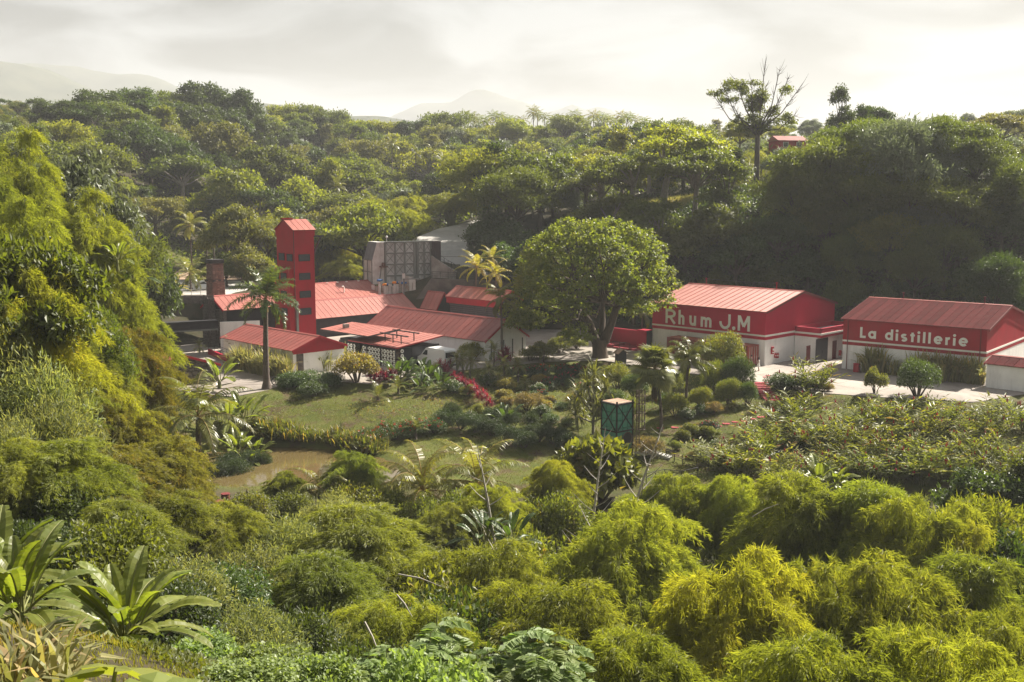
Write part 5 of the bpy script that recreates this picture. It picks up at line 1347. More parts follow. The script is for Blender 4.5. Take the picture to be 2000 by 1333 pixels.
for i in range(20):
    a = 2 * math.pi * i / 20
    for r_ in (0.52, 0.64): v += [V3(c, zz) + ax * (r_ * math.cos(a)) + UP * (r_ * math.sin(a)) - ay * 0.13]
for i in range(20): j = (i + 1) % 20; f.append((2 * i, 2 * j, 2 * j + 1, 2 * i + 1))
b.add(v, f); b.obj('manhole_ring', M['rustbar'], tank)
# ladder with safety cage
lc = k0 + ax * (S + 0.35) - ay * 0.35; lz0 = aty(1244, 889, TY).z; lz1 = aty(1244, 766, TY).z
ld = empty('caged_ladder', V3(lc, lz0), 'rusty ladder in a hooped safety cage beside the green tank', 'ladder')
b = MB()
for s_ in (-0.2, 0.2): b.tube([V3(lc + ax * s_, lz0), V3(lc + ax * s_, lz1)], 0.045, n=5)
b.obj('rails', M['rustbar'], ld)
b = MB(); z = lz0 + 0.3
while z < lz1: b.tube([V3(lc - ax * 0.2, z), V3(lc + ax * 0.2, z)], 0.018, n=5); z += 0.3
b.obj('rungs', M['rustbar'], ld)
z = lz0 + 2.2
while z < lz1 + 0.02:
    h_ = MB(); h_.tube([V3(lc, z) + ax * (0.36 * math.cos(a)) - ay * (0.36 + 0.4 * math.sin(a)) for a in np.linspace(0, 2 * math.pi, 15)], 0.04, n=5); h_.obj('hoop', M['rustbar'], ld); z += 0.78
b = MB()
for a in np.linspace(0.2, math.pi * 2 - 0.6, 7): q = lc + ax * (0.36 * math.cos(a)) - ay * (0.36 + 0.4 * math.sin(a)); b.tube([V3(q, lz0 + 2.2), V3(q, lz1)], 0.032, n=5)
b.obj('cage_bars', M['rustbar'], ld)
# platform and stair
pc_ = lc + ax * 0.5 - ay * 0.5
pf = empty('tank_platform', V3(pc_, hz(pc_.x, pc_.y)), 'small steel landing with stair at the foot of the caged ladder', 'platform')
b = MB(); b.box(V3(pc_, lz0 - 0.06), (1.6, 1.3, 0.1), rz=R(38)); b.obj('deck', M['palegrey'], pf)
gd = hz(pc_.x, pc_.y)
b = MB(); [b.box(V3(pc_ + ax * a + ay * c, (lz0 - 0.1 + gd) / 2), (0.08, 0.08, max(0.1, lz0 - 0.1 - gd)), rz=R(38)) for a in (-0.7, 0.7) for c in (-0.55, 0.55)]; b.obj('leg', M['rustbar'], pf)
sd0 = V3(pc_ + ax * 0.8, lz0 - 0.1); sdir = Vector((0.80, -0.35, 0)).normalized(); sb = sd0 + sdir * 1.9; sb.z = hz(sb.x, sb.y) + 0.05
for s_ in (-0.4, 0.4):
    off = Vector((-sdir.y, sdir.x, 0)) * s_
    beam(MB(), sd0 + off, sb + off, 0.05, 0.2).obj('stringer', M['palegrey'], pf)
    b = MB(); b.tube([sd0 + off + UP * 0.95, sb + off + UP * 0.9], 0.025, n=5); b.tube([sd0 + off + UP * 0.5, sb + off + UP * 0.45], 0.02, n=5); b.cyl(sb + off, sb + off + UP * 0.9, 0.025, n=5); b.cyl(sd0 + off, sd0 + off + UP * 0.95, 0.025, n=5); b.obj('handrail', M['rustbar'], pf)
tr_ = MB(); tr_.box((0, 0, 0), (0.24, 0.8, 0.03)); tr_ = tr_.mesh('tread', M['palegrey'])
for i in range(6):
    q = sd0.lerp(sb, (i + 0.5) / 6); link('tread', tr_, pf, M=frame(q + UP * 0.05 - pf.location, sdir, Vector((-sdir.y, sdir.x, 0)), UP))
b = MB(); b.tube([V3(pc_ + ax * 0.75 + ay * 0.6, lz0 + 0.9), V3(pc_ - ax * 0.6 + ay * 0.6, lz0 + 0.9)], 0.025, n=5); b.tube([V3(pc_ + ax * 0.75 - ay * 0.6, lz0 + 0.9), V3(pc_ - ax * 0.6 - ay * 0.6, lz0 + 0.9)], 0.025, n=5)
[b.cyl(V3(pc_ + ax * a + ay * c, lz0 - 0.05), V3(pc_ + ax * a + ay * c, lz0 + 0.9), 0.025, n=5) for a in (-0.6, 0.75) for c in (-0.6, 0.6)]; b.obj('guard_rail', M['rustbar'], pf)
# fences on the lower lawn
def gpts(pix, z0=-3.9):
    out = []
    for px, py in pix:
        p = atz(px, py, z0)
        for _ in range(8): p = atz(px, py, hz(p.x, p.y))
        out.append(Vector((p.x, p.y, hz(p.x, p.y))))
    return out
railing('fence', 'black post and rail fence along the upper side of the sunlit lawn by the tank', gpts([(1301, 897), (1333, 908), (1361, 913), (1383, 919)]), 0.95, M['dark'], 1.2, cat='fence', rails=4, r=0.03)
railing('fence', 'black post and rail fence along the lower side of the sunlit lawn above dark wall', gpts([(1262, 946), (1298, 938), (1330, 942), (1363, 934)]), 0.95, M['dark'], 1.3, cat='fence', rails=2, r=0.03)
lw_ = gpts([(1298, 946), (1330, 949), (1366, 940)]); rwall('lawn_wall', 'low dark wall under the lower lawn fence', [(p.x, p.y - 0.15, p.z - 1.4, p.z + 0.05) for p in lw_], 0.25, M['darkconc'])
# red garden steps
s0_ = atz(1484, 747, 0.0); s1_ = gpts([(1513, 784)], -1.5)[0]
stp = empty('garden_steps', s1_, 'flight of red painted steps going down from the yard into the garden', 'steps')
ns = 11
sd2 = (s1_ - s0_); sd2.z = 0; ls = sd2.length; sd2.normalize(); sl2 = Vector((-sd2.y, sd2.x, 0))
for i in range(ns):
    q = s0_.lerp(s1_, (i + 0.5) / ns); wdt = 1.9
    st_ = MB(); st_.box((q.x, q.y, q.z - 0.1), (ls / ns * (1.0 if i not in (3, 7) else 1.0), wdt, 0.34), rz=math.atan2(sd2.y, sd2.x)); st_.obj('step', M['redpave'], stp)
# stepping stones across the lawn
for i, (px, py) in enumerate([(1385, 829), (1402, 827), (1418, 825), (1436, 822), (1455, 819), (1470, 817), (1486, 815), (1500, 813), (1318, 834), (1336, 832), (1354, 831), (1290, 836)]):
    p = gpts([(px, py)], -1.5)[0]; b = MB(); b.tube([p + UP * -0.05, p + UP * 0.03], [0.42, 0.40], n=9); b.obj('stepping_stone', M['redpave'], None, 'red stepping stone in the row across the garden lawn', 'paving stone', 'red stepping stones')
for i, (px, py) in enumerate([(1234, 677), (1239, 681), (1231, 676), (1244, 683), (1236, 673), (1240, 685), (1495, 737), (1500, 734)]):
    p = atz(px, py, 0.0); b = MB(); b.tube([p + UP * 0.0, p + UP * 0.018], [0.36, 0.35], n=10); b.obj('painted_spot', M['redpave'], yard)
# black water pipe down the slope
pp = gpts([(1640, 842), (1612, 852), (1585, 862), (1555, 874), (1525, 886), (1490, 900)], -2); b = MB(); b.tube([p + UP * 0.25 for p in pp], 0.13, n=8)
b.obj('water_pipe', mat('black_pipe', (0.03, 0.035, 0.045), rough=0.35), None, 'black water pipe lying across the garden slope', 'pipe')
pt = gpts([(1573, 858)], -2)[0]; b = MB(); b.tube([pt, pt + UP * 0.1, pt + UP * 0.55, pt + UP * 0.6], [0.32, 0.4, 0.42, 0.36], n=14); b.obj('stone_tub', M['concrete'], None, 'round grey concrete tub beside the black pipe', 'tub')
# dovecote
dv0 = gpts([(1212, 716)], 0)[0]; dz = hz(dv0.x, dv0.y); dc = empty('birdhouse', (dv0.x, dv0.y, dz), 'black wooden birdhouse with pale pitched roof standing on legs', 'birdhouse')
z0 = aty(1212, 708, dv0.y).z; z1 = aty(1212, 689, dv0.y).z
b = MB(); b.box((dv0.x, dv0.y, (z0 + z1) / 2), (1.05, 0.95, z1 - z0), rz=0.45); b.obj('box', M['dark'], dc)
cx = Vector((math.cos(0.45), math.sin(0.45), 0)); cy = Vector((-cx.y, cx.x, 0))
b = MB(); q = V3(dv0, z1)
g_ = [q - cx * 0.53 - cy * 0.45, q + cx * 0.53 - cy * 0.45, q - cy * 0.45 + UP * 0.42, q - cx * 0.53 + cy * 0.45, q + cx * 0.53 + cy * 0.45, q + cy * 0.45 + UP * 0.42]
b.add(g_, [(0, 1, 2), (5, 4, 3)]); b.obj('gable', M['dark'], dc)
for s_ in (-1, 1):
    b = MB(); k = [q + cx * (s_ * 0.72) - cy * 0.65 - UP * 0.06, q + cx * (s_ * 0.72) + cy * 0.65 - UP * 0.06, q + cy * 0.65 + UP * 0.50, q - cy * 0.65 + UP * 0.50]; b.poly(k, 0.05); b.obj('roof_slope', M['tanktop'], dc)
b = MB(); b.box(q * 1 - cy * 0.48 - UP * 0.45, (0.18, 0.02, 0.28), rz=0.45); b.obj('entrance_hole', MATS['black_pipe'], dc)
for s_ in (-1, 1):
    for t_ in (-1, 1): b = MB(); p = dv0 + cx * (s_ * 0.42) + cy * (t_ * 0.36); b.box(V3(p, (z0 + dz) / 2), (0.09, 0.09, z0 - dz), rz=0.45); b.obj('leg', M['dark'], dc)
# iron mill wheel by the shrubs
mw = gpts([(538, 752)], -0.2)[0]; mz = hz(mw.x, mw.y); wh = empty('iron_wheel', (mw.x, mw.y, mz), 'old black iron wheel leaning by the clipped shrubs near the palm', 'wheel')
wx = Vector((0.9, 0.43, 0)); b = MB()
b.tube([V3(mw, mz + 0.42) + wx * (0.42 * math.cos(a)) + UP * (0.42 * math.sin(a)) for a in np.linspace(0, 2 * math.pi, 21)], 0.06, n=6); b.obj('rim', M['dark'], wh)
for a in (0.4, 1.44, 2.5): b = MB(); d = wx * math.cos(a) + UP * math.sin(a); b.tube([V3(mw, mz + 0.42) - d * 0.4, V3(mw, mz + 0.42) + d * 0.4], 0.035, n=5); b.obj('spoke', M['dark'], wh)
# picnic tables
def picnic(p, rz, label, m):
    r_ = empty('picnic_table', p, label, 'table', 'picnic tables on the yard', rz=rz)
    pk = MB(); pk.box((0, 0, 0), (1.7, 0.19, 0.05)); pk = pk.mesh('plank', m)
    for i in range(4): link('plank', pk, r_, loc=(0, -0.3 + i * 0.2, 0.74))
    for s_ in (-1, 1): link('seat', pk, r_, loc=(0, s_ * 0.72, 0.44))
    for s_ in (-1, 1):
        lg = MB(); lg.box((s_ * 0.6, 0, 0.41), (0.08, 1.6, 0.07)); beam(lg, (s_ * 0.6, -0.65, 0), (s_ * 0.6, -0.2, 0.72), 0.07, 0.07); beam(lg, (s_ * 0.6, 0.65, 0), (s_ * 0.6, 0.2, 0.72), 0.07, 0.07); link('leg', lg.mesh('leg', m), r_)
picnic(atz(733, 733, 0), 0.3, 'dark picnic table before the barrel rack', M['dark'])
picnic(atz(742, 741, 0), 0.35, 'red picnic table half hidden by red leaved plants', M['red'])
# pots on the pond lawn
for px, py, lab in ((441, 985, 'tall rusty drum standing on the near pond lawn'), (430, 1000, 'second rusty drum behind the bamboo on the near pond lawn')):
    p = gpts([(px, py)], -3.2)[0]; r_ = empty('rusty_drum', p, lab, 'drum')
    b = MB(); b.tube([p, p + UP * 0.05, p + UP * 0.35, p + UP * 0.38, p + UP * 0.7, p + UP * 0.75], [0.28, 0.3, 0.3, 0.32, 0.3, 0.3], n=14); b.obj('body', M['pot'], r_)
    b = MB(); b.tube([p + UP * 0.74, p + UP * 0.80], [0.33, 0.33], n=14); b.obj('rim', M['trim'], r_)
# ------------------------------------------------------------------ far left yard: truck and cars
tp_ = gpts([(270, 547)], 6)[0]
trk = empty('lorry', tp_, 'small red cabbed lorry with blue green bins on the dirt clearing', 'lorry')
Mt = frame((0, 0, 0), Vector((0.86, 0.5, 0)), Vector((-0.5, 0.86, 0)), UP)
for nm, c, d_, m_ in (('cab', (-1.4, 0, 1.5), (1.6, 2.0, 1.9), M['red']), ('chassis', (0.6, 0, 0.65), (5.4, 1.6, 0.25), M['dark']), ('bin', (1.0, 0, 1.35), (1.7, 2.0, 1.1), mat('teal_bin', (0.04, 0.16, 0.18))), ('bin', (2.75, 0, 1.3), (1.5, 2.0, 1.0), MATS['teal_bin'] if 'teal_bin' in MATS else None), ('water_drum', (-1.3, 0.2, 3.0), (1.1, 1.1, 1.1), M['vanwhite'])):
    b = MB(); b.box(c, d_); b.box((c[0], c[1], c[2] + d_[2] / 2), (d_[0] * 0.9, d_[1] * 0.9, 0.08)); link(nm, b.mesh(nm, m_), trk, M=Mt)
for xx in (-1.4, 2.3):
    for s_ in (-1, 1): b = MB(); b.cyl((xx, s_ * 0.8, 0.45), (xx, s_ * 1.02, 0.45), 0.45, n=14); link('wheel', b.mesh('wheel', M['tyre']), trk, M=Mt)
b = MB(); b.box((-1.4, -1.01, 1.95), (1.1, 0.03, 0.6)); link('window', b.mesh('window', M['glass']), trk, M=Mt)
b = MB(); b.tube([(-0.45, -1.1, 0.3), (-0.5, -1.1, 2.6), (-0.8, -1.1, 3.2)], 0.14, n=6); link('boom', b.mesh('boom', M['orange']), trk, M=Mt)
def car(p, rz, label, m, group=None):
    r_ = empty('car', p, label, 'car', group, rz=rz)
    pf_ = [(-2.1, .3), (-2.1, .75), (-1.9, .9), (-1.45, .95), (-0.9, 1.42), (0.75, 1.45), (1.35, 1.0), (2.0, .85), (2.1, .6), (2.1, .3)]
    b = MB(); k = len(pf_); v = [(x, -.85 * (1 if z < 1 else .85), z) for x, z in pf_] + [(x, .85 * (1 if z < 1 else .85), z) for x, z in pf_]
    b.add(v, [tuple(range(k)), tuple(range(2 * k - 1, k - 1, -1))] + [(i, k + i, k + (i + 1) % k, (i + 1) % k) for i in range(k)]); link('body', b.mesh('body', m), r_)
    for s_ in (-1, 1):
        b = MB(); b.add([(-1.25, s_ * .80, 1.02), (1.15, s_ * .80, 1.02), (.7, s_ * .735, 1.38), (-.85, s_ * .735, 1.38)], [(0, 1, 2, 3)]); link('side_window', b.mesh('side_window', M['glass']), r_)
        for xx in (-1.3, 1.3): b = MB(); b.cyl((xx, s_ * .7, .31), (xx, s_ * .87, .31), .31, n=14); link('wheel', b.mesh('wheel', M['tyre']), r_)
    b = MB(); b.add([(1.33, -.74, 1.04), (1.33, .74, 1.04), (.82, .68, 1.42), (.82, -.68, 1.42)], [(0, 1, 2, 3)]); link('windscreen', b.mesh('windscreen', M['glass']), r_)
    b = MB(); b.add([(-1.46, -.74, .99), (-1.46, .74, .99), (-.96, .68, 1.40), (-.96, -.68, 1.40)], [(0, 1, 2, 3)]); link('rear_window', b.mesh('rear_window', M['glass']), r_)
q = aty(390, 585, 160); car((q.x, 160, hz(q.x, 160) + 0.02), 0.4, 'pale silver car behind the boiler house roof and palms', mat('silver_paint', (0.5, 0.53, 0.56), rough=0.3, metal=0.3))
# ------------------------------------------------------------------ houses on the ridge
def house(px, py, Y, w, d_, h_, wallm, roofm, label, rz=0.2):
    p = aty(px, py, Y); z = hz(p.x, Y); h_ = max(h_, p.z - z + 0.2) if False else h_
    r_ = empty('house', (p.x, Y, max(z, p.z - 1.5) if Y < 300 else z), label, 'house', rz=rz)
    b = MB(); b.box((0, 0, h_ / 2 - 1), (w, d_, h_ + 2)); link('wall', b.mesh('wall', wallm), r_)
    b = MB(); e = 0.4; zz = h_ + 0.02
    k = [(-w / 2 - e, -d_ / 2 - e, zz), (w / 2 + e, -d_ / 2 - e, zz), (w / 2 + e, 0, zz + 1.1), (-w / 2 - e, 0, zz + 1.1), (-w / 2 - e, d_ / 2 + e, zz), (w / 2 + e, d_ / 2 + e, zz)]
    b.add(k, [(0, 1, 2, 3), (3, 2, 5, 4), (0, 3, 4), (1, 5, 2), (0, 4, 5, 1)]); link('roof', b.mesh('roof', roofm), r_)
    for s_ in (-1, 1):
        f = MB(); f.box((s_ * w / 4, -d_ / 2 - 0.02, h_ * 0.55), (1.2, 0.08, 1.1)); o = link('window', f.mesh('window', M['cream']), r_)
        f = MB(); f.box((s_ * w / 4, -d_ / 2 - 0.07, h_ * 0.55), (1.0, 0.03, 0.9)); link('pane', f.mesh('pane', M['glass']), o)
house(1537, 292, 226, 6.2, 5, 1.9, M['red'], M['roof'], 'small red house on the right ridge beside the tall bare-topped tree')
house(1078, 266, 400, 13, 8, 3.0, mat('coral_wall', (0.5, 0.10, 0.07)), M['roof'], 'coral red house far off between the ridge palms', 0.0)
house(1200, 268, 420, 16, 8, 2.2, mat('ochre_wall', (0.6, 0.42, 0.24)), mat('grey_tin', (0.4, 0.4, 0.4)), 'long ochre house far off beneath the ridge palms', 0.0)
# ------------------------------------------------------------------ foliage geometry (numpy)
def nrmz(a): return a / (np.linalg.norm(a, axis=-1, keepdims=True) + 1e-9)
def rsph(rng, n): return nrmz(rng.normal(size=(n, 3)))
TPL = {
 'oval': (np.array([(0, 0, 0), (.45, .26, .05), (1, 0, -.04), (.45, -.26, .05)], float), np.array([(0, 3, 2, 1)])),
 'wide': (np.array([(0, 0, 0), (.4, .42, .07), (1, 0, -.05), (.4, -.42, .07)], float), np.array([(0, 3, 2, 1)])),
 'blade': (np.array([(0, 0, 0), (.3, .065, .02), (1, 0, -.10), (.3, -.065, .02)], float), np.array([(0, 3, 2, 1)])),
 'lance': (np.array([(0, 0, 0), (.4, .12, .03), (1, 0, -.08), (.4, -.12, .03)], float), np.array([(0, 3, 2, 1)])),
 'strap': (np.array([(0, -.03, 0), (0, .03, 0), (.5, .035, .10), (.5, -.035, .10), (1, 0, -.12)], float), None),
}
def scatter(mb, pos, dirv, nrm, L_, tpl='oval', mat=0, rnd=None, rng=RNG):
    T, Fq = TPL[tpl]; n = len(pos); k = len(T)
    x = nrmz(dirv); y = nrmz(np.cross(nrm, x)); z = np.cross(x, y)
    L_ = np.broadcast_to(np.asarray(L_, float), (n,))[:, None, None]
    v = pos[:, None, :] + L_ * (T[None, :, 0:1] * x[:, None, :] + T[None, :, 1:2] * y[:, None, :] + T[None, :, 2:3] * z[:, None, :])
    rnd = rng.random(n) if rnd is None else rnd
    if Fq is None:
        off = (np.arange(n) * k)[:, None]
        q = off + np.array([[0, 1, 2, 3]]); t_ = off + np.array([[3, 2, 4]])
        mb.add(v.reshape(-1, 3), q, mat, np.repeat(rnd, k)); mb.f.append(t_ + (mb.n - n * k)); mb.m.append(np.full(n, mat)); mb.sm.append(np.zeros(n, bool))
    else:
        f = (np.arange(n) * k)[:, None, None] + Fq[None]
        mb.add(v.reshape(-1, 3), f.reshape(-1, Fq.shape[1]), mat, np.repeat(rnd, k))
def crown(mb, rng, lobes, n_sub, n_leaf, Lf, sub_r, tpl='oval', mat=0, up=0.7, droop=0.25, under=-0.35, jit=0.35):
    """lobes: (cx,cy,cz,rx,ry,rz). Clusters of leaves sit on the lobes' outer shell"""
    P = []; O = []; RD = []
    for lb in lobes:
        c = np.array(lb[:3]); r = np.array(lb[3:6]); k = max(3, int(n_sub * (r[0] * r[1] * r[2]) ** (2 / 3) / 3.0))
        d = rsph(rng, k * 3); d = d[d[:, 2] > under][:k]
        sh = rng.uniform(0.62, 1.04, (len(d), 1))
        q = c + d * r * sh
        P.append(np.repeat(q, n_leaf, 0)); O.append(np.repeat(d, n_leaf, 0)); RD.append(np.repeat(rng.random(len(d)), n_leaf))
    P = np.concatenate(P); O = np.concatenate(O); RD = np.concatenate(RD); n = len(P)
    g = rng.normal(size=(n, 3)) * sub_r; g[:, 2] *= 0.6
    P = P + g
    d = nrmz(O * 0.5 + rsph(rng, n) * 0.8 + np.array([0, 0, -droop]))
    nr = nrmz(O * 0.5 + np.array([0, 0, up]) + rsph(rng, n) * 0.55)
    scatter(mb, P, d, nr, Lf * rng.uniform(0.7, 1.3, n), tpl, mat, np.clip(RD * 0.6 + rng.random(n) * jit, 0, 1), rng)
def limbs(mb, rng, base, tips, r0, mat=1, n=6, sag=0.12):
    base = np.array(base, float)
    for t_ in tips:
        t_ = np.array(t_, float); m_ = base * 0.5 + t_ * 0.5; m_[:2] = base[:2] * 0.62 + t_[:2] * 0.38; m_ += rng.normal(size=3) * sag * np.linalg.norm(t_ - base) * 0.3
        q = base * 0.2 + m_ * 0.8
        mb.tube([base, q * 0.55 + base * 0.45, m_, t_ * 0.7 + m_ * 0.3, t_], [r0, r0 * 0.8, r0 * 0.55, r0 * 0.3, r0 * 0.1], n=n, mat=mat, caps=False)
def tree_mesh(name, seed, H=12, Rc=5.5, kind='round', Lf=0.5, dens=1.0, leaf=None, bark=None, tpl='oval', split=False):
    rng = np.random.default_rng(seed); lobes = []
    cz = H * 0.62; th = H * 0.45
    if kind == 'round':
        for i in range(30):
            d = rsph(rng, 1)[0]; d[2] = abs(d[2]) * 1.15 - 0.3
            s = rng.uniform(0.6, 1.0); r = Rc * rng.uniform(0.18, 0.38)
            lobes.append((d[0] * Rc * s, d[1] * Rc * s, cz + d[2] * H * 0.36 * s + 0.3, r, r, r * 0.8))
        lobes.append((0, 0, cz + H * 0.08, Rc * 0.5, Rc * 0.5, H * 0.2))
    elif kind == 'spread':
        for i in range(17):
            a = rng.uniform(0, 6.28); s = math.sqrt(rng.uniform(0.05, 1)); r = Rc * rng.uniform(0.2, 0.34)
            lobes.append((math.cos(a) * Rc * s * 0.85, math.sin(a) * Rc * s * 0.85, H * (0.93 - 0.20 * s * s) + rng.uniform(-0.06, 0.03) * H, r, r, r * 0.38))
        th = H * 0.62
    elif kind == 'tall':
        for i in range(24):
            t_ = rng.uniform(0, 1); a = rng.uniform(0, 6.28); rr = Rc * (1 - 0.75 * t_) * rng.uniform(0.3, 0.75); r = Rc * rng.uniform(0.2, 0.34) * (1 - 0.35 * t_)
            lobes.append((math.cos(a) * rr, math.sin(a) * rr, H * (0.35 + 0.56 * t_), r, r, r * 0.9))
        th = H * 0.5
    elif kind == 'mound':
        for i in range(24):
            a = rng.uniform(0, 6.28); s = rng.uniform(0.1, 0.85); r = Rc * rng.uniform(0.2, 0.36); z = H * (0.72 - 0.42 * s) * rng.uniform(0.85, 1.15)
            lobes.append((math.cos(a) * Rc * s, math.sin(a) * Rc * s, z * 0.8, r, r, max(r * 0.8, z * 0.5)))
        th = H * 0.4
    tm = MB() if split else None
    mb = MB()
    t2 = tm or mb
    mt = 0 if split else 1
    t2.tube([(0, 0, -0.4), (0.05, 0, th * 0.4), (rng.normal() * 0.2, rng.normal() * 0.2, th)], [Rc * 0.075, Rc * 0.055, Rc * 0.045], n=7, mat=mt, caps=False)
    limbs(t2, rng, (0, 0, th * 0.92), [l[:3] for l in lobes[:11]], Rc * 0.036, mat=mt, n=5)
    crown(mb, rng, lobes, 22 * dens, 16, Lf, Lf * 0.75, tpl, under=-0.12)
    if split: return dict(crown=mb.mesh(name + '_crown', leaf), trunk=tm.mesh(name + '_trunk', bark), H=H, W=2 * Rc)
    me = mb.mesh(name, [leaf, bark])
    return dict(me=me, H=H, W=2 * Rc)
# leaf materials
LM = {}
LM['dark'] = leafmat('leaf_dark', (0.033, 0.056, 0.014), (0.068, 0.093, 0.019), trans=0.30)
LM['mid'] = leafmat('leaf_mid', (0.071, 0.097, 0.018), (0.134, 0.154, 0.027), trans=0.36)
LM['yel'] = leafmat('leaf_yellowgreen', (0.115, 0.142, 0.018), (0.215, 0.222, 0.030), (0.26, 0.20, 0.035), trans=0.40)
LM['olive'] = leafmat('leaf_olive', (0.105, 0.115, 0.030), (0.180, 0.172, 0.048), (0.20, 0.13, 0.04), trans=0.32)
LM['grey'] = leafmat('leaf_silver', (0.115, 0.145, 0.080), (0.200, 0.225, 0.140), trans=0.25, tcol=(1.2, 1.25, 0.7))
LM['vine'] = leafmat('leaf_vine', (0.036, 0.068, 0.014), (0.072, 0.108, 0.020), trans=0.3)
LM['rain'] = leafmat('leaf_raintree', (0.080, 0.112, 0.020), (0.165, 0.182, 0.032), (0.19, 0.15, 0.03), trans=0.40)
LM['bam'] = leafmat('leaf_bamboo', (0.085, 0.112, 0.022), (0.240, 0.262, 0.048), (0.34, 0.31, 0.07), trans=0.36, rough=0.45)
LM['bam_y'] = leafmat('leaf_bamboo_gold', (0.140, 0.160, 0.024), (0.290, 0.290, 0.042), (0.38, 0.28, 0.05), trans=0.38)
LM['bam_o'] = leafmat('leaf_bamboo_rust', (0.110, 0.120, 0.026), (0.210, 0.185, 0.040), (0.34, 0.16, 0.04), trans=0.38)
LM['feather'] = leafmat('leaf_feather', (0.092, 0.129, 0.042), (0.210, 0.228, 0.098), trans=0.35, tcol=(2.352, 2.058, 0.900))
LM['mint'] = leafmat('leaf_mint', (0.140, 0.200, 0.065), (0.270, 0.330, 0.130), trans=0.36, tcol=(1.4, 1.45, 0.5))
LM['palm'] = leafmat('leaf_palm', (0.092, 0.110, 0.030), (0.185, 0.184, 0.053), (0.370, 0.220, 0.060), trans=0.3, rough=0.3, spec=0.5)
LM['royal'] = leafmat('leaf_royalpalm', (0.050, 0.088, 0.030), (0.101, 0.140, 0.042), (0.269, 0.191, 0.045), trans=0.3, rough=0.3, spec=0.5)
LM['goldpalm'] = leafmat('leaf_goldpalm', (0.22, 0.215, 0.035), (0.38, 0.32, 0.06), (0.42, 0.27, 0.06), trans=0.38, rough=0.4, spec=0.3)
LM['copalm'] = leafmat('leaf_coconut', (0.125, 0.140, 0.028), (0.235, 0.225, 0.055), (0.33, 0.24, 0.07), trans=0.35, rough=0.4, spec=0.35)
LM['fan'] = leafmat('leaf_fanpalm', (0.109, 0.125, 0.033), (0.202, 0.206, 0.060), trans=0.3, rough=0.35, spec=0.45)
LM['banana'] = leafmat('leaf_banana', (0.130, 0.170, 0.030), (0.220, 0.240, 0.050), (0.30, 0.22, 0.07), trans=0.36, rough=0.35, spec=0.4, vary=0.25, tcol=(1.35, 1.4, 0.4))
LM['glossy'] = leafmat('leaf_glossy', (0.040, 0.075, 0.018), (0.085, 0.125, 0.028), trans=0.25, rough=0.42, spec=0.4)
LM['hedge'] = leafmat('leaf_hedge', (0.027, 0.049, 0.022), (0.054, 0.078, 0.031), trans=0.22, rough=0.4)
LM['shrub'] = leafmat('leaf_shrub', (0.084, 0.110, 0.021), (0.176, 0.184, 0.033), (0.302, 0.147, 0.045), trans=0.35)
LM['coral'] = leafmat('leaf_coralshrub', (0.143, 0.135, 0.033), (0.260, 0.206, 0.053), (0.504, 0.110, 0.045), trans=0.33)
LM['cordy'] = leafmat('leaf_cordyline', (0.115, 0.009, 0.025), (0.299, 0.020, 0.057), trans=0.35, tcol=(1.725, 1.014, 0.920))
LM['ginger'] = leafmat('leaf_ginger', (0.065, 0.098, 0.018), (0.175, 0.190, 0.030), (0.32, 0.29, 0.05), trans=0.36, rough=0.5, spec=0.25, tcol=(1.5, 1.5, 0.4))
LM['cane'] = leafmat('leaf_cane', (0.160, 0.176, 0.068), (0.311, 0.294, 0.128), (0.403, 0.294, 0.135), trans=0.35, tcol=(1.4, 1.35, 0.6))
LM['reed'] = leafmat('leaf_reed', (0.076, 0.103, 0.018), (0.168, 0.169, 0.033), (0.286, 0.191, 0.075), trans=0.35)
LM['grass'] = leafmat('leaf_grass', (0.101, 0.121, 0.021), (0.210, 0.184, 0.042), (0.286, 0.191, 0.075), trans=0.3)
LM['pink'] = leafmat('leaf_pinktip', (0.101, 0.097, 0.033), (0.252, 0.184, 0.083), (0.672, 0.412, 0.300), trans=0.3)
M['flower'] = leafmat('flower_orange_red', (0.55, 0.035, 0.012), (0.75, 0.085, 0.02), trans=0.2, tcol=(1, 1, 1))
M['flower_r'] = leafmat('flower_red', (0.42, 0.012, 0.02), (0.62, 0.03, 0.035), trans=0.2, tcol=(1, 1, 1))
M['flower_w'] = leafmat('flower_white', (0.6, 0.58, 0.45), (0.75, 0.72, 0.6), trans=0.2, tcol=(1, 1, 1))
# ---- forest archetypes (one mesh each: too small in view to show parts)
FT = {}
for i, (nm, kw) in enumerate([('round_a', dict(H=12, Rc=6.0, kind='round', Lf=0.55)), ('round_b', dict(H=13, Rc=6.4, kind='round', Lf=0.6)), ('round_c', dict(H=11, Rc=6.6, kind='round', Lf=0.5)),
                              ('spread_a', dict(H=12, Rc=7.0, kind='spread', Lf=0.5, dens=1.6)), ('spread_b', dict(H=13, Rc=6.2, kind='spread', Lf=0.55, dens=1.6)),
                              ('tall_a', dict(H=15, Rc=5.0, kind='tall', Lf=0.55)), ('tall_b', dict(H=14, Rc=5.6, kind='tall', Lf=0.6)),
                              ('mound_a', dict(H=8, Rc=6.0, kind='mound', Lf=0.45)), ('mound_b', dict(H=9, Rc=6.5, kind='mound', Lf=0.5))]):
    FT[nm] = tree_mesh('forest_tree_' + nm, 100 + i, leaf=LM['mid'], bark=M['palebark'] if 'spread' in nm else M['bark'], **kw)
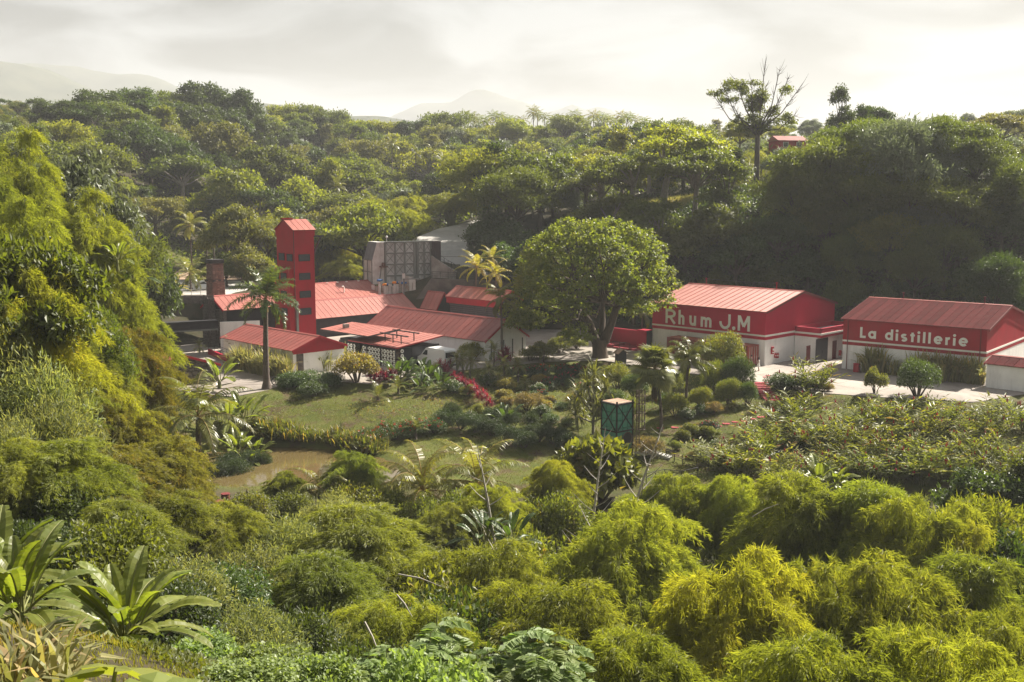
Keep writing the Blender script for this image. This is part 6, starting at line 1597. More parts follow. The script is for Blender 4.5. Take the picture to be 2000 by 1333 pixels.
# nearer trees with trunk and crown as parts, finer leaves
NT = {}
for i, (nm, kw) in enumerate([('round', dict(H=12, Rc=5.8, kind='round', Lf=0.5, dens=1.5)), ('round2', dict(H=13, Rc=6.2, kind='round', Lf=0.62, dens=1.5, tpl='lance')), ('tall', dict(H=15, Rc=5.2, kind='tall', Lf=0.5, dens=1.4)), ('mound', dict(H=9, Rc=6.0, kind='mound', Lf=0.45, dens=1.6)), ('spread', dict(H=12, Rc=7.0, kind='spread', Lf=0.45, dens=2.2))]):
    NT[nm] = tree_mesh('near_tree_' + nm, 300 + i, leaf=LM['mid'], bark=M['palebark'] if nm == 'spread' else M['bark'], split=True, **kw)
# ---- bamboo
def bamboo(seed, H=9.0, sp=4.6, nc=46, nodes=34, nl=17, Lf=0.40, phi=78):
    """culms arch over and hang: a leafy dome, open and dark underneath"""
    rng = np.random.default_rng(seed); cm = MB(); P = []; D = []; RD = []
    for i in range(nc):
        a = i * 2.39996 + rng.normal() * 0.2; ph = R(phi) * math.sqrt((i + 0.5) / nc) * rng.uniform(0.85, 1.08); o = np.array([math.cos(a), math.sin(a), 0])
        lump = (1 + 0.16 * math.sin(a * 3 + seed) + 0.10 * math.sin(a * 5 + 2 * seed) + rng.normal() * 0.12) * (1.22 if rng.random() < 0.08 else 1)
        tip = o * sp * math.sin(ph) * lump + np.array([0, 0, H * (0.30 + 0.68 * math.cos(ph)) * rng.uniform(0.84, 1.08)]); b0 = o * rng.uniform(0, 0.7)
        ct = b0 * 0.5 + o * sp * math.sin(ph) * 0.30 + np.array([0, 0, tip[2] + H * (0.10 + 0.30 * math.sin(ph))])
        def pt(t_): return b0 * (1 - t_) ** 2 + ct * 2 * t_ * (1 - t_) + tip * t_ * t_
        cm.tube([pt(t_) for t_ in (0, 0.2, 0.4, 0.6, 0.8, 1.0)], [0.055, 0.05, 0.04, 0.03, 0.018, 0.006], n=5, caps=False)
        rc = rng.random()
        for t_ in 0.42 + 0.6 * rng.random(nodes) ** 0.8:
            p = pt(min(t_, 1.0)); az = rng.uniform(0, 6.28); bd = np.array([math.cos(az), math.sin(az), rng.uniform(-0.1, 0.5)]) * 0.75 + o * 0.5; bd /= np.linalg.norm(bd)
            bl = rng.uniform(0.4, 1.15)
            u = rng.choice([0.3, 0.65, 1.0], nl) + rng.normal(size=nl) * 0.04
            q = p + bd * (bl * u)[:, None] + np.array([0, 0, -1]) * (0.45 * bl * u ** 2)[:, None] + rng.normal(size=(nl, 3)) * 0.05
            P.append(q); D.append(bd * 0.75 + o * 0.15 + rsph(rng, nl) * 0.68 + np.array([0, 0, -0.50])); RD.append(np.full(nl, rc * 0.6 + rng.random() * 0.4))
    P = np.concatenate(P); D = np.concatenate(D); RD = np.concatenate(RD); n = len(P)
    lm_ = MB(); scatter(lm_, P, D, nrmz(np.array([0, 0, 1.0]) + rsph(rng, n) * 0.6), Lf * rng.uniform(0.65, 1.25, n), 'blade', 0, np.clip(RD * 0.66 + rng.random(n) * 0.34, 0, 1), rng)
    return dict(foliage=lm_.mesh('bamboo_foliage', LM['bam']), culms=cm.mesh('bamboo_culms', M['culm']), H=H * 1.06, W=2 * (sp + 0.55))
BAM = [bamboo(21, H=8.5, sp=4.6, nc=66, nodes=46, nl=24, Lf=0.33), bamboo(22, H=8.0, sp=5.2, nc=72, nodes=46, nl=24, Lf=0.33), bamboo(23, H=9.5, sp=4.0, nc=62, nodes=46, nl=24, Lf=0.33)]
BAM += [bamboo(25, H=14, sp=5.0, nc=88, nodes=46, nl=20, Lf=0.38, phi=84), bamboo(26, H=13, sp=5.4, nc=84, nodes=40, nl=17, Lf=0.44, phi=84)]
BAMF = bamboo(24, H=9, sp=4.6, nc=44, nodes=24, nl=11, Lf=0.6)      # coarser, for the far clumps
# ---- palm fronds
def frond(L_=4.2, el=40, droop=1.0, nl=38, ll=0.75, lw=0.055, hang=0.5, vee=0.5, seed=0, mats=None, name='frond', plum=0.0, rach=0.035, tip=0.35):
    """arching frond along +x from the origin; leaflets in pairs"""
    rng = np.random.default_rng(seed); mb = MB()
    n = 16; pts = []; p = np.array([0., 0, 0]); a = R(el)
    for i in range(n + 1):
        pts.append(p.copy()); a_ = a - droop * (i / n) ** 1.3 * 1.5; p = p + np.array([math.cos(a_), 0, math.sin(a_)]) * L_ / n
    pts = np.array(pts)
    mb.tube(pts, [rach * (1 - 0.8 * i / n) for i in range(n + 1)], n=4, mat=1, caps=False)
    t_ = np.linspace(0.14, 0.99, nl); t_ = np.repeat(t_, 2); s = np.tile([1, -1], nl)
    i0 = np.minimum((t_ * n).astype(int), n - 1); fr_ = (t_ * n - i0)[:, None]
    P = pts[i0] * (1 - fr_) + pts[i0 + 1] * fr_; T = nrmz(pts[i0 + 1] - pts[i0]); side = np.zeros_like(T); side[:, 1] = s
    nrm = np.cross(T, np.array([0, 1, 0])); nrm *= np.sign(nrm[:, 2:3] + 1e-6)
    vz = rng.normal(size=len(P)) * plum + vee
    D = T * (0.55 + 0.4 * t_[:, None]) + side + nrm * vz[:, None] * 0.6 + np.array([0, 0, -hang]) + rng.normal(size=P.shape) * 0.08
    env = np.sin(np.clip(t_, 0, 1) * math.pi * 0.86 + 0.35); env = np.maximum(env, tip)
    LL = ll * env * rng.uniform(0.88, 1.1, len(P))
    x = nrmz(D); y = nrmz(np.cross(nrm + rng.normal(size=nrm.shape) * 0.2, x)); k = 5
    mid = P + x * (LL * 0.55)[:, None]; x2 = nrmz(x + np.array([0, 0, -hang * 0.9])); end = mid + x2 * (LL * 0.45)[:, None]
    w = (lw * np.ones(len(P)))[:, None]
    v = np.stack([P - y * w * 0.4, P + y * w * 0.4, mid + y * w * 0.5, mid - y * w * 0.5, end], 1)
    off = (np.arange(len(P)) * k)[:, None]; rd = np.repeat(np.clip(rng.random() * 0.5 + rng.random(len(P)) * 0.4, 0, 1), k)
    mb.add(v.reshape(-1, 3), off + np.array([[0, 1, 2, 3]]), 0, rd); mb.f.append(off + np.array([[3, 2, 4]]) + (mb.n - len(P) * k)); mb.m.append(np.zeros(len(P), int)); mb.sm.append(np.zeros(len(P), bool))
    return mb.mesh(name, mats)
M['rachis'] = mat('palm_rachis', (0.20, 0.17, 0.05), (0.26, 0.15, 0.05), rough=0.6, scale=2)
M['rachis_o'] = mat('palm_rachis_orange', (0.34, 0.22, 0.06), (0.28, 0.17, 0.05), rough=0.6, scale=2)
def frondset(lm, L_, ll, n_el=6, hang=0.5, vee=0.5, droop=1.0, nl=38, lw=0.055, plum=0.0, els=None, rm=None, tip=0.35, rach=0.035):
    els = els or [82, 62, 42, 22, 2, -25]
    return [frond(L_ * (1 - 0.10 * (i % 3)), e, droop * (1.0 if e > 50 else 0.85), nl, ll, lw, hang, vee, 10 + i, [lm, rm or M['rachis']], plum=plum, tip=tip, rach=rach) for i, e in enumerate(els)]
FS = {'coco': frondset(LM['copalm'], 4.4, 0.95, hang=0.75, droop=1.15, rm=M['rachis_o'], nl=46), 'cocog': frondset(LM['palm'], 4.2, 0.9, hang=0.7, droop=1.05, nl=44), 'gold': frondset(LM['goldpalm'], 4.0, 0.85, hang=0.6, droop=1.0, rm=M['rachis_o'], nl=44),
      'royal': frondset(LM['royal'], 4.3, 0.80, hang=0.35, droop=0.95, plum=0.9, nl=84, lw=0.07, tip=0.5), 'queen': frondset(LM['palm'], 3.5, 0.85, hang=0.9, droop=1.15, plum=0.7, nl=70, lw=0.055, tip=0.5),
      'pygmy': frondset(LM['palm'], 1.5, 0.32, hang=0.25, droop=1.0, nl=30, lw=0.022, rach=0.014), 'tri': frondset(LM['palm'], 2.4, 0.5, hang=0.3, droop=0.8, nl=34, lw=0.035, rach=0.02, els=[84, 72, 60, 48, 34, 20]), 'olive': frondset(LM['olive'], 3.0, 0.8, hang=0.9, droop=1.2, nl=44)}
def trunk_mesh(h, r0, r1, bend=0.0, seed=0, m=None, name='trunk', rings=0.22, shaft=0):
    rng = np.random.default_rng(seed); mb = MB(); n = max(6, int(h / 0.35)); pts = []; rad = []
    for i in range(n + 1):
        t_ = i / n; pts.append((bend * t_ * t_, bend * 0.3 * math.sin(t_ * 3), h * t_)); rad.append((r0 + (r1 - r0) * t_ ** 0.6) * (1 + (0.06 if i % 2 else -0.03)) * (1.35 - 0.35 * min(1, t_ * 12)))
    mb.tube(pts, rad, n=9, caps=False)
    return mb.mesh(name, m or M['palmbark']), Vector(pts[-1])
def palm(name, label, cat, loc, h, fs, nf, r0=0.18, r1=0.12, bend=0.0, rz=0.0, scale=1.0, group=None, seed=0, tm=None, shaft=None, skirt=None, jit=0.08):
    rng = random.Random(seed * 13 + 5)
    root = empty(name, loc, label, cat, group, rz=rz); root.scale = (scale,) * 3
    me, top = trunk_mesh(h, r0, r1, bend, seed, tm); tr = link('trunk', me, root)
    if shaft:
        b = MB(); b.tube([(0, 0, -0.1), (0, 0, shaft * 0.6), (0, 0, shaft)], [r1 * 1.25, r1 * 1.05, r1 * 0.7], n=9, caps=False); link('crownshaft', b.mesh('crownshaft', mat('crownshaft', (0.09, 0.12, 0.035), (0.19, 0.11, 0.045), scale=2)), root, loc=top); top = top + Vector((0, 0, shaft))
    if skirt:
        b = MB(); rg = np.random.default_rng(seed); k = 260; a = rg.uniform(0, 6.28, k); z = rg.uniform(-skirt, 0.1, k); o_ = np.stack([np.cos(a), np.sin(a), a * 0], 1)
        scatter(b, np.array(top) + o_ * r1 + np.stack([0 * z, 0 * z, z], 1), o_ * 0.32 + np.array([0, 0, -1]), o_, rg.uniform(0.5, 0.95, k), 'blade', rng=rg); link('dead_leaf_skirt', b.mesh('dead_leaf_skirt', leafmat('dead_thatch', (0.13, 0.085, 0.05), (0.22, 0.14, 0.08), trans=0.15)), root, kind='stuff')
    ga = 2.399963
    for i in range(nf):
        k = min(len(fs) - 1, int(i / nf * len(fs)))
        link('frond', fs[k], root, loc=top + Vector((0, 0, 0.12 * (1 - i / nf))), rot=(rng.uniform(-0.12, 0.12), rng.uniform(-jit, jit), i * ga + rng.uniform(-0.25, 0.25)), scale=rng.uniform(0.88, 1.08))
    return root
# far palms: one mesh
def palm_one(seed, h, lm, L_=3.6):
    rng = random.Random(seed); mb = MB()
    n = 8; bend = rng.uniform(-1.2, 1.2)
    mb.tube([(bend * (i / n) ** 2, 0, h * i / n) for i in range(n + 1)], [0.2 - 0.08 * i / n for i in range(n + 1)], n=5, mat=1, caps=False)
    for i in range(17):
        el = 80 - 110 * i / 17; a = i * 2.4 + rng.uniform(-.2, .2)
        npt = 8; p = np.array([bend, 0, h]); e = R(el); pts = []
        for j in range(npt + 1):
            pts.append(p.copy()); e_ = e - 1.5 * (j / npt) ** 1.3; p = p + np.array([math.cos(e_) * math.cos(a), math.cos(e_) * math.sin(a), math.sin(e_)]) * L_ / npt
        pts = np.array(pts); sd = np.array([-math.sin(a), math.cos(a), 0])
        m_ = 20; t_ = np.repeat(np.linspace(0.15, 0.98, m_), 2); s = np.tile([1, -1], m_); i0 = np.minimum((t_ * npt).astype(int), npt - 1); P = pts[i0] + (pts[i0 + 1] - pts[i0]) * (t_ * npt - i0)[:, None]; T = nrmz(pts[i0 + 1] - pts[i0])
        D = T * 0.7 + sd * s[:, None] + np.array([0, 0, -0.6]); scatter(mb, P, D, np.array([0, 0, 1.0]) + RNG.normal(size=P.shape) * 0.2, 0.95 * np.maximum(0.4, np.sin(t_ * 2.7 + 0.3)), 'blade')
    return dict(me=mb.mesh('far_palm', [lm, M['palmbark']]), H=h + 2.2, W=7)
FP = [palm_one(1, 11, LM['mid']), palm_one(2, 13, LM['mid']), palm_one(3, 9, LM['olive'])]
# ---- paddle leaves (banana, heliconia), heart leaves, fan leaves
def paddle(L_=1.6, w=0.42, el=55, droop=0.8, seed=0, m=None, petiole=0.5, name='leaf', torn=0.5):
    rng = np.random.default_rng(seed); mb = MB(); n = 14; p = np.array([0., 0, 0]); a = R(el); c = []
    tot = L_ + petiole
    for i in range(n + 1):
        c.append((p.copy(), a - droop * (i / n) ** 1.6 * 1.4)); a_ = c[-1][1]; p = p + np.array([math.cos(a_), 0, math.sin(a_)]) * tot / n
    C_ = np.array([q[0] for q in c]); mb.tube(C_, [0.03 * (1 - 0.85 * i / n) + 0.004 for i in range(n + 1)], n=5, mat=1, caps=False)
    s0 = petiole / tot; m_ = 26
    for sd in (1, -1):
        t_ = np.linspace(s0, 1.0, m_); i0 = np.minimum((t_ * n).astype(int), n - 1); fr_ = (t_ * n - i0)[:, None]; P = C_[i0] * (1 - fr_) + C_[i0 + 1] * fr_; T = nrmz(C_[i0 + 1] - C_[i0])
        u = (t_ - s0) / (1 - s0); ww = w * np.sin(np.clip(u * 0.93 + 0.05, 0, 1) * math.pi) ** 0.6; ww[-1] = 0.0
        N_ = np.cross(T, np.array([0, 1, 0])); N_ *= np.sign(N_[:, 2:3] + 1e-9)
        fold = 0.22 + 0.1 * np.sin(u * 9 + seed)
        E_ = P + np.array([0, sd, 0]) * ww[:, None] * 0.95 + N_ * (ww * fold)[:, None] + T * (ww * 0.25)[:, None] + rng.normal(size=P.shape) * 0.008
        Mid = (P + E_) / 2 + N_ * (ww * 0.10)[:, None]
        for j in range(m_ - 1):
            dz = np.array([0, 0, -rng.uniform(0, 0.10) * w]) if rng.random() < torn * 0.35 else np.zeros(3)
            gap = 0.16 if dz[2] < -0.01 else 0.0
            e0, e1 = E_[j] * (1 - gap * .5) + E_[j + 1] * gap * .5 + dz, E_[j + 1] * (1 - gap) + E_[j] * gap + dz
            q = [P[j], P[j + 1], Mid[j + 1], Mid[j], e1, e0]
            r_ = np.full(6, np.clip(0.35 + 0.25 * math.sin(j * 1.3) * rng.random() + (0.5 if u[j] > 0.93 and rng.random() < 0.5 else 0), 0, 1))
            mb.add(q, [(0, 1, 2, 3) if sd < 0 else (3, 2, 1, 0), (3, 2, 4, 5) if sd < 0 else (5, 4, 2, 3)], 0, r_)
    return mb.mesh(name, m)
M['stem_g'] = mat('green_stem', (0.15, 0.17, 0.05), (0.20, 0.19, 0.07), rough=0.6, scale=3)
def paddles(lm, L_, w, els, droop=0.8, petiole=0.5, torn=0.5): return [paddle(L_ * (0.9 + 0.1 * (i % 3)), w, e, droop, i, [lm, M['stem_g']], petiole, torn=torn) for i, e in enumerate(els)]
PD = {'banana': paddles(LM['banana'], 1.9, 0.30, [82, 70, 56, 42, 26, 8], 0.75, 0.5, 0.9), 'helico': paddles(LM['glossy'], 1.5, 0.26, [84, 74, 62, 50, 36, 18], 0.7, 0.9, 0.3), 'gingerleaf': paddles(LM['banana'], 1.2, 0.22, [82, 70, 58, 44, 30, 10], 0.7, 0.5, 0.5)}
def leafplant(name, label, cat, loc, fs, nl, scale=1.0, rz=0.0, group=None, stem=0.0, seed=0, spread=0.15, part='leaf'):
    rng = random.Random(seed * 7 + 3); root = empty(name, loc, label, cat, group, rz=rz); root.scale = (scale,) * 3
    if stem: b = MB(); b.tube([(0, 0, -0.2), (0, 0, stem * 0.6), (0, 0, stem)], [0.13, 0.11, 0.07], n=8, caps=False); link('stem', b.mesh('stem', M['stem_g']), root)
    for i in range(nl):
        k = min(len(fs) - 1, int(i / nl * len(fs))); a = i * 2.4 + rng.uniform(-.3, .3); r_ = rng.uniform(0, spread)
        link(part, fs[k], root, loc=(r_ * math.cos(a), r_ * math.sin(a), stem * rng.uniform(0.85, 1.0)), rot=(rng.uniform(-.15, .15), rng.uniform(-.12, .12), a), scale=rng.uniform(0.75, 1.12))
    return root
def heart(L_=0.75, seed=0, m=None, el=60, droop=0.5, pet=0.8):
    mb = MB(); rng = np.random.default_rng(seed); a = R(el); mb.tube([(0, 0, 0), (math.cos(a) * pet * .5, 0, math.sin(a) * pet * .55), (math.cos(a) * pet, 0, math.sin(a) * pet)], [0.025, 0.02, 0.015], n=5, mat=1, caps=False)
    o = np.array([math.cos(a) * pet, 0, math.sin(a) * pet]); n = 12
    for sd in (1, -1):
        rows = []
        for j in range(n + 1):
            u = j / n; x = -0.22 + 1.22 * u; w = 0.52 * (math.sin(min(1, u * 1.05 + 0.10) * math.pi) ** 0.75) * (1 - 0.25 * u) if u < 0.98 else 0.0
            if u < 0.18: xm = 0.0 + 0 * x
            else: xm = x
            z = -droop * max(0, x) ** 1.6 * 0.5
            base = np.array([max(x, 0.0) if u < 0.18 else x, 0, z]); edge = np.array([x, sd * w, z - 0.10 * w + 0.03 * math.sin(j * 2.0)]); midp = (base + edge) / 2 + np.array([0, 0, 0.06 * w + 0.012 * (j % 2)])
            rows.append([base, midp, edge])
        tilt = R(18)
        for j in range(n):
            q = [rows[j][0], rows[j + 1][0], rows[j + 1][1], rows[j][1], rows[j + 1][2], rows[j][2]]
            q = [o + L_ * np.array([p[0] * math.cos(tilt) + p[2] * math.sin(tilt), p[1], p[2] * math.cos(tilt) - p[0] * math.sin(tilt)]) for p in q]
            mb.add(q, [(0, 1, 2, 3) if sd < 0 else (3, 2, 1, 0), (3, 2, 4, 5) if sd < 0 else (5, 4, 2, 3)], 0, np.full(6, 0.5 + 0.12 * (j % 2)))
    return mb.mesh('leaf', m)
HEARTS = [heart(0.8, i, [LM['banana'], M['stem_g']], e, 0.4 + 0.1 * i, 0.8) for i, e in enumerate((80, 70, 58, 44))]
def fanleaf(L_=1.2, seed=0, m=None, el=50, pet=0.9, seg=26, spread=250):
    mb = MB(); rng = np.random.default_rng(seed); a = R(el); o = np.array([math.cos(a) * pet, 0, math.sin(a) * pet]); mb.tube([(0, 0, 0), o * 0.5 + np.array([0, 0, 0.05]), o], [0.025, 0.02, 0.015], n=4, mat=1, caps=False)
    th = np.radians(np.linspace(-spread / 2, spread / 2, seg)); e1 = np.array([math.cos(a), 0, math.sin(a)]); e2 = np.array([0, 1, 0]); nn = np.cross(e1, e2)
    D = np.cos(th)[:, None] * e1 + np.sin(th)[:, None] * e2; Lr = L_ * (0.75 + 0.25 * np.cos(th / 1.4)); nv = np.tile(nn * np.sign(nn[2] + 1e-6), (seg, 1)); y = np.cross(nv, D)
    mid = o + D * (Lr * 0.62)[:, None] + nv * 0.02; dr = nrmz(D + np.array([0, 0, -0.85])); end = mid + dr * (Lr * 0.42)[:, None]; w = (Lr * math.radians(spread) / seg * 0.62 * 0.55)[:, None]
    v = np.stack([np.tile(o, (seg, 1)), mid + y * w + nv * 0.02, end, mid - y * w + nv * 0.02], 1); off = (np.arange(seg) * 4)[:, None]; mb.add(v.reshape(-1, 3), off + np.array([[0, 3, 2, 1]]), 0, np.repeat(rng.random(seg) * 0.6 + 0.2, 4))
    return mb.mesh('fan_leaf', m)
FANS = [fanleaf(1.4, i, [LM['fan'], M['rachis']], e, 1.0) for i, e in enumerate((80, 62, 44, 24, 2, -24, -48))]
# ---- shrubs
def shrub_mesh(seed, H=1.6, Rr=1.2, Lf=0.16, tpl='oval', n=2600, lm=None, lump=9, flowers=None, nf=0, fl=0.14, upright=0.0, ftop=0.3):
    rng = np.random.default_rng(seed); mb = MB(); lobes = []
    for i in range(lump):
        a = rng.uniform(0, 6.28); s = math.sqrt(rng.uniform(0, 0.8)); r = Rr * rng.uniform(0.36, 0.56)
        lobes.append((math.cos(a) * Rr * s * 0.8, math.sin(a) * Rr * s * 0.8, max(r * 0.6, H * (0.74 - 0.34 * s * s) * rng.uniform(0.85, 1.1)), r, r, r * 0.85))
    P = []; O = []
    for lb in lobes:
        k = n // lump; d = rsph(rng, k * 2); d = d[d[:, 2] > -0.55][:k]; P.append(np.array(lb[:3]) + d * np.array(lb[3:]) * rng.uniform(0.6, 1.08, (len(d), 1))); O.append(d)
    P = np.concatenate(P); O = np.concatenate(O); k = len(P); P[:, 2] = np.maximum(P[:, 2], 0.02)
    cl_ = np.clip(vnoise(P[:, 0], P[:, 1] + P[:, 2] * 1.7, 0.35, seed) + 0.5, 0, 1)
    scatter(mb, P, O * 0.6 + rsph(rng, k) * 0.7 + np.array([0, 0, upright - 0.1]), O * 0.4 + np.array([0, 0, 0.8 - upright * 0.5]) + rsph(rng, k) * 0.5, Lf * rng.uniform(0.7, 1.3, k), tpl, 0, np.clip(cl_ * 0.6 + rng.random(k) * 0.4, 0, 1), rng)
    st = MB()
    for lb in lobes[:7]: st.tube([(lb[0] * 0.1, lb[1] * 0.1, -0.15), (lb[0] * 0.5, lb[1] * 0.5, lb[2] * 0.45), lb[:3]], [0.05 * Rr, 0.035 * Rr, 0.015 * Rr], n=5, caps=False)
    out = dict(foliage=mb.mesh('foliage', lm), stems=st.mesh('stems', M['bark']), H=H * 1.08, W=2 * Rr * 1.15)
    if flowers:
        fb = MB(); sel = P[(O[:, 2] > ftop)]; sel = sel[rng.permutation(len(sel))[:nf]]; q = np.repeat(sel, 9, 0) + rng.normal(size=(len(sel) * 9, 3)) * fl * 0.35
        scatter(fb, q + np.array([0, 0, 0.05]), rsph(rng, len(q)) + np.array([0, 0, 0.5]), rsph(rng, len(q)), fl * rng.uniform(0.6, 1.2, len(q)), 'wide', rng=rng); out['flowers'] = fb.mesh('flowers', flowers)
    return out
def rosette(seed, n, L_, lm, tpl='strap', el=(10, 85), spread=0.1, H=None, base=0.0, heads=None):
    """clump of strap leaves from one or several centres"""
    rng = np.random.default_rng(seed); mb = MB(); heads = heads or [(0, 0, base)]
    for h_ in heads:
        e = np.radians(rng.uniform(el[0], el[1], n)); a = rng.uniform(0, 6.28, n); D = np.stack([np.cos(e) * np.cos(a), np.cos(e) * np.sin(a), np.sin(e)], 1); P = np.array(h_) + rng.normal(size=(n, 3)) * np.array([spread, spread, 0.02])
        l = L_ * rng.uniform(0.7, 1.15, n); x = D; sd = nrmz(np.cross(np.tile([0, 0, 1.0], (n, 1)), x)); w = (0.028 * l + 0.006)[:, None]
        a1 = P + x * (l * 0.4)[:, None]; x2 = nrmz(x + np.array([0, 0, -0.45])); a2 = a1 + x2 * (l * 0.35)[:, None]; x3 = nrmz(x2 + np.array([0, 0, -0.7])); a3 = a2 + x3 * (l * 0.3)[:, None]
        v = np.stack([P - sd * w * .7, P + sd * w * .7, a1 + sd * w, a1 - sd * w, a2 + sd * w * .8, a2 - sd * w * .8, a3], 1); off = (np.arange(n) * 7)[:, None]
        mb.add(v.reshape(-1, 3), off + np.array([[0, 1, 2, 3]]), 0, np.repeat(rng.random(n), 7)); base_n = mb.n - n * 7
        mb.f.append(off + np.array([[3, 2, 4, 5]]) + base_n); mb.m.append(np.zeros(n, int)); mb.sm.append(np.zeros(n, bool)); mb.f.append(off + np.array([[5, 4, 6]]) + base_n); mb.m.append(np.zeros(n, int)); mb.sm.append(np.zeros(n, bool))
    return mb.mesh('foliage', lm)
SH = {}
SH['clip'] = shrub_mesh(1, 1.3, 1.5, 0.13, 'oval', 5200, LM['glossy'])
SH['round'] = shrub_mesh(2, 2.2, 1.5, 0.17, 'oval', 5200, LM['shrub'])
SH['coral'] = shrub_mesh(3, 2.6, 1.9, 0.17, 'wide', 6000, LM['coral'])
SH['hedge'] = shrub_mesh(4, 1.5, 1.3, 0.15, 'lance', 5200, LM['hedge'])
SH['ixora'] = shrub_mesh(5, 1.9, 1.9, 0.15, 'oval', 6000, LM['glossy'], flowers=M['flower'], nf=40, fl=0.16, ftop=0.0)
SH['cordy'] = shrub_mesh(6, 1.0, 0.8, 0.30, 'lance', 1500, LM['cordy'], upright=0.8)
def ginger_clump(seed, canes=30, L_=2.3):
    rng = np.random.default_rng(seed); mb = MB(); fl = MB(); st = MB()
    for i in range(canes):
        a = rng.uniform(0, 6.28); e = R(rng.uniform(48, 86)); b0 = np.array([math.cos(a), math.sin(a), 0]) * rng.uniform(0, 0.7); L2 = L_ * rng.uniform(0.6, 1.05); pts = []; p = b0.copy()
        for j in range(9): pts.append(p.copy()); e_ = e - 0.9 * (j / 8) ** 1.6; p = p + np.array([math.cos(e_) * math.cos(a), math.cos(e_) * math.sin(a), math.sin(e_)]) * L2 / 8
        pts = np.array(pts); st.tube(pts[::2], [0.022, 0.02, 0.016, 0.012, 0.006], n=4, caps=False)
        n = 13; t_ = np.linspace(0.25, 1.0, n); i0 = np.minimum((t_ * 8).astype(int), 7); P = pts[i0] + (pts[i0 + 1 - (i0 == 8)] - pts[i0]) * (t_ * 8 - i0)[:, None]; T = nrmz(pts[np.minimum(i0 + 1, 8)] - pts[np.maximum(i0 - 1, 0)]); sd = np.array([-math.sin(a), math.cos(a), 0]); s_ = np.where(np.arange(n) % 2, 1, -1)[:, None]
        scatter(mb, P, T * 0.8 + sd * s_ * 0.9 + rng.normal(size=P.shape) * 0.15, np.array([0, 0, 1.0]) + rng.normal(size=P.shape) * 0.3, 0.50 * rng.uniform(0.75, 1.15, n), 'lance', 0, np.clip(t_ * 0.55 + rng.random() * 0.4, 0, 1), rng)
        if rng.random() < 0.4: fl.tube([pts[8], pts[8] + np.array([0, 0, 0.12]), pts[8] + np.array([0, 0, 0.22])], [0.05, 0.045, 0.01], n=5)
    return dict(foliage=mb.mesh('foliage', LM['ginger']), stems=st.mesh('stems', M['stem_g']), flowers=fl.mesh('flowers', M['flower_r']), H=L_ * 0.92, W=3.4)
SH['hibis'] = shrub_mesh(8, 1.4, 1.4, 0.14, 'oval', 4200, LM['hedge'], flowers=M['flower_r'], nf=16, fl=0.15)
SH['pink'] = shrub_mesh(9, 1.9, 1.4, 0.20, 'lance', 4200, LM['pink'])
SH['feather'] = shrub_mesh(10, 3.0, 2.2, 0.22, 'lance', 9000, LM['feather'], upright=0.15, lump=12)
SH['vineball'] = shrub_mesh(11, 1.5, 1.8, 0.15, 'wide', 8000, LM['mint'], lump=12)
SH['bush'] = shrub_mesh(12, 2.6, 2.2, 0.17, 'oval', 9000, LM['mid'], lump=13)
SH['bread'] = shrub_mesh(13, 4.6, 3.0, 0.62, 'wide', 2600, LM['shrub'], lump=14)
SH['ginger'] = ginger_clump(7); SH['ginger2'] = ginger_clump(8, 36, 2.7)
SH['gard'] = shrub_mesh(14, 1.3, 1.1, 0.14, 'oval', 3600, LM['glossy'], flowers=M['flower_w'], nf=30, fl=0.13)
CANE = [rosette(30 + i, 90, 2.4, LM['cane'], el=(58, 88), spread=0.32) for i in range(3)]
REED = [rosette(40 + i, 120, 1.0, LM['reed'], el=(45, 88), spread=0.4) for i in range(3)]
GRASSC = [rosette(50 + i, 70, 1.1, LM['cane'], el=(35, 85), spread=0.12) for i in range(2)]
PAND = [rosette(60 + i, 60, 1.15, LM['fan'], el=(-35, 85), spread=0.05, heads=[(0, 0, 3.4), (0.7, 0.3, 2.5), (-0.8, 0.2, 2.2), (0.2, -0.8, 1.7), (-0.4, -0.5, 2.9), (0.9, -0.5, 1.3), (-1.0, -0.4, 1.2)]) for i in range(2)]
DRAC = [rosette(70, 46, 0.7, LM['cordy'], el=(10, 88), spread=0.04, heads=[(0, 0, 0.7), (0.3, 0.2, 0.5), (-0.3, 0.1, 0.9), (0.1, -0.3, 0.4)])]
# spikes of compound leaves (young feathery saplings)
def feather_spike(seed, H=2.6, lm=None):
    rng = np.random.default_rng(seed); mb = MB(); mb.tube([(0, 0, -0.2), (rng.normal() * .05, 0, H * .5), (rng.normal() * .12, rng.normal() * .12, H)], [0.035, 0.025, 0.008], n=5, mat=1, caps=False)
    P = []; D = []
    for i in range(34):
        z = H * (0.22 + 0.78 * i / 34); a = i * 2.4; l = 0.62 * (1 - 0.55 * i / 34); el = 0.5 - 0.5 * i / 34 + 0.1
        d = np.array([math.cos(a) * math.cos(el), math.sin(a) * math.cos(el), math.sin(el)]); sd = np.array([-math.sin(a), math.cos(a), 0])
        u = np.repeat(np.linspace(0.15, 1, 13), 2); s = np.tile([1, -1], 13)
        P.append(np.array([0, 0, z]) + d * (l * u)[:, None] + np.array([0, 0, -1]) * (0.32 * l * u ** 2)[:, None]); D.append(sd * s[:, None] + d * 0.35 + np.array([0, 0, -0.15]))
    P = np.concatenate(P); D = np.concatenate(D); scatter(mb, P, D, np.array([0, 0, 1.0]) + rng.normal(size=P.shape) * 0.25, 0.19 * rng.uniform(0.8, 1.2, len(P)), 'oval', rng=rng)
    return dict(me=mb.mesh('spike', [lm, M['stem_g']]), H=H, W=1.2)
SPK = [feather_spike(80 + i, 2.6, LM['mint']) for i in range(2)]
SPKF = [feather_spike(90 + i, 3.0, LM['feather']) for i in range(2)]
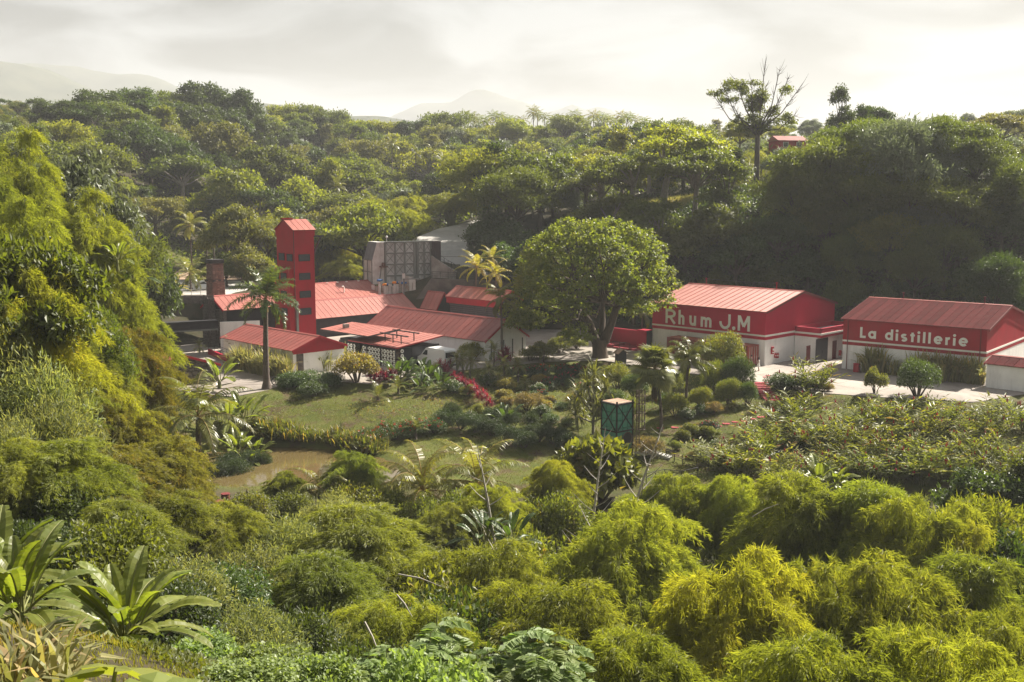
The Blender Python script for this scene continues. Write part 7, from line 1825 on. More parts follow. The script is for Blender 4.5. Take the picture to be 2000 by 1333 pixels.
# bare bleached saplings
def bare(seed, H=5.5, lean=0.8):
    rng = np.random.default_rng(seed); mb = MB(); top = np.array([lean, 0, H]); mb.tube([(0, 0, -0.3), (lean * .35, .05, H * .4), (lean * .7, -.03, H * .75), top], [0.05, 0.042, 0.03, 0.008], n=6, caps=False)
    for i in range(26):
        t_ = 0.25 + 0.73 * i / 26; p = np.array([lean * t_, 0, H * t_]); a = i * 2.4; l = H * 0.20 * (1.15 - t_) + 0.12; d = np.array([math.cos(a), math.sin(a), rng.uniform(0.35, 0.9)]); d /= np.linalg.norm(d); m_ = p + d * l * 0.5
        mb.tube([p, m_, p + d * l + np.array([0, 0, 0.12 * l])], [0.016, 0.012, 0.004], n=4, caps=False)
    return dict(me=mb.mesh('bare_sapling', M['twig']), H=H, W=2)
BARE = [bare(1, 6.0, 0.9), bare(2, 6.5, -0.7), bare(3, 5.5, 1.6)]
# ---- placing helpers
WARN = []
def spot(px, ytop, Y, H0, W0, wpx=None, s_min=0.15):
    """base point and scale so that the plant's top reaches (px, ytop) and its width covers wpx"""
    best = None
    for k_ in (np.linspace(0.88, 1.2, 13) if wpx else [1.0]):
        Yk = Y * k_; q = aty(px, ytop, Yk); h = q.z - hz(q.x, Yk); hd = H0 * wpx * Yk / F / W0 if wpx else h
        e = max(0, math.log(max(h, 0.05) / hd / 1.25)) * 1.0 + max(0, math.log(hd * 0.8 / max(h, 0.05))) * 1.0 + abs(math.log(k_)) * 0.6
        if best is None or e < best[0]: best = (e, Yk)
    Y = best[1]
    p = aty(px, ytop, Y); z = hz(p.x, Y) - 0.08; h = p.z - z
    if wpx:
        hd = H0 * wpx * Y / F / W0
        if h < hd * 0.7: z = p.z - hd * 0.7; h = hd * 0.7
        if h > hd * 1.7: wpx = wpx * h / hd / 1.7
    if h < 0.3: WARN.append((px, ytop, Y, round(h, 2))); h = 0.3
    sz = h / H0; dist = math.hypot(Y, p.z - CAMZ)
    sxy = wpx * dist / F / W0 if wpx else sz
    return (p.x, Y, z), (sxy, sxy, sz)
def put_one(A, name, label, cat, group, px, ytop, Y, wpx=None, lm=None, rz=None):
    loc, sc_ = spot(px, ytop, Y, A['H'], A['W'], wpx)
    return link(name, A['me'], loc=loc, rot=(0, 0, random.uniform(0, 6.28) if rz is None else rz), scale=sc_, mat=[lm, None] if lm else None, label=label, cat=cat, group=group)
def put_parts(A, keys, name, label, cat, group, px, ytop, Y, wpx=None, lm=None, rz=None):
    loc, sc_ = spot(px, ytop, Y, A['H'], A['W'], wpx)
    r_ = empty(name, loc, label, cat, group, rz=random.uniform(0, 6.28) if rz is None else rz); r_.scale = sc_
    for k in keys:
        if k in A: link(k if k != 'crown' else 'crown', A[k], r_, mat=[lm] if (lm and k in ('crown', 'foliage')) else None, kind='stuff' if k == 'flowers' else None)
    return r_
def tree(kind, *a, **k): return put_parts(NT[kind], ('trunk', 'crown'), *a, **k)
def clump(i, *a, **k): return put_parts(BAM[i] if i < 9 else BAMF, ('culms', 'foliage'), *a, **k)
def shrub(kind, *a, **k): return put_parts(SH[kind], ('stems', 'foliage', 'flowers'), *a, **k)
def gshrub(kind, name, label, cat, group, px, py, wpx, hm=None, lm=None):
    """shrub standing on the ground at pixel (px, py)"""
    p = gpts([(px, py)], -1.5)[0]; A = SH[kind]; s = wpx * p.y / F / A['W']; r_ = empty(name, (p.x, p.y, p.z - 0.05), label, cat, group, rz=random.uniform(0, 6.28)); r_.scale = (s, s, (hm / A['H']) if hm else s)
    for k in ('stems', 'foliage', 'flowers'):
        if k in A: link(k, A[k], r_, mat=[lm] if (lm and k == 'foliage') else None, kind='stuff' if k == 'flowers' else None)
    return r_
def gmesh(mes, name, label, cat, group, px, py, s, z0=-1.5, lm=None):
    p = gpts([(px, py)], z0)[0]; me = random.choice(mes); return link(name, me, loc=(p.x, p.y, p.z - 0.03), rot=(0, 0, random.uniform(0, 6.28)), scale=s, label=label, cat=cat, group=group, mat=[lm] if lm else None)
# ------------------------------------------------------------------ planting
def rowlist(fn, rows): 
    for r in rows: fn(*r)
# ---- the great spreading tree in the middle of the yard
def great_tree():
    rng = np.random.default_rng(77); Y = 131.0; p = aty(1172, 700, Y); base = Vector((p.x, Y, -0.05)); Hh = aty(1172, 417, Y).z; Rr = 11.4
    root = empty('great_tree', base, 'great dome crowned spreading tree with forked trunk beside the pale roofed warehouse', 'tree')
    tm = MB()
    tm.tube([(0, 0, -0.3), (0, 0, 0.5), (-0.1, 0, 1.6), (0, 0, 2.4)], [1.25, 1.0, 0.95, 0.95], n=12, caps=False)
    forks = [((-0.5, 0, 2.0), (-2.6, 0.3, 6.5), 0.62), ((0.5, 0.1, 2.0), (2.0, -0.5, 6.8), 0.66), ((0.1, 0.4, 2.2), (0.4, 2.4, 7.0), 0.5)]
    for a, c, r in forks: tm.tube([a, tuple((np.array(a) * 0.5 + np.array(c) * 0.5 + np.array([0.15, 0, 0.2]))), c], [r, r * 0.8, r * 0.62], n=9, caps=False)
    lobes = []
    for i in range(74):
        u = (i + 0.5) / 74; el = math.asin(0.02 + 0.96 * u); a = i * 2.39996 + rng.normal() * 0.15
        rr = Rr * math.cos(el) ** 0.8; zz = 4.6 + (Hh - 6.0) * math.sin(el) ** 0.95
        k = rng.uniform(0.86, 1.0); r = rng.uniform(1.5, 2.2)
        if el < 0.25: zz -= rng.uniform(0, 1.6)
        cxl = math.cos(a) * (rr - r * 0.7) * k; zz += cxl * (0.27 if cxl > 0 else 0.08) * math.cos(el)
        lobes.append((cxl - 1.5, math.sin(a) * (rr - r * 0.7) * k, zz * (0.96 + 0.05 * k), r * 1.05, r * 1.05, r * 0.6))
    for i in range(10):
        a = rng.uniform(0, 6.28); lobes.append((math.cos(a) * Rr * 0.5, math.sin(a) * Rr * 0.5, Hh * rng.uniform(0.42, 0.6), 1.6, 1.6, 0.8))
    for lb in lobes:
        f = min(forks, key=lambda q: (q[1][0] - lb[0]) ** 2 + (q[1][1] - lb[1]) ** 2); limbs(tm, rng, f[1], [lb[:3]], 0.22, mat=0, n=5, sag=0.25)
    cm = MB(); crown(cm, rng, lobes, 36, 18, 0.32, 0.24, 'wide', droop=0.1, under=-0.5)
    link('trunk', tm.mesh('trunk', M['bark']), root); link('crown', cm.mesh('crown', LM['rain']), root)
great_tree()
# ---- palms of the garden and yard
p = gpts([(521, 760)], 0)[0]
palm('royal_palm', 'tall royal palm with stout bulging trunk at the edge of the pond lawn', 'palm tree', p, 7.4, FS['royal'], 19, 0.38, 0.20, 0.15, 0.4, 1.14, seed=3, shaft=1.1)
palm('coconut_palm', 'golden fronded coconut palm beside the pond, beneath the red flowering bush', 'palm tree', gpts([(820, 1020)], -4)[0], 1.9, FS['coco'], 22, 0.2, 0.14, 0.3, 0.9, 1.2, seed=4)
palm('coconut_palm', 'golden fronded coconut palm standing before the open lower lawn', 'palm tree', gpts([(928, 1005)], -4)[0], 2.1, FS['coco'], 22, 0.2, 0.14, -0.2, 2.1, 1.2, seed=5)
x_ = aty(378, 830, 70); palm('coconut_palm', 'coconut palm leaning out of the bamboo with fronds hanging over the pond', 'palm tree', (x_.x, 70, hz(x_.x, 70) - 0.1), max(3, x_.z - hz(x_.x, 70)), FS['cocog'], 16, 0.2, 0.15, 0.5, 5.6, 1.12, seed=6)
x_ = aty(622, 935, 74); palm('coconut_palm', 'small coconut palm hidden between bamboo clumps by the pond', 'palm tree', (x_.x, 74, hz(x_.x, 74) - 0.1), max(2.0, x_.z - hz(x_.x, 74)), FS['coco'], 12, 0.16, 0.12, 0.1, 1.1, 0.75, seed=8)
for i, (px, py, yb, Y, s, fs, lab) in enumerate([(372, 535, 0, 158, 1.0, 'cocog', 'larger coconut palm beside the brick chimney'), (386, 548, 0, 161, 0.8, 'cocog', 'shorter coconut palm close behind the one by the chimney'), (372, 440, 0, 200, 1.0, 'coco', 'yellowing coconut palm at the wood edge behind the dirt clearing'), (402, 452, 0, 203, 0.85, 'cocog', 'slim coconut palm second at the wood edge behind the dirt clearing'), (418, 462, 0, 205, 0.8, 'cocog', 'leaning coconut palm third at the wood edge behind the dirt clearing'),
                                               (928, 522, 0, 159, 0.95, 'gold', 'golden palm leaning over the platform railing'), (968, 535, 0, 157, 0.9, 'gold', 'golden palm right of the louvred building roof ridge'), (958, 505, 0, 164, 0.8, 'gold', 'golden palm standing highest by the ramp'),
                                               (265, 548, 0, 150, 0.8, 'cocog', 'olive palm below the lorry on the bank'), (655, 365, 0, 250, 1.0, 'cocog', 'grey green coconut palm in the forest above the tower'), (868, 325, 0, 268, 1.35, 'cocog', 'large pale coconut palm in the forest above the road'), (812, 300, 0, 285, 1.0, 'cocog', 'coconut palm in the forest between the road and the ridge'), (845, 298, 0, 290, 1.0, 'cocog', 'second coconut palm in the forest between the road and the ridge'), (765, 282, 0, 300, 1.0, 'cocog', 'coconut palm in mid forest behind the grey hopper')]):
    q = aty(px, py, Y); g_ = hz(q.x, Y); palm('coconut_palm', lab, 'palm tree', (q.x, Y, g_ - 0.1), max(1.2, (q.z - g_) / s), FS[fs], 15, 0.17, 0.12, random.uniform(-.6, .6), i * 1.3, s, seed=20 + i)
# slim feather palm at the end of the long store and in the planter
q = gpts([(980, 712)], 0)[0]; zt2 = aty(978, 590, q.y).z; palm('feather_palm', 'slim feather palm with arching crown at the gable end of the long store', 'palm tree', q, zt2 - q.z, FS['olive'], 13, 0.16, 0.11, -0.1, 0.5, 1.05, seed=41)
palm('feather_palm', 'slim palm growing from the hexagonal red planter', 'palm tree', (pl.x, pl.y, 0.3), 5.2, FS['queen'], 11, 0.15, 0.11, 0.1, 0.2, 0.9, seed=42)
q = gpts([(1340, 806)], -1)[0]; zt2 = aty(1347, 706, q.y).z; palm('queen_palm', 'plumed palm with drooping silvery fronds before the lettering of the pale roofed warehouse', 'palm tree', q, zt2 - q.z, FS['queen'], 19, 0.16, 0.13, 0.3, 0.7, 1.0, seed=43)
q = gpts([(1291, 842)], -1)[0]; zt2 = aty(1272, 722, q.y).z; palm('fan_palm', 'fan palm with brown skirt of dead leaves behind the green tank', 'palm tree', q, (zt2 - q.z) / 1.2, FANS, 40, 0.14, 0.12, -0.6, 0.0, 1.2, seed=44, skirt=2.2, jit=0.4)
for i, (px, py, s, hh) in enumerate([(918, 739, 1.0, 1.7), (953, 754, 0.95, 1.6), (933, 745, 0.6, 1.0), (972, 757, 0.75, 1.0), (1012, 749, 1.1, 1.6), (893, 731, 1.0, 1.5), (905, 729, 0.95, 1.4), (848, 738, 0.8, 0.9), (965, 717, 1.1, 1.6), (985, 735, 1.0, 1.2), (1062, 722, 1.1, 1.0), (1025, 762, 0.8, 0.9), (1432, 800, 0.6, 0.5), (1475, 805, 0.55, 0.5), (1500, 790, 0.7, 0.6), (612, 720, 0.9, 0.8), (390, 690, 0.9, 0.8)]):
    palm('pygmy_palm', 'small pygmy date palm planted in the garden bed', 'palm tree', gpts([(px, py)], -0.6)[0], hh, FS['pygmy'], 24, 0.09, 0.07, random.uniform(-.15, .15), i, s * 1.1, 'pygmy palms in the garden', seed=50 + i)
for i, (px, py) in enumerate([(413, 953), (453, 960), (483, 966)]):
    palm('young_palm', 'tiny young palm with dark bulb planted on the near pond lawn', 'palm tree', gpts([(px, py)], -3.2)[0], 0.5, FS['pygmy'][2:], 6, 0.16, 0.08, 0, i, 0.75, 'young palms on the pond lawn', seed=80 + i)
palm('young_palm', 'arching pale fronded young palm above the lawn beside red cordylines', 'palm tree', gpts([(738, 783)], -1)[0], 0.4, FS['tri'], 12, 0.2, 0.15, 0, 0.3, 0.95, seed=90)
palm('young_palm', 'stocky young palm with dead frond in front of the red flowering bush', 'palm tree', gpts([(812, 858)], -2.5)[0], 1.2, FS['tri'], 11, 0.16, 0.13, 0, 1.3, 0.8, seed=91)
palm('young_palm', 'young palm on the bank between hedge and heliconias', 'palm tree', gpts([(778, 770)], -1)[0], 0.7, FS['tri'], 12, 0.16, 0.13, 0, 2.3, 0.85, seed=92)
palm('young_palm', 'young palm beside the white wall of the front shed', 'palm tree', gpts([(452, 705)], 0)[0], 2.6, FS['tri'], 9, 0.14, 0.1, 0, 0.6, 0.75, seed=93)
palm('young_palm', 'golden young palm on the terrace above the conveyor', 'palm tree', (lambda q: (q.x, 152.5, hz(q.x, 152.5)))(aty(340, 620, 152.5)), 1.0, FS['gold'], 14, 0.16, 0.13, 0, 0.6, 0.8, seed=94)
# pandanus
q = gpts([(1158, 848)], -2)[0]; r_ = empty('screw_pine', q, 'tall shaggy screw pine with many leaf rosettes between tank and hibiscus hedge', 'tree'); r_.scale = (1.7,) * 3
link('foliage', PAND[0], r_); b = MB(); b.tube([(0, 0, -0.2), (0.03, 0, 1.5), (0, 0, 3.3)], [0.09, 0.08, 0.05], n=6, caps=False)
for h_ in ((0.7, 0.3, 2.5), (-0.8, 0.2, 2.2), (0.2, -0.8, 1.7), (-0.4, -0.5, 2.9), (0.9, -0.5, 1.3), (-1.0, -0.4, 1.2)): b.tube([(0, 0, h_[2] * 0.55), (h_[0] * 0.6, h_[1] * 0.6, h_[2] * 0.8), h_], [0.05, 0.045, 0.035], n=5, caps=False)
link('trunk', b.mesh('trunk', M['palebark']), r_)
q = gpts([(1125, 830)], -2)[0]; r_ = empty('screw_pine', q, 'lower screw pine at the foot of the tall shaggy one', 'tree', rz=2.0); r_.scale = (0.95,) * 3; link('foliage', PAND[1], r_); link('trunk', b.mesh('trunk', M['palebark']), r_)
# ---- shrubs of the garden
G = gshrub
for px, py, w in ((575, 776, 74), (612, 792, 70), (640, 772, 66), (598, 760, 72), (560, 762, 44), (650, 752, 56)): G('clip', 'clipped_shrub', 'low dense glossy green shrub in the clump beside the iron wheel', 'shrub', 'clipped shrubs on the lawn edge', px, py, w)
G('coral', 'coral_shrub', 'rounded shrub tree with orange flecked leaves before the barrel rack', 'shrub', None, 697, 756, 102, 3.7)
for px, py, w in ((722, 868, 78), (765, 858, 82), (806, 846, 74), (842, 838, 66)): G('ixora', 'flowering_bush', 'dark green bush covered with orange red flower heads above the pond', 'bush', 'orange red flowering bushes', px, py, w)
for px, py, w in ((868, 828, 58), (900, 832, 58), (930, 842, 60), (960, 850, 60), (992, 862, 62), (1022, 872, 66), (1050, 862, 66), (1080, 866, 64), (1108, 876, 62), (1135, 888, 60), (885, 815, 50), (1000, 838, 50), (1040, 838, 50), (960, 828, 50)): G('hedge', 'hedge_shrub', 'blue green hedge shrub in the long hedge across the garden', 'shrub', 'shrubs of the long garden hedge', px, py, w, 1.9)
for px, py, w in ((1012, 738, 50), (1040, 738, 50), (1066, 736, 52), (1094, 734, 52), (1120, 732, 50), (1140, 738, 46), (1105, 755, 60), (1075, 760, 50), (1140, 770, 50)): G('hibis', 'hibiscus_shrub', 'dark hibiscus shrub with red blooms along the yard edge', 'shrub', 'hibiscus hedge along the yard', px, py, w)
for px, py, w, hm in ((1060, 700, 62, 2.4), (1095, 690, 56, 2.4), (1128, 682, 44, 2.0), (1035, 706, 50, 2.2), (1110, 670, 50, 2.4), (922, 706, 62, 2.6), (945, 702, 40, 2.0)): G('round', 'yard_shrub', 'leafy green shrub bordering the yard drive by the great tree', 'shrub', 'shrubs bordering the drive', px, py, w, hm)
for px, py, w, lab in ((1030, 802, 66, 'pale flecked shrub on the shaded lawn behind the long hedge'), (1263, 893, 74, 'dense pinkish tipped shrub right against the caged ladder'), (1352, 895, 26, 'small pinkish shrub standing alone on the sunlit lawn'), (1392, 808, 44, 'silvery flecked shrub under the plumed palm')): G('pink', 'flecked_shrub', lab, 'shrub', None, px, py, w)
for px, py, w in ((1330, 862, 40), (1345, 850, 44), (1375, 852, 40), (1392, 845, 36), (1320, 880, 34)): G('shrub' if False else 'round', 'young_fruit_bush', 'thin young fruit bush on the slope by the stepping stones', 'bush', 'young fruit bushes on the slope', px, py, w)
for px, py, w, hm in ((1410, 745, 104, 5.2), (1440, 770, 74, 4.6), (1392, 770, 60, 4.0), (1425, 790, 60, 3.0), (1460, 790, 44, 2.6), (1318, 812, 60, 2.6), (1300, 800, 50, 2.0), (1370, 800, 54, 2.6), (1200, 800, 60, 2.4), (1230, 815, 66, 2.2), (1205, 760, 70, 3.2), (1240, 780, 60, 3.2), (1310, 770, 70, 3.0)): G('bush', 'leafy_bush', 'dark leafy bush in the thicket between the palms and the container', 'bush', 'leafy bushes below the yard', px, py, w, hm, LM['shrub'] if px % 20 else LM['glossy'])
for px, py, w in ((1520, 776, 66), (1552, 782, 64), (1580, 776, 50), (1535, 762, 50)): G('clip', 'dark_shrub', 'dark glossy shrub on the yard edge beside the red steps', 'shrub', 'dark shrubs beside the red steps', px, py, w)
gr_ = [(1645, 838), (1695, 836), (1745, 838), (1795, 842), (1845, 838), (1895, 850), (1655, 880), (1710, 882), (1768, 888), (1828, 884), (1888, 884), (1680, 922), (1745, 930), (1812, 932), (1872, 925), (1940, 860), (1985, 850), (1965, 905), (1535, 838), (1562, 822), (1592, 806), (1505, 850), (1412, 925), (1445, 930), (1400, 905), (1480, 905), (1510, 925), (1620, 900), (1570, 870), (1590, 925), (1920, 900), (1720, 855), (1820, 860), (1640, 930), (1610, 850), (1930, 830), (1680, 860), (1790, 910), (1850, 905), (1950, 930)]
for px, py in gr_: G(random.choice(['ginger', 'ginger', 'ginger2']), 'red_ginger', 'lush yellow green ginger clump with red flower cones on the slope', 'ginger plant', 'red ginger clumps on the slope', px + random.uniform(-12, 12), py + random.uniform(-8, 8), random.uniform(80, 130), random.uniform(2.2, 3.6), LM['ginger'] if random.random() < 0.6 else LM['shrub'])
for k_ in range(60):
    px = random.uniform(850, 1170) if k_ < 34 else random.uniform(1290, 1640); py = random.uniform(745, 835) if k_ < 34 else random.uniform(795, 895)
    if 1330 < px < 1480 and 845 < py: continue
    kd = random.choice(['round', 'clip', 'hibis', 'gard', 'pink', 'coral']); G(kd, 'garden_' + {'round': 'shrub', 'clip': 'shrub', 'hibis': 'hibiscus', 'gard': 'gardenia', 'pink': 'croton', 'coral': 'croton'}[kd], {'round': 'leafy green garden shrub on the planted slope', 'clip': 'low glossy garden shrub on the planted slope', 'hibis': 'dark garden hibiscus with red blooms on the planted slope', 'gard': 'dark garden gardenia with white blooms on the planted slope', 'pink': 'pale pink tipped croton on the planted slope', 'coral': 'orange flecked croton on the planted slope'}[kd], 'shrub', 'garden shrubs on the planted slope', px, py, random.uniform(24, 48))
for px, py, w in ((1470, 890, 60), (1455, 905, 60), (1400, 880, 40)): G('gard', 'gardenia', 'dark bush with pale flowers beside the black pipe', 'bush', 'pale flowered bushes by the pipe', px, py, w)
G('round', 'young_tree', 'small pale green round shrub tree on the yard edge before the dark roofed warehouse', 'shrub', None, 1708, 790, 50, 3.1)
G('bush', 'young_tree', 'larger dark glossy shrub tree before the cane along the dark roofed warehouse', 'shrub', None, 1790, 806, 92, 4.2, LM['glossy'])
for px, py, w in ((445, 868, 74), (485, 868, 66), (425, 850, 70), (460, 845, 70), (510, 872, 50)): G('hedge', 'bank_shrub', 'dark shaded bush on the pond bank below the broad leaved plants', 'bush', 'dark bushes on the pond bank', px, py, w, 2.2)
for px, py, s in ((879, 742, 1.0), (887, 750, 1.1), (897, 757, 1.1), (908, 764, 1.2), (918, 771, 1.2), (928, 778, 1.2), (938, 784, 1.2), (948, 790, 1.1), (866, 735, 1.5), (872, 722, 1.6), (982, 722, 1.8), (990, 715, 1.6), (757, 752, 1.4), (748, 747, 1.2), (766, 748, 1.2), (720, 760, 1.2), (735, 757, 1.2), (956, 795, 1.0), (900, 748, 1.0), (925, 765, 1.0)):
    gmesh(DRAC, 'cordyline', 'crimson leaved cordyline in the garden bed', 'cordyline', 'crimson cordylines', px, py, s * 0.95, -1.0)
# heliconias and gingers with big leaves
for i, (px, py, s, n_, kd) in enumerate([(772, 745, 1.3, 16, 'helico'), (795, 740, 1.2, 16, 'helico'), (815, 738, 1.1, 16, 'helico'), (840, 738, 0.9, 16, 'helico'), (785, 755, 1.3, 14, 'helico'), (835, 745, 1.2, 14, 'helico'), (860, 760, 1.2, 14, 'helico'), (825, 765, 1.1, 14, 'helico'), (985, 828, 1.1, 12, 'helico')]):
    leafplant('heliconia', 'glossy heliconia with upright paddle leaves in the garden bed', 'heliconia', gpts([(px, py)], -0.8)[0], PD[kd], n_, s * 0.95, i, 'heliconias in the garden bed', 0.0, i, 0.45)
for i, (px, py, s, n_) in enumerate([(447, 800, 1.5, 16), (475, 795, 1.5, 16), (462, 815, 1.4, 14), (495, 815, 1.2, 12), (430, 790, 1.5, 14), (486, 830, 1.0, 12)]):
    leafplant('ginger_plant', 'pale green broad leaved ginger at the top of the pond bank', 'ginger plant', gpts([(px, py)], -0.8)[0], PD['gingerleaf'], n_, s * 1.2, i, 'broad leaved gingers on the pond bank', 0.5, i + 20, 0.4)
# cane
for i in range(22):
    px = 462 + (i % 11) * 9.5 + random.uniform(-3, 3); py = 715 + (i % 11) * 1.7 + (i // 11) * 7
    gmesh(CANE, 'sugar_cane', 'tall sugar cane clump along the side of the front shed', 'sugar cane', 'sugar cane beside the front shed', px, py, random.uniform(0.95, 1.25), 0)
for px, py in ((588, 726), (600, 724), (640, 722), (650, 720), (660, 718), (672, 716), (630, 724)): gmesh(CANE, 'sugar_cane', 'sugar cane clump in front of the red gable', 'sugar cane', 'sugar cane before the red gable', px, py, random.uniform(0.8, 1.15), 0)
def lwp(px, off):                                             # along the distillery wall
    P = LD['C'] - LD['dw'] * off; h_ = plane_hit(px, 740, P, LD['dw']); return Vector((h_.x, h_.y, 0))
for px in (1691, 1699, 1708, 1716, 1744, 1785, 1793, 1801, 1809, 1818, 1826, 1835, 1843, 1851, 1860, 1868, 1877, 1885, 1892, 1900, 1907, 1914): link('sugar_cane', random.choice(CANE), loc=lwp(px, 0.7 + random.uniform(-.2, .2)), rot=(0, 0, random.uniform(0, 6)), scale=random.uniform(0.95, 1.35) * (0.75 if px == 1744 else 1), label='sugar cane clump against the white wall of the dark roofed warehouse', cat='sugar cane', group='sugar cane along the dark roofed warehouse')
for px, py in ((1968, 752), (1976, 756), (1984, 752)): gmesh(CANE, 'sugar_cane', 'big sugar cane tuft past the corner of the dark roofed warehouse', 'sugar cane', 'sugar cane tuft by the white shed', px, py, 1.15, 0)
for i in range(46):                                             # reeds on the pond edge
    k_ = random.uniform(1.2, 4.4); a_ = (np.array(POND[k_ // 1 - 0 if False else int(k_)]) * (1 - k_ % 1) + np.array(POND[int(k_) + 1]) * (k_ % 1)); x = a_[0] + random.uniform(-.3, .3); y = a_[1] + random.uniform(0.2, 1.4)
    link('reed_clump', random.choice(REED), loc=(x, y, max(-3.5, hz(x, y)) - 0.05), rot=(0, 0, i), scale=random.uniform(1.0, 1.7), label='tall grass tuft fringing the far edge of the pond', cat='grass tuft', group='grass tufts along the pond')
# breadfruit and bare saplings by the tank
shrub('bread', 'breadfruit_tree', 'dark broad lobed breadfruit tree in front of the green tank', 'tree', None, 1168, 842, 74, 165)
for i, (px, yt, Y, lab) in enumerate([(1000, 868, 58, 'bleached leafless sapling rising before the lower lawn'), (1135, 836, 62, 'bleached leafless sapling before the breadfruit tree'), (1172, 832, 63, 'second bleached leafless sapling before the breadfruit tree')]): put_one(BARE[i], 'bare_sapling', lab, 'sapling', None, px, yt, Y, rz=[3.3, 3.2, 0.1][i])
# ---- foreground bamboo
BR = []
def bam(rows, lm, name, label, group):
    for k, (i, px, yt, Y, w) in enumerate(rows): clump(i, name, label, 'bamboo', group, px, yt, Y, w, lm=lm)
bam([(0, 688, 878, 64, 140), (1, 560, 922, 64, 110), (2, 700, 980, 52, 348), (1, 875, 985, 57, 180), (0, 945, 1052, 46, 360), (1, 1235, 982, 46, 396), (0, 1090, 1122, 36, 420), (2, 1560, 908, 50, 324), (1, 1330, 925, 57, 210), (0, 1265, 950, 58, 180), (1, 1430, 930, 55, 200), (2, 1695, 920, 50, 336), (0, 1800, 955, 46, 348), (1, 1700, 1080, 36, 528), (2, 1885, 1060, 39, 384), (0, 1960, 1180, 32, 396), (2, 1250, 1215, 29, 408), (0, 1620, 1225, 27, 552), (1, 1870, 1240, 27, 504), (2, 630, 1075, 43, 312), (1, 770, 1175, 33, 360)], LM['bam'], 'bamboo_clump', 'arching green bamboo clump on the near slope below the garden', 'green bamboo clumps on the near slope')
bam([(0, 1442, 1070, 34, 235)], LM['bam_y'], 'bamboo_clump', 'bright yellow green bamboo dome standing out among the darker clumps', None)
bam([(0, 955, 942, 62, 180), (1, 1085, 900, 63, 150), (0, 1880, 1000, 46, 200)], LM['bam_y'], 'bamboo_clump', 'pale yellow bamboo clump on the near bank before the lower lawn', 'pale yellow bamboo on the near bank')
bam([(3, 25, 235, 72, 160), (4, 50, 375, 58, 270), (3, 165, 355, 72, 140), (0, 50, 500, 50, 240), (4, 245, 545, 74, 180), (0, 190, 685, 60, 210)], LM['bam_y'], 'bamboo_clump', 'tall golden green bamboo arching on the left hillside', 'golden bamboo on the left hillside')
bam([(3, 110, 545, 60, 220), (4, -20, 330, 64, 170), (2, 10, 620, 46, 180)], LM['bam'], 'bamboo_clump', 'tall darker green bamboo between the golden clumps on the left hillside', 'darker bamboo on the left hillside')
for px, yt, Y, w, k, lm in ((110, 300, 90, 120, 'round', 'grey'), (215, 420, 100, 120, 'round2', 'mid'), (90, 640, 48, 150, 'round', 'dark'), (160, 600, 58, 130, 'round2', 'mid'), (40, 450, 52, 110, 'round', 'mid'), (70, 760, 42, 150, 'round', 'shrub'), (250, 430, 108, 120, 'mound', 'dark')): tree(k, 'hillside_tree', 'leafy tree growing between the bamboos of the left hillside', 'tree', 'leafy trees among the left bamboo', px, yt, Y, w, lm=LM[lm])
bam([(1, 250, 640, 69, 130), (0, 225, 765, 59, 190), (2, 300, 800, 62, 110), (1, 200, 870, 51, 320), (0, 320, 850, 58, 200), (2, 370, 920, 60, 90)], LM['bam_o'], 'bamboo_clump', 'rust tinged bamboo hanging before the low stone store', 'rust tinged bamboo near the stone store')
bam([(1, 60, 715, 47, 250), (0, 300, 955, 50, 230), (2, 120, 850, 46, 260), (1, 430, 985, 52, 200), (0, 20, 860, 40, 240), (2, 230, 970, 42, 240)], LM['bam'], 'bamboo_clump', 'dense green bamboo clump on the lower left slope', 'green bamboo on the lower left slope')
# ---- feathery and leafy shrubs of the near slope
for px, yt, Y, w in ((20, 625, 42, 120), (55, 690, 40, 120), (100, 760, 38, 150), (30, 800, 36, 140), (560, 1000, 47, 240), (480, 1060, 42, 220), (580, 1080, 38, 240), (640, 960, 56, 150), (330, 1085, 33, 240), (470, 1180, 29, 240), (640, 1200, 30, 220)): shrub('feather', 'feathery_shrub', 'feathery grey green shrub on the near slope', 'shrub', 'feathery shrubs on the near slope', px, yt, Y, w)
for px, yt, Y, w, lm in ((200, 1010, 31, 300, 'mid'), (100, 930, 36, 240, 'dark'), (300, 1130, 27, 260, 'dark'), (560, 1190, 29, 240, 'dark'), (420, 1100, 36, 220, 'glossy'), (60, 1010, 28, 220, 'dark'), (700, 1250, 27, 260, 'dark'), (900, 1250, 27, 260, 'dark'), (850, 1150, 36, 220, 'dark'), (1020, 1030, 50, 150, 'shrub'), (480, 960, 58, 120, 'shrub'), (880, 1125, 38, 130, 'shrub'), (620, 1180, 33, 180, 'mid'), (830, 965, 60, 90, 'shrub'), (688, 935, 61, 150, 'shrub'), (560, 960, 60, 130, 'mid'), (1085, 955, 60, 150, 'shrub'), (760, 950, 62, 100, 'mid'), (900, 960, 60, 110, 'mid')): shrub('bush', 'broadleaf_bush', 'dense small leaved bush on the near slope', 'bush', 'small leaved bushes on the near slope', px, yt, Y, w, lm=LM[lm])
for i, (px, yt, Y, w, k, lm) in enumerate([(1945, 920, 58, 190, 'round', 'glossy'), (1920, 985, 50, 230, 'round2', 'yel'), (1990, 880, 60, 150, 'tall', 'mid'), (1985, 1060, 44, 220, 'round', 'dark')]): tree(k, 'slope_tree', ['glossy leaved tree on the near slope below the ginger bed', 'yellow green crowned tree on the near slope beside the bamboo', 'sparse tall tree on the near slope past the ginger bed', 'dark crowned tree on the near slope behind the bamboo'][i], 'tree', None, px, yt, Y, w, lm=LM[lm])
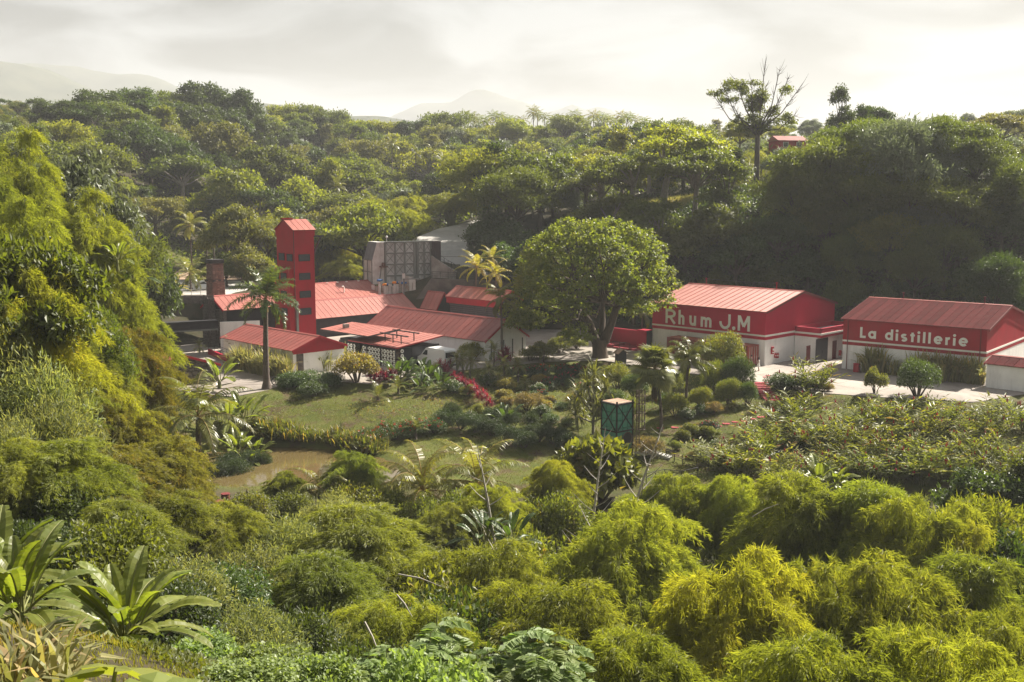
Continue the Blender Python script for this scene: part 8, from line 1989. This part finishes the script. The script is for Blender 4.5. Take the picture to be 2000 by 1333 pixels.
for px, yt, Y in ((860, 1205, 23), (835, 1240, 22), (1030, 1222, 20), (1080, 1248, 19.5), (1110, 1262, 20), (1048, 1275, 18), (720, 1278, 20), (760, 1262, 21), (960, 1270, 20), (790, 1300, 19), (1095, 1295, 18), (700, 1300, 18.5), (930, 1295, 19), (1000, 1300, 18), (560, 1300, 17)): put_one(random.choice(SPK), 'leafy_spike', 'pale mint green leafy spike at the foot of the near slope', 'plant', 'mint green spikes in the foreground', px, yt, Y)
for px, yt, Y, w in ((400, 1258, 19, 220), (520, 1280, 18, 240), (620, 1300, 18, 200), (480, 1310, 15, 240), (840, 1300, 19, 160)): shrub('vineball', 'creeper_mound', 'pale creeper mound with small heart leaves in the foreground', 'creeper', 'creeper mounds in the foreground', px, yt, Y, w)
for i, (px, py, Y, s, n_, kd, lab) in enumerate([(-12, 1215, 18, 0.85, 30, 'banana', 'large banana-like plant with yellow green torn leaves at the slope edge'), (45, 1290, 16, 0.68, 20, 'banana', 'lower banana-like plant with drooping torn leaves'), (245, 1265, 17, 0.72, 24, 'banana', 'pale green banana-like plant standing clear on the near slope')]):
    q = aty(px, py, Y); leafplant('banana_plant', lab, 'banana plant', (q.x, Y, hz(q.x, Y) - 0.05), PD[kd], n_, s, i, None, max(0.5, (q.z - hz(q.x, Y)) * 0.55), i + 40, 0.3)
for i, (px, Y, s) in enumerate([(165, 8.2, 1.45), (325, 8.6, 1.05), (390, 8.4, 1.0), (240, 7.8, 0.9)]):
    q = aty(px, 1333, Y); leafplant('elephant_ear', 'elephant ear plant with broad heart shaped leaves in the foreground', 'elephant ear', (q.x, Y, hz(q.x, Y) - 0.02), HEARTS, 7, s * 0.85, [0.2, 1.1, 2.3, 0.5][i], 'elephant ears in the foreground', 0, i, 0.08)
for i, (px, Y) in enumerate([(40, 10.5), (95, 10), (10, 9.5)]): q = aty(px, 1333, Y); link('grass_tuft', GRASSC[i % 2], loc=(q.x, Y, hz(q.x, Y)), rot=(0, 0, i), scale=0.9, label='long bladed grass tuft beside the elephant ears', cat='grass tuft', group='long grass in the foreground')
for i, (px, py, Y, s, kd) in enumerate([(945, 1015, 58, 0.9, 'helico'), (1000, 1020, 57, 0.9, 'helico'), (1600, 905, 66, 0.9, 'banana'), (1635, 915, 66, 0.8, 'banana'), *[(random.uniform(120, 275), random.uniform(470, 545), random.uniform(84, 104), random.uniform(0.8, 1.15), random.choice(['helico', 'helico', 'gingerleaf'])) for _ in range(20)]]):
    q = aty(px, py, Y); leafplant('wild_heliconia', 'wild paddle leaved plant in the thicket', 'heliconia', (q.x, Y, max(hz(q.x, Y), q.z - 2.2 * s)), PD[kd], 14, s, i, 'wild paddle leaved plants', 0.8, i + 60, 0.4)
# fallen bare canes in the thicket
for i, (a, c, Y) in enumerate([((778, 1122), (862, 1146), 34), ((712, 1215), (742, 1282), 28), ((775, 1162), (805, 1205), 34), ((1470, 1010), (1520, 985), 50)]): p = aty(*a, Y); q = aty(*c, Y - 0.5); b = MB(); b.tube([p, (p + q) / 2 + Vector((0, 0, 0.08)), q], [0.03, 0.028, 0.012], n=5); b.obj('dead_cane', M['twig'], None, 'bare dead bamboo cane poking out of the near thicket', 'cane', 'dead canes in the thicket')
# ------------------------------------------------------------------ woods round the site
def nt(kind, rows, name, label, group, cat='tree'):
    for px, yt, Y, w, lm in rows: tree(kind, name, label, cat, group, px, yt, Y, w, lm=LM[lm])
def ft(kind, rows, name, label, group, cat='tree'):
    for px, yt, Y, w, lm in rows: put_one(FT[kind], name, label, cat, group, px, yt, Y, w, lm=LM[lm])
# behind the complex
nt('mound', [(480, 470, 166, 120, 'olive'), (520, 500, 165, 90, 'yel'), (440, 490, 164, 80, 'mid'), (400, 500, 178, 90, 'mid')], 'olive_thicket', 'olive leaved thicket below the trees between chimney and tower', 'olive thickets by the tower', 'thicket')
nt('round', [(470, 400, 172, 130, 'olive'), (520, 425, 180, 110, 'olive'), (440, 430, 168, 90, 'yel')], 'olive_tree', 'olive leaved tree massed between the chimney and the tower', 'olive leaved trees by the tower')
for k, (px, yt, Y, w, i) in enumerate([(640, 440, 192, 120, 9), (700, 420, 200, 130, 9), (760, 395, 208, 150, 9), (795, 400, 212, 110, 9), (670, 500, 186, 100, 9), (790, 375, 225, 140, 9), (720, 380, 222, 130, 9), (880, 372, 236, 110, 9), (610, 470, 186, 90, 9)]): clump(9, 'far_bamboo', 'loose golden bamboo clump behind the grey hopper', 'bamboo', 'golden bamboo behind the hopper', px, yt, Y, w, lm=LM['yel'] if k % 3 else LM['bam_y'])
# right of the road
nt('round2', [(955, 292, 216, 175, 'yel'), (1010, 330, 208, 170, 'mid'), (945, 345, 212, 100, 'mid')], 'roadside_tree', 'tall leafy tree on the bank right of the ramp road', 'leafy trees right of the ramp road')
nt('mound', [(960, 400, 200, 150, 'vine'), (1000, 430, 194, 150, 'vine'), (960, 440, 200, 90, 'vine'), (1050, 460, 188, 130, 'vine'), (980, 470, 190, 120, 'vine'), (1040, 500, 178, 140, 'vine')], 'vine_mound', 'vine draped thicket on the steep bank right of the road', 'vine draped thickets right of the road', 'thicket')
nt('mound', [(1080, 350, 200, 120, 'grey'), (1040, 355, 204, 90, 'grey')], 'silver_bush', 'pale silvery bush crowning the bank above the grass slope', 'silvery bushes above the grass slope', 'bush')
nt('spread', [(1300, 248, 190, 250, 'yel'), (1240, 300, 184, 200, 'mid'), (1180, 330, 190, 150, 'mid'), (1360, 290, 180, 200, 'mid'), (1200, 380, 178, 170, 'mid'), (1290, 390, 172, 180, 'mid'), (1130, 300, 205, 140, 'olive')], 'canopy_tree', 'layered flat crowned tree on the slope behind the great tree', 'layered trees behind the great tree')
nt('round', [(1340, 440, 165, 160, 'mid'), (1240, 470, 168, 150, 'dark'), (1180, 440, 172, 130, 'dark'), (1400, 400, 168, 150, 'mid'), (1440, 450, 164, 140, 'vine'), (1150, 400, 182, 110, 'mid')], 'slope_tree', 'round dark tree on the shaded slope behind the pale roofed warehouse', 'round trees on the shaded slope')
nt('tall', [(1420, 300, 172, 130, 'mid')], 'bare_stem_tree', 'slim tree with long bare pale trunk on the slope above the pale warehouse roof', None)
nt('round2', [(1610, 275, 172, 190, 'mid'), (1690, 238, 176, 180, 'mid'), (1770, 240, 172, 190, 'grey'), (1850, 232, 176, 170, 'mid'), (1910, 270, 168, 150, 'mid'), (1560, 330, 168, 150, 'mid'), (1680, 330, 164, 180, 'mid'), (1780, 340, 160, 190, 'mid'), (1880, 360, 156, 170, 'mid'), (1620, 400, 160, 130, 'mid'), (1740, 420, 154, 140, 'yel'), (1850, 440, 148, 130, 'mid'), (1960, 400, 150, 130, 'dark'), (1700, 390, 158, 120, 'mid'), (1800, 400, 154, 120, 'grey'), (1660, 460, 154, 110, 'mid'), (1790, 480, 148, 110, 'mid'), (1560, 400, 164, 110, 'yel'), (1990, 320, 160, 140, 'mid'), (1520, 420, 162, 140, 'vine'), (1950, 500, 142, 140, 'vine')], 'ridge_tree', 'leafy broadleaf tree on the cliff above the warehouses', 'broadleaf trees on the cliff')
nt('mound', [(1500, 500, 160, 130, 'mid'), (1580, 480, 158, 130, 'vine'), (1400, 520, 160, 120, 'mid'), (1660, 520, 152, 110, 'mid'), (1900, 540, 138, 110, 'mid'), (1800, 530, 146, 110, 'vine'), (1980, 560, 132, 130, 'vine'), (1330, 530, 162, 120, 'vine'), (1730, 545, 147, 120, 'vine')], 'vine_mound', 'vine covered bush on the cliff face behind the warehouses', 'vine covered bushes on the cliff', 'thicket')
nt('tall', [(1645, 160, 190, 92, 'dark')], 'dark_cone_tree', 'dark conical tree rising alone above the ridge canopy', None)
nt('round', [(1705, 205, 190, 80, 'dark'), (1540, 290, 186, 80, 'grey')], 'ridge_tree', 'small dark crowned tree beside the conical ridge tree', 'small crowns on the ridge')
nt('spread', [(1955, 225, 184, 150, 'olive'), (1900, 250, 190, 110, 'olive')], 'umbrella_tree', 'golden umbrella crowned tree on the bright ridge field', 'umbrella trees on the ridge field')
# the tall half bare tree on the ridge
def half_bare():
    rng = np.random.default_rng(5); Y = 196.0; p = aty(1480, 270, Y); g_ = hz(p.x, Y); H_ = aty(1480, 128, Y).z - g_; k = Y / F
    root = empty('half_bare_tree', (p.x, Y, g_ - 0.1), 'tall half bare tree with leafless top twigs and ivied trunk on the ridge', 'tree')
    def P(px, py): q = aty(px, py, Y); return np.array([q.x - p.x, 0, q.z - g_])
    tm = MB(); cm = MB(); fork = P(1480, 262); tm.tube([(0, 0, -0.3), tuple(fork * 0.5), tuple(fork)], [0.6, 0.5, 0.45], n=8, caps=False)
    tips = [((1400, 185), 0.22), ((1412, 172), 0.2), ((1440, 150), 0.25), ((1460, 160), 0.22), ((1490, 128), 0.25), ((1515, 140), 0.22), ((1500, 165), 0.2), ((1555, 170), 0.22), ((1540, 150), 0.2), ((1550, 225), 0.2), ((1425, 210), 0.2), ((1530, 195), 0.2), ((1478, 190), 0.25)]
    for (t_, r) in tips:
        e = P(*t_); e[1] = rng.uniform(-4, 4); m_ = fork * 0.45 + e * 0.55; m_[2] -= 1.0; m_[0] += rng.normal() * 0.6; tm.tube([fork * 0.97, fork * 0.6 + m_ * 0.4 + np.array([0, 0, .3]), m_, e], [r, r * 0.75, r * 0.45, 0.05], n=5, caps=False)
        for j in range(16):
            s = rng.uniform(0.45, 1.0); b0 = m_ + (e - m_) * max(0, (s - 0.3) / 0.7); d = nrmz((e - fork)) * 0.6 + rsph(rng, 1)[0] * 0.8; l = rng.uniform(0.8, 2.0); tm.tube([b0, b0 + d * l * 0.5, b0 + d * l + np.array([0, 0, 0.25])], [0.05, 0.035, 0.012], n=3, caps=False)
    lob = [(*P(1412, 180), 2.2, 2.0, 0.7), (*P(1432, 160), 2.6, 2.0, 0.8), (*P(1455, 172), 2.2, 1.8, 0.7), (*P(1545, 172), 1.8, 1.6, 0.5), (*P(1425, 195), 1.8, 1.5, 0.5), (*P(1480, 225), 2.6, 2.4, 2.4), (*P(1488, 205), 2.2, 2.0, 2.0), (*P(1470, 245), 2.2, 2.2, 2.4), (*P(1515, 235), 2.0, 2.0, 1.6), (*P(1440, 235), 1.2, 1.2, 0.6), (*P(1548, 240), 1.2, 1.2, 0.6)]
    lob = [(q[0] + rng.normal() * q[3] * 0.6, rng.normal() * 1.5, q[2] + rng.normal() * q[5] * 0.6, q[3] * 0.5, q[4] * 0.5, q[5] * 0.5) for q in lob for _ in range(4)]; crown(cm, rng, lob, 90, 12, 0.42, 0.32, 'oval'); link('trunk', tm.mesh('trunk', M['bark']), root); link('crown', cm.mesh('crown', LM['mid']), root)
half_bare()
# skyline trees
ft('round_b', [(110, 200, 315, 100, 'dark'), (190, 180, 325, 110, 'dark'), (265, 176, 330, 120, 'dark'), (340, 182, 325, 110, 'mid'), (400, 168, 320, 120, 'dark'), (455, 180, 315, 100, 'dark'), (150, 215, 300, 90, 'dark'), (230, 205, 305, 110, 'mid'), (310, 205, 300, 110, 'dark'), (380, 205, 295, 110, 'dark'), (440, 215, 295, 90, 'dark'), (230, 240, 270, 80, 'dark')], 'hill_tree', 'big round crowned dark tree on the left hilltop', 'hilltop trees on the left')
ft('round_c', [(865, 220, 372, 105, 'mid'), (1000, 232, 350, 80, 'yel'), (1110, 225, 318, 82, 'mid'), (1290, 236, 262, 120, 'mid'), (1340, 244, 250, 120, 'mid'), (1220, 262, 275, 100, 'olive'), (560, 205, 370, 80, 'yel'), (605, 205, 372, 80, 'mid'), (650, 216, 376, 80, 'mid'), (20, 212, 330, 90, 'mid'), (1390, 268, 240, 90, 'mid'), (700, 235, 372, 80, 'yel'), (760, 238, 370, 80, 'yel'), (930, 250, 352, 90, 'yel'), (1060, 270, 330, 80, 'mid'), (1170, 280, 300, 80, 'mid'), (520, 225, 350, 70, 'yel'), (800, 246, 360, 70, 'mid')], 'skyline_tree', 'round crowned tree on the skyline above the valley', 'skyline trees above the valley')
for i, px in enumerate((905, 916, 925, 934, 945, 955, 962, 972, 980, 992, 1000, 1042, 1050, 1062, 1130, 1140, 1150, 1160, 1168, 1178, 1186, 1196, 1204, 1214, 1222, 1230, 1242, 1252, 1262, 535, 490, 1085, 1020, 1075, 1120)):
    yt = {535: 208, 490: 218, 1042: 205, 1050: 212}.get(px, 214 + (i * 37 % 17))
    Y = {535: 350, 490: 330}.get(px, 395 + (i * 53 % 40)); put_one(FP[i % 3], 'ridge_palm', 'slender coconut palm in the hazy grove on the far ridge', 'palm tree', 'palm grove on the far ridge', px, yt, Y, 38)
# the forest itself, tree by tree
rng = np.random.default_rng(12)
placed = []; PA = np.zeros((4000, 2))
KINDS = ['round_a', 'round_b', 'round_c', 'spread_a', 'spread_b', 'tall_a', 'tall_b', 'mound_a', 'mound_b']
LAB = {'round': ('round_tree', 'round crowned tree in the forest behind the distillery', 'round crowned forest trees'), 'spread': ('flat_crowned_tree', 'flat layered tree in the forest behind the distillery', 'flat layered forest trees'), 'tall': ('tall_tree', 'tall pointed tree in the forest behind the distillery', 'tall forest trees'), 'mound': ('forest_thicket', 'low thicket mound in the forest behind the distillery', 'low forest thickets')}
cx_ = rng.uniform(-260, 260, 30000); cy_ = 150 + 290 * rng.random(30000) ** 0.8
q_ = proj((cx_, cy_, 20.0)); ok = (q_[0] > -70) & (q_[0] < 2070) & ~((cx_ > 12) & (cy_ < 186 - 0.1 * cx_)) & ~((cx_ > -46) & (cx_ <= 12) & (cy_ < 186)) & ~((cx_ <= -46) & (cy_ < 150))   # the cliff is planted by hand
ok &= (pdist(ROADPOLY, cx_, cy_) > 4.5) & (pdist(TERR, cx_, cy_) > 4) & (pdist([(-75, 203), (-50, 199), (-48, 216), (-70, 224)], cx_, cy_) > 1) & (pdist([(4, 182), (28, 178), (40, 190), (20, 200)], cx_, cy_) > 1) & (pdist([(45, 205), (150, 205), (180, 250), (50, 245)], cx_, cy_) > -4)
for x, y in zip(cx_[ok], cy_[ok]):
    sp = 6.3 + (y - 150) * 0.0145; pa = PA[:len(placed)]
    if len(placed) and ((pa[:, 0] - x) ** 2 + (pa[:, 1] - y) ** 2).min() < sp * sp: continue
    PA[len(placed)] = (x, y); placed.append((x, y))
cnt = {}
for x, y in placed:
    z = hz(x, y); kd = KINDS[rng.integers(0, 9)]; A = FT[kd]
    left = x < -45 and y > 240
    lm = rng.choice(['dark', 'mid', 'mid', 'dark', 'olive'] if left else ['mid', 'yel', 'mid', 'grey', 'dark', 'olive', 'yel'])
    s = rng.choice([0.62, 0.78, 0.92, 1.05, 1.35]) * rng.uniform(0.92, 1.08) * (0.85 + 0.0006 * y); top = proj((x, y, z + A['H'] * s))
    lim = np.interp(top[0], [0, 60, 120, 400, 480, 520, 640, 850, 1100, 1300, 1500, 1800, 2000], [225, 225, 205, 180, 200, 222, 222, 245, 245, 250, 300, 285, 285])
    if top[1] < lim: s *= max(0.45, (lim - proj((x, y, z))[1]) / (top[1] - proj((x, y, z))[1]))
    g_ = LAB[kd.split('_')[0]]
    link(g_[0], A['me'], loc=(x, y, z - 0.15), rot=(0, 0, rng.uniform(0, 6.28)), scale=(s * rng.uniform(0.9, 1.15), s * rng.uniform(0.9, 1.15), s), mat=[LM[lm], None], label=g_[1], cat='tree' if 'tree' in g_[0] else 'thicket', group=g_[2])
print('forest', len(placed), 'warn', WARN)
# ---- ground cover that nobody could count
def cover(name, label, poly, n, L_, lm, tpl='oval', lift=0.35, excl=(), seed=0, blade=False, normal_push=0.0, mini=None):
    rng = np.random.default_rng(seed); P = np.array(poly, float); lo = P.min(0); hi = P.max(0); out = []
    tot = 0
    while tot < n:
        q = rng.uniform(lo, hi, (n, 2)); m_ = pdist(poly, q[:, 0], q[:, 1]) < 0
        for e, d in excl: m_ &= pdist(e, q[:, 0], q[:, 1]) > d
        pr = proj((q[:, 0], q[:, 1], 5.0)); m_ &= (pr[0] > -80) & (pr[0] < 2080)
        q = q[m_]; out.append(q); tot += len(q)
        if len(q) == 0: break
    q = np.concatenate(out)[:n]; z = height(q[:, 0], q[:, 1]); e = 0.5
    gxn = (height(q[:, 0] + e, q[:, 1]) - z) / e; gyn = (height(q[:, 0], q[:, 1] + e) - z) / e; N_ = nrmz(np.stack([-gxn, -gyn, np.ones(len(q))], 1))
    lump = np.clip(vnoise(q[:, 0], q[:, 1] + z, 1.7, seed) + vnoise(q[:, 0], q[:, 1] + z, 4.5, seed + 3) + 0.55, 0, 1.3)
    p = np.c_[q, z] + N_ * (lift * lump * rng.uniform(0.1, 1.0, len(q)))[:, None]
    d = (np.array([0, 0, 1.0]) * 1.0 + rsph(rng, len(q)) * 0.5) if blade else (N_ * 0.25 + rsph(rng, len(q)) + np.array([0, 0, -0.15]))
    nr = rsph(rng, len(q)) if blade else N_ + np.array([0, 0, 0.4]) + rsph(rng, len(q)) * 0.5
    near = np.clip(q[:, 1] / 40, 0.55, 1.0) if mini else 1.0
    b = MB(); scatter(b, p, d, nr, L_ * rng.uniform(0.6, 1.3, len(q)) * near, tpl, 0, np.clip(lump * 0.5 + rng.random(len(q)) * 0.45, 0, 1), rng)
    return b.obj(name, lm, None, label, 'ground cover' if 'grass' not in name else 'grass', kind='stuff', org=(0, 0, 0))
cover('slope_undergrowth', 'leafy undergrowth covering the near slope', [(-70, 60), (-40, 20), (-12, 19), (-2, 18), (8, 18), (40, 20), (80, 60), (80, 76), (30, 80), (0, 78), (-22, 72), (-34, 76), (-48, 90), (-62, 108), (-90, 110)], 95000, 0.30, LM['dark'], lift=0.8, excl=[(POND, 2)], seed=1, mini=True)  # dark leaf colour stands in for deep shade between the bamboo clumps
cover('cliff_creepers', 'creepers and leaves covering the steep bank behind the warehouses', [(14, 163), (30, 157), (42, 152), (52, 148), (64, 142), (74, 134), (100, 116), (150, 110), (160, 200), (12, 200), (0, 186)], 80000, 0.6, LM['vine'], lift=2.2, excl=[(YARD, 0.8), ([(4, 182), (28, 178), (40, 190), (20, 200)], 0)], seed=2)
cover('forest_undergrowth', 'leafy undergrowth below the forest trees', [(-160, 150), (-66, 150), (-50, 202), (-22, 200), (-19, 186), (-24, 172), (-36, 166), (-4, 228), (40, 205), (170, 205), (220, 440), (-220, 440)], 90000, 1.0, LM['mid'], lift=2.0, excl=[(ROADPOLY, 1.0), (TERR, 0.5), ([(-68, 184), (-49, 180), (-47, 190), (-50, 199), (-70, 199)], 1.0)], seed=3)
cover('slope_grass', 'tall pale grass on the open slope right of the road', [(4, 182), (28, 178), (42, 190), (20, 202)], 9000, 0.9, LM['cane'], 'blade', lift=0.2, seed=4, blade=True)
cover('ridge_grass', 'bright grass of the field on the right ridge', [(45, 205), (150, 205), (180, 250), (50, 245)], 14000, 1.0, LM['grass'], 'blade', lift=0.2, seed=5, blade=True)
cover('lawn_grass', 'short grass of the garden lawns round the pond', [(-42, 84), (-30, 77), (-8, 80), (10, 84), (28, 82), (40, 84), (62, 80), (76, 80), (78, 112), (50, 102), (24, 124), (0, 128), (-20, 112), (-40, 110)], 120000, 0.13, leafmat('leaf_lawn', (0.055, 0.070, 0.014), (0.115, 0.105, 0.026), (0.15, 0.11, 0.05), trans=0.3), 'lance', lift=0.05, excl=[(YARD, 0.3), (POND, 0.15)], seed=6, blade=True)
cover('foreground_undergrowth', 'small leaved creepers covering the slope right below the viewpoint', [(-22, 21), (-8, 17.5), (-3.5, 12), (-3, 8), (6, 7), (16, 12), (22, 21)], 60000, 0.10, LM['mid'], lift=0.35, seed=17)
cover('near_grass', 'rough grass and litter on the bare near slope', [(-14, 10), (-2, 10), (-2, 18), (-15, 22)], 8000, 0.10, LM['grass'], 'lance', lift=0.08, seed=7, blade=True)
cover('bank_cover', 'low leafy planting on the pond bank and garden beds', [(-36, 98), (-20, 103), (-8, 100), (6, 106), (26, 104), (40, 98), (40, 112), (20, 120), (-2, 122), (-6, 110), (-18, 106), (-34, 108)], 16000, 0.16, LM['shrub'], lift=0.25, excl=[(YARD, 0.5), (POND, 0.5)], seed=8)
# ------------------------------------------------------------------ haze: the humid air of the valley
hm = bpy.data.materials.new('haze'); hm.use_nodes = True
hn = hm.node_tree; hn.nodes.clear()
pv = hn.nodes.new('ShaderNodeVolumePrincipled'); ho = hn.nodes.new('ShaderNodeOutputMaterial')
pv.inputs['Color'].default_value = (0.90, 0.92, 0.95, 1); pv.inputs['Density'].default_value = 0.00025; pv.inputs['Anisotropy'].default_value = 0.1
hn.links.new(pv.outputs[0], ho.inputs['Volume'])
b = MB(); b.box((0, 2450, 215), (11000, 5700, 470))
hz_ = b.obj('haze', hm, None, kind='stuff', org=(0, 0, 0))
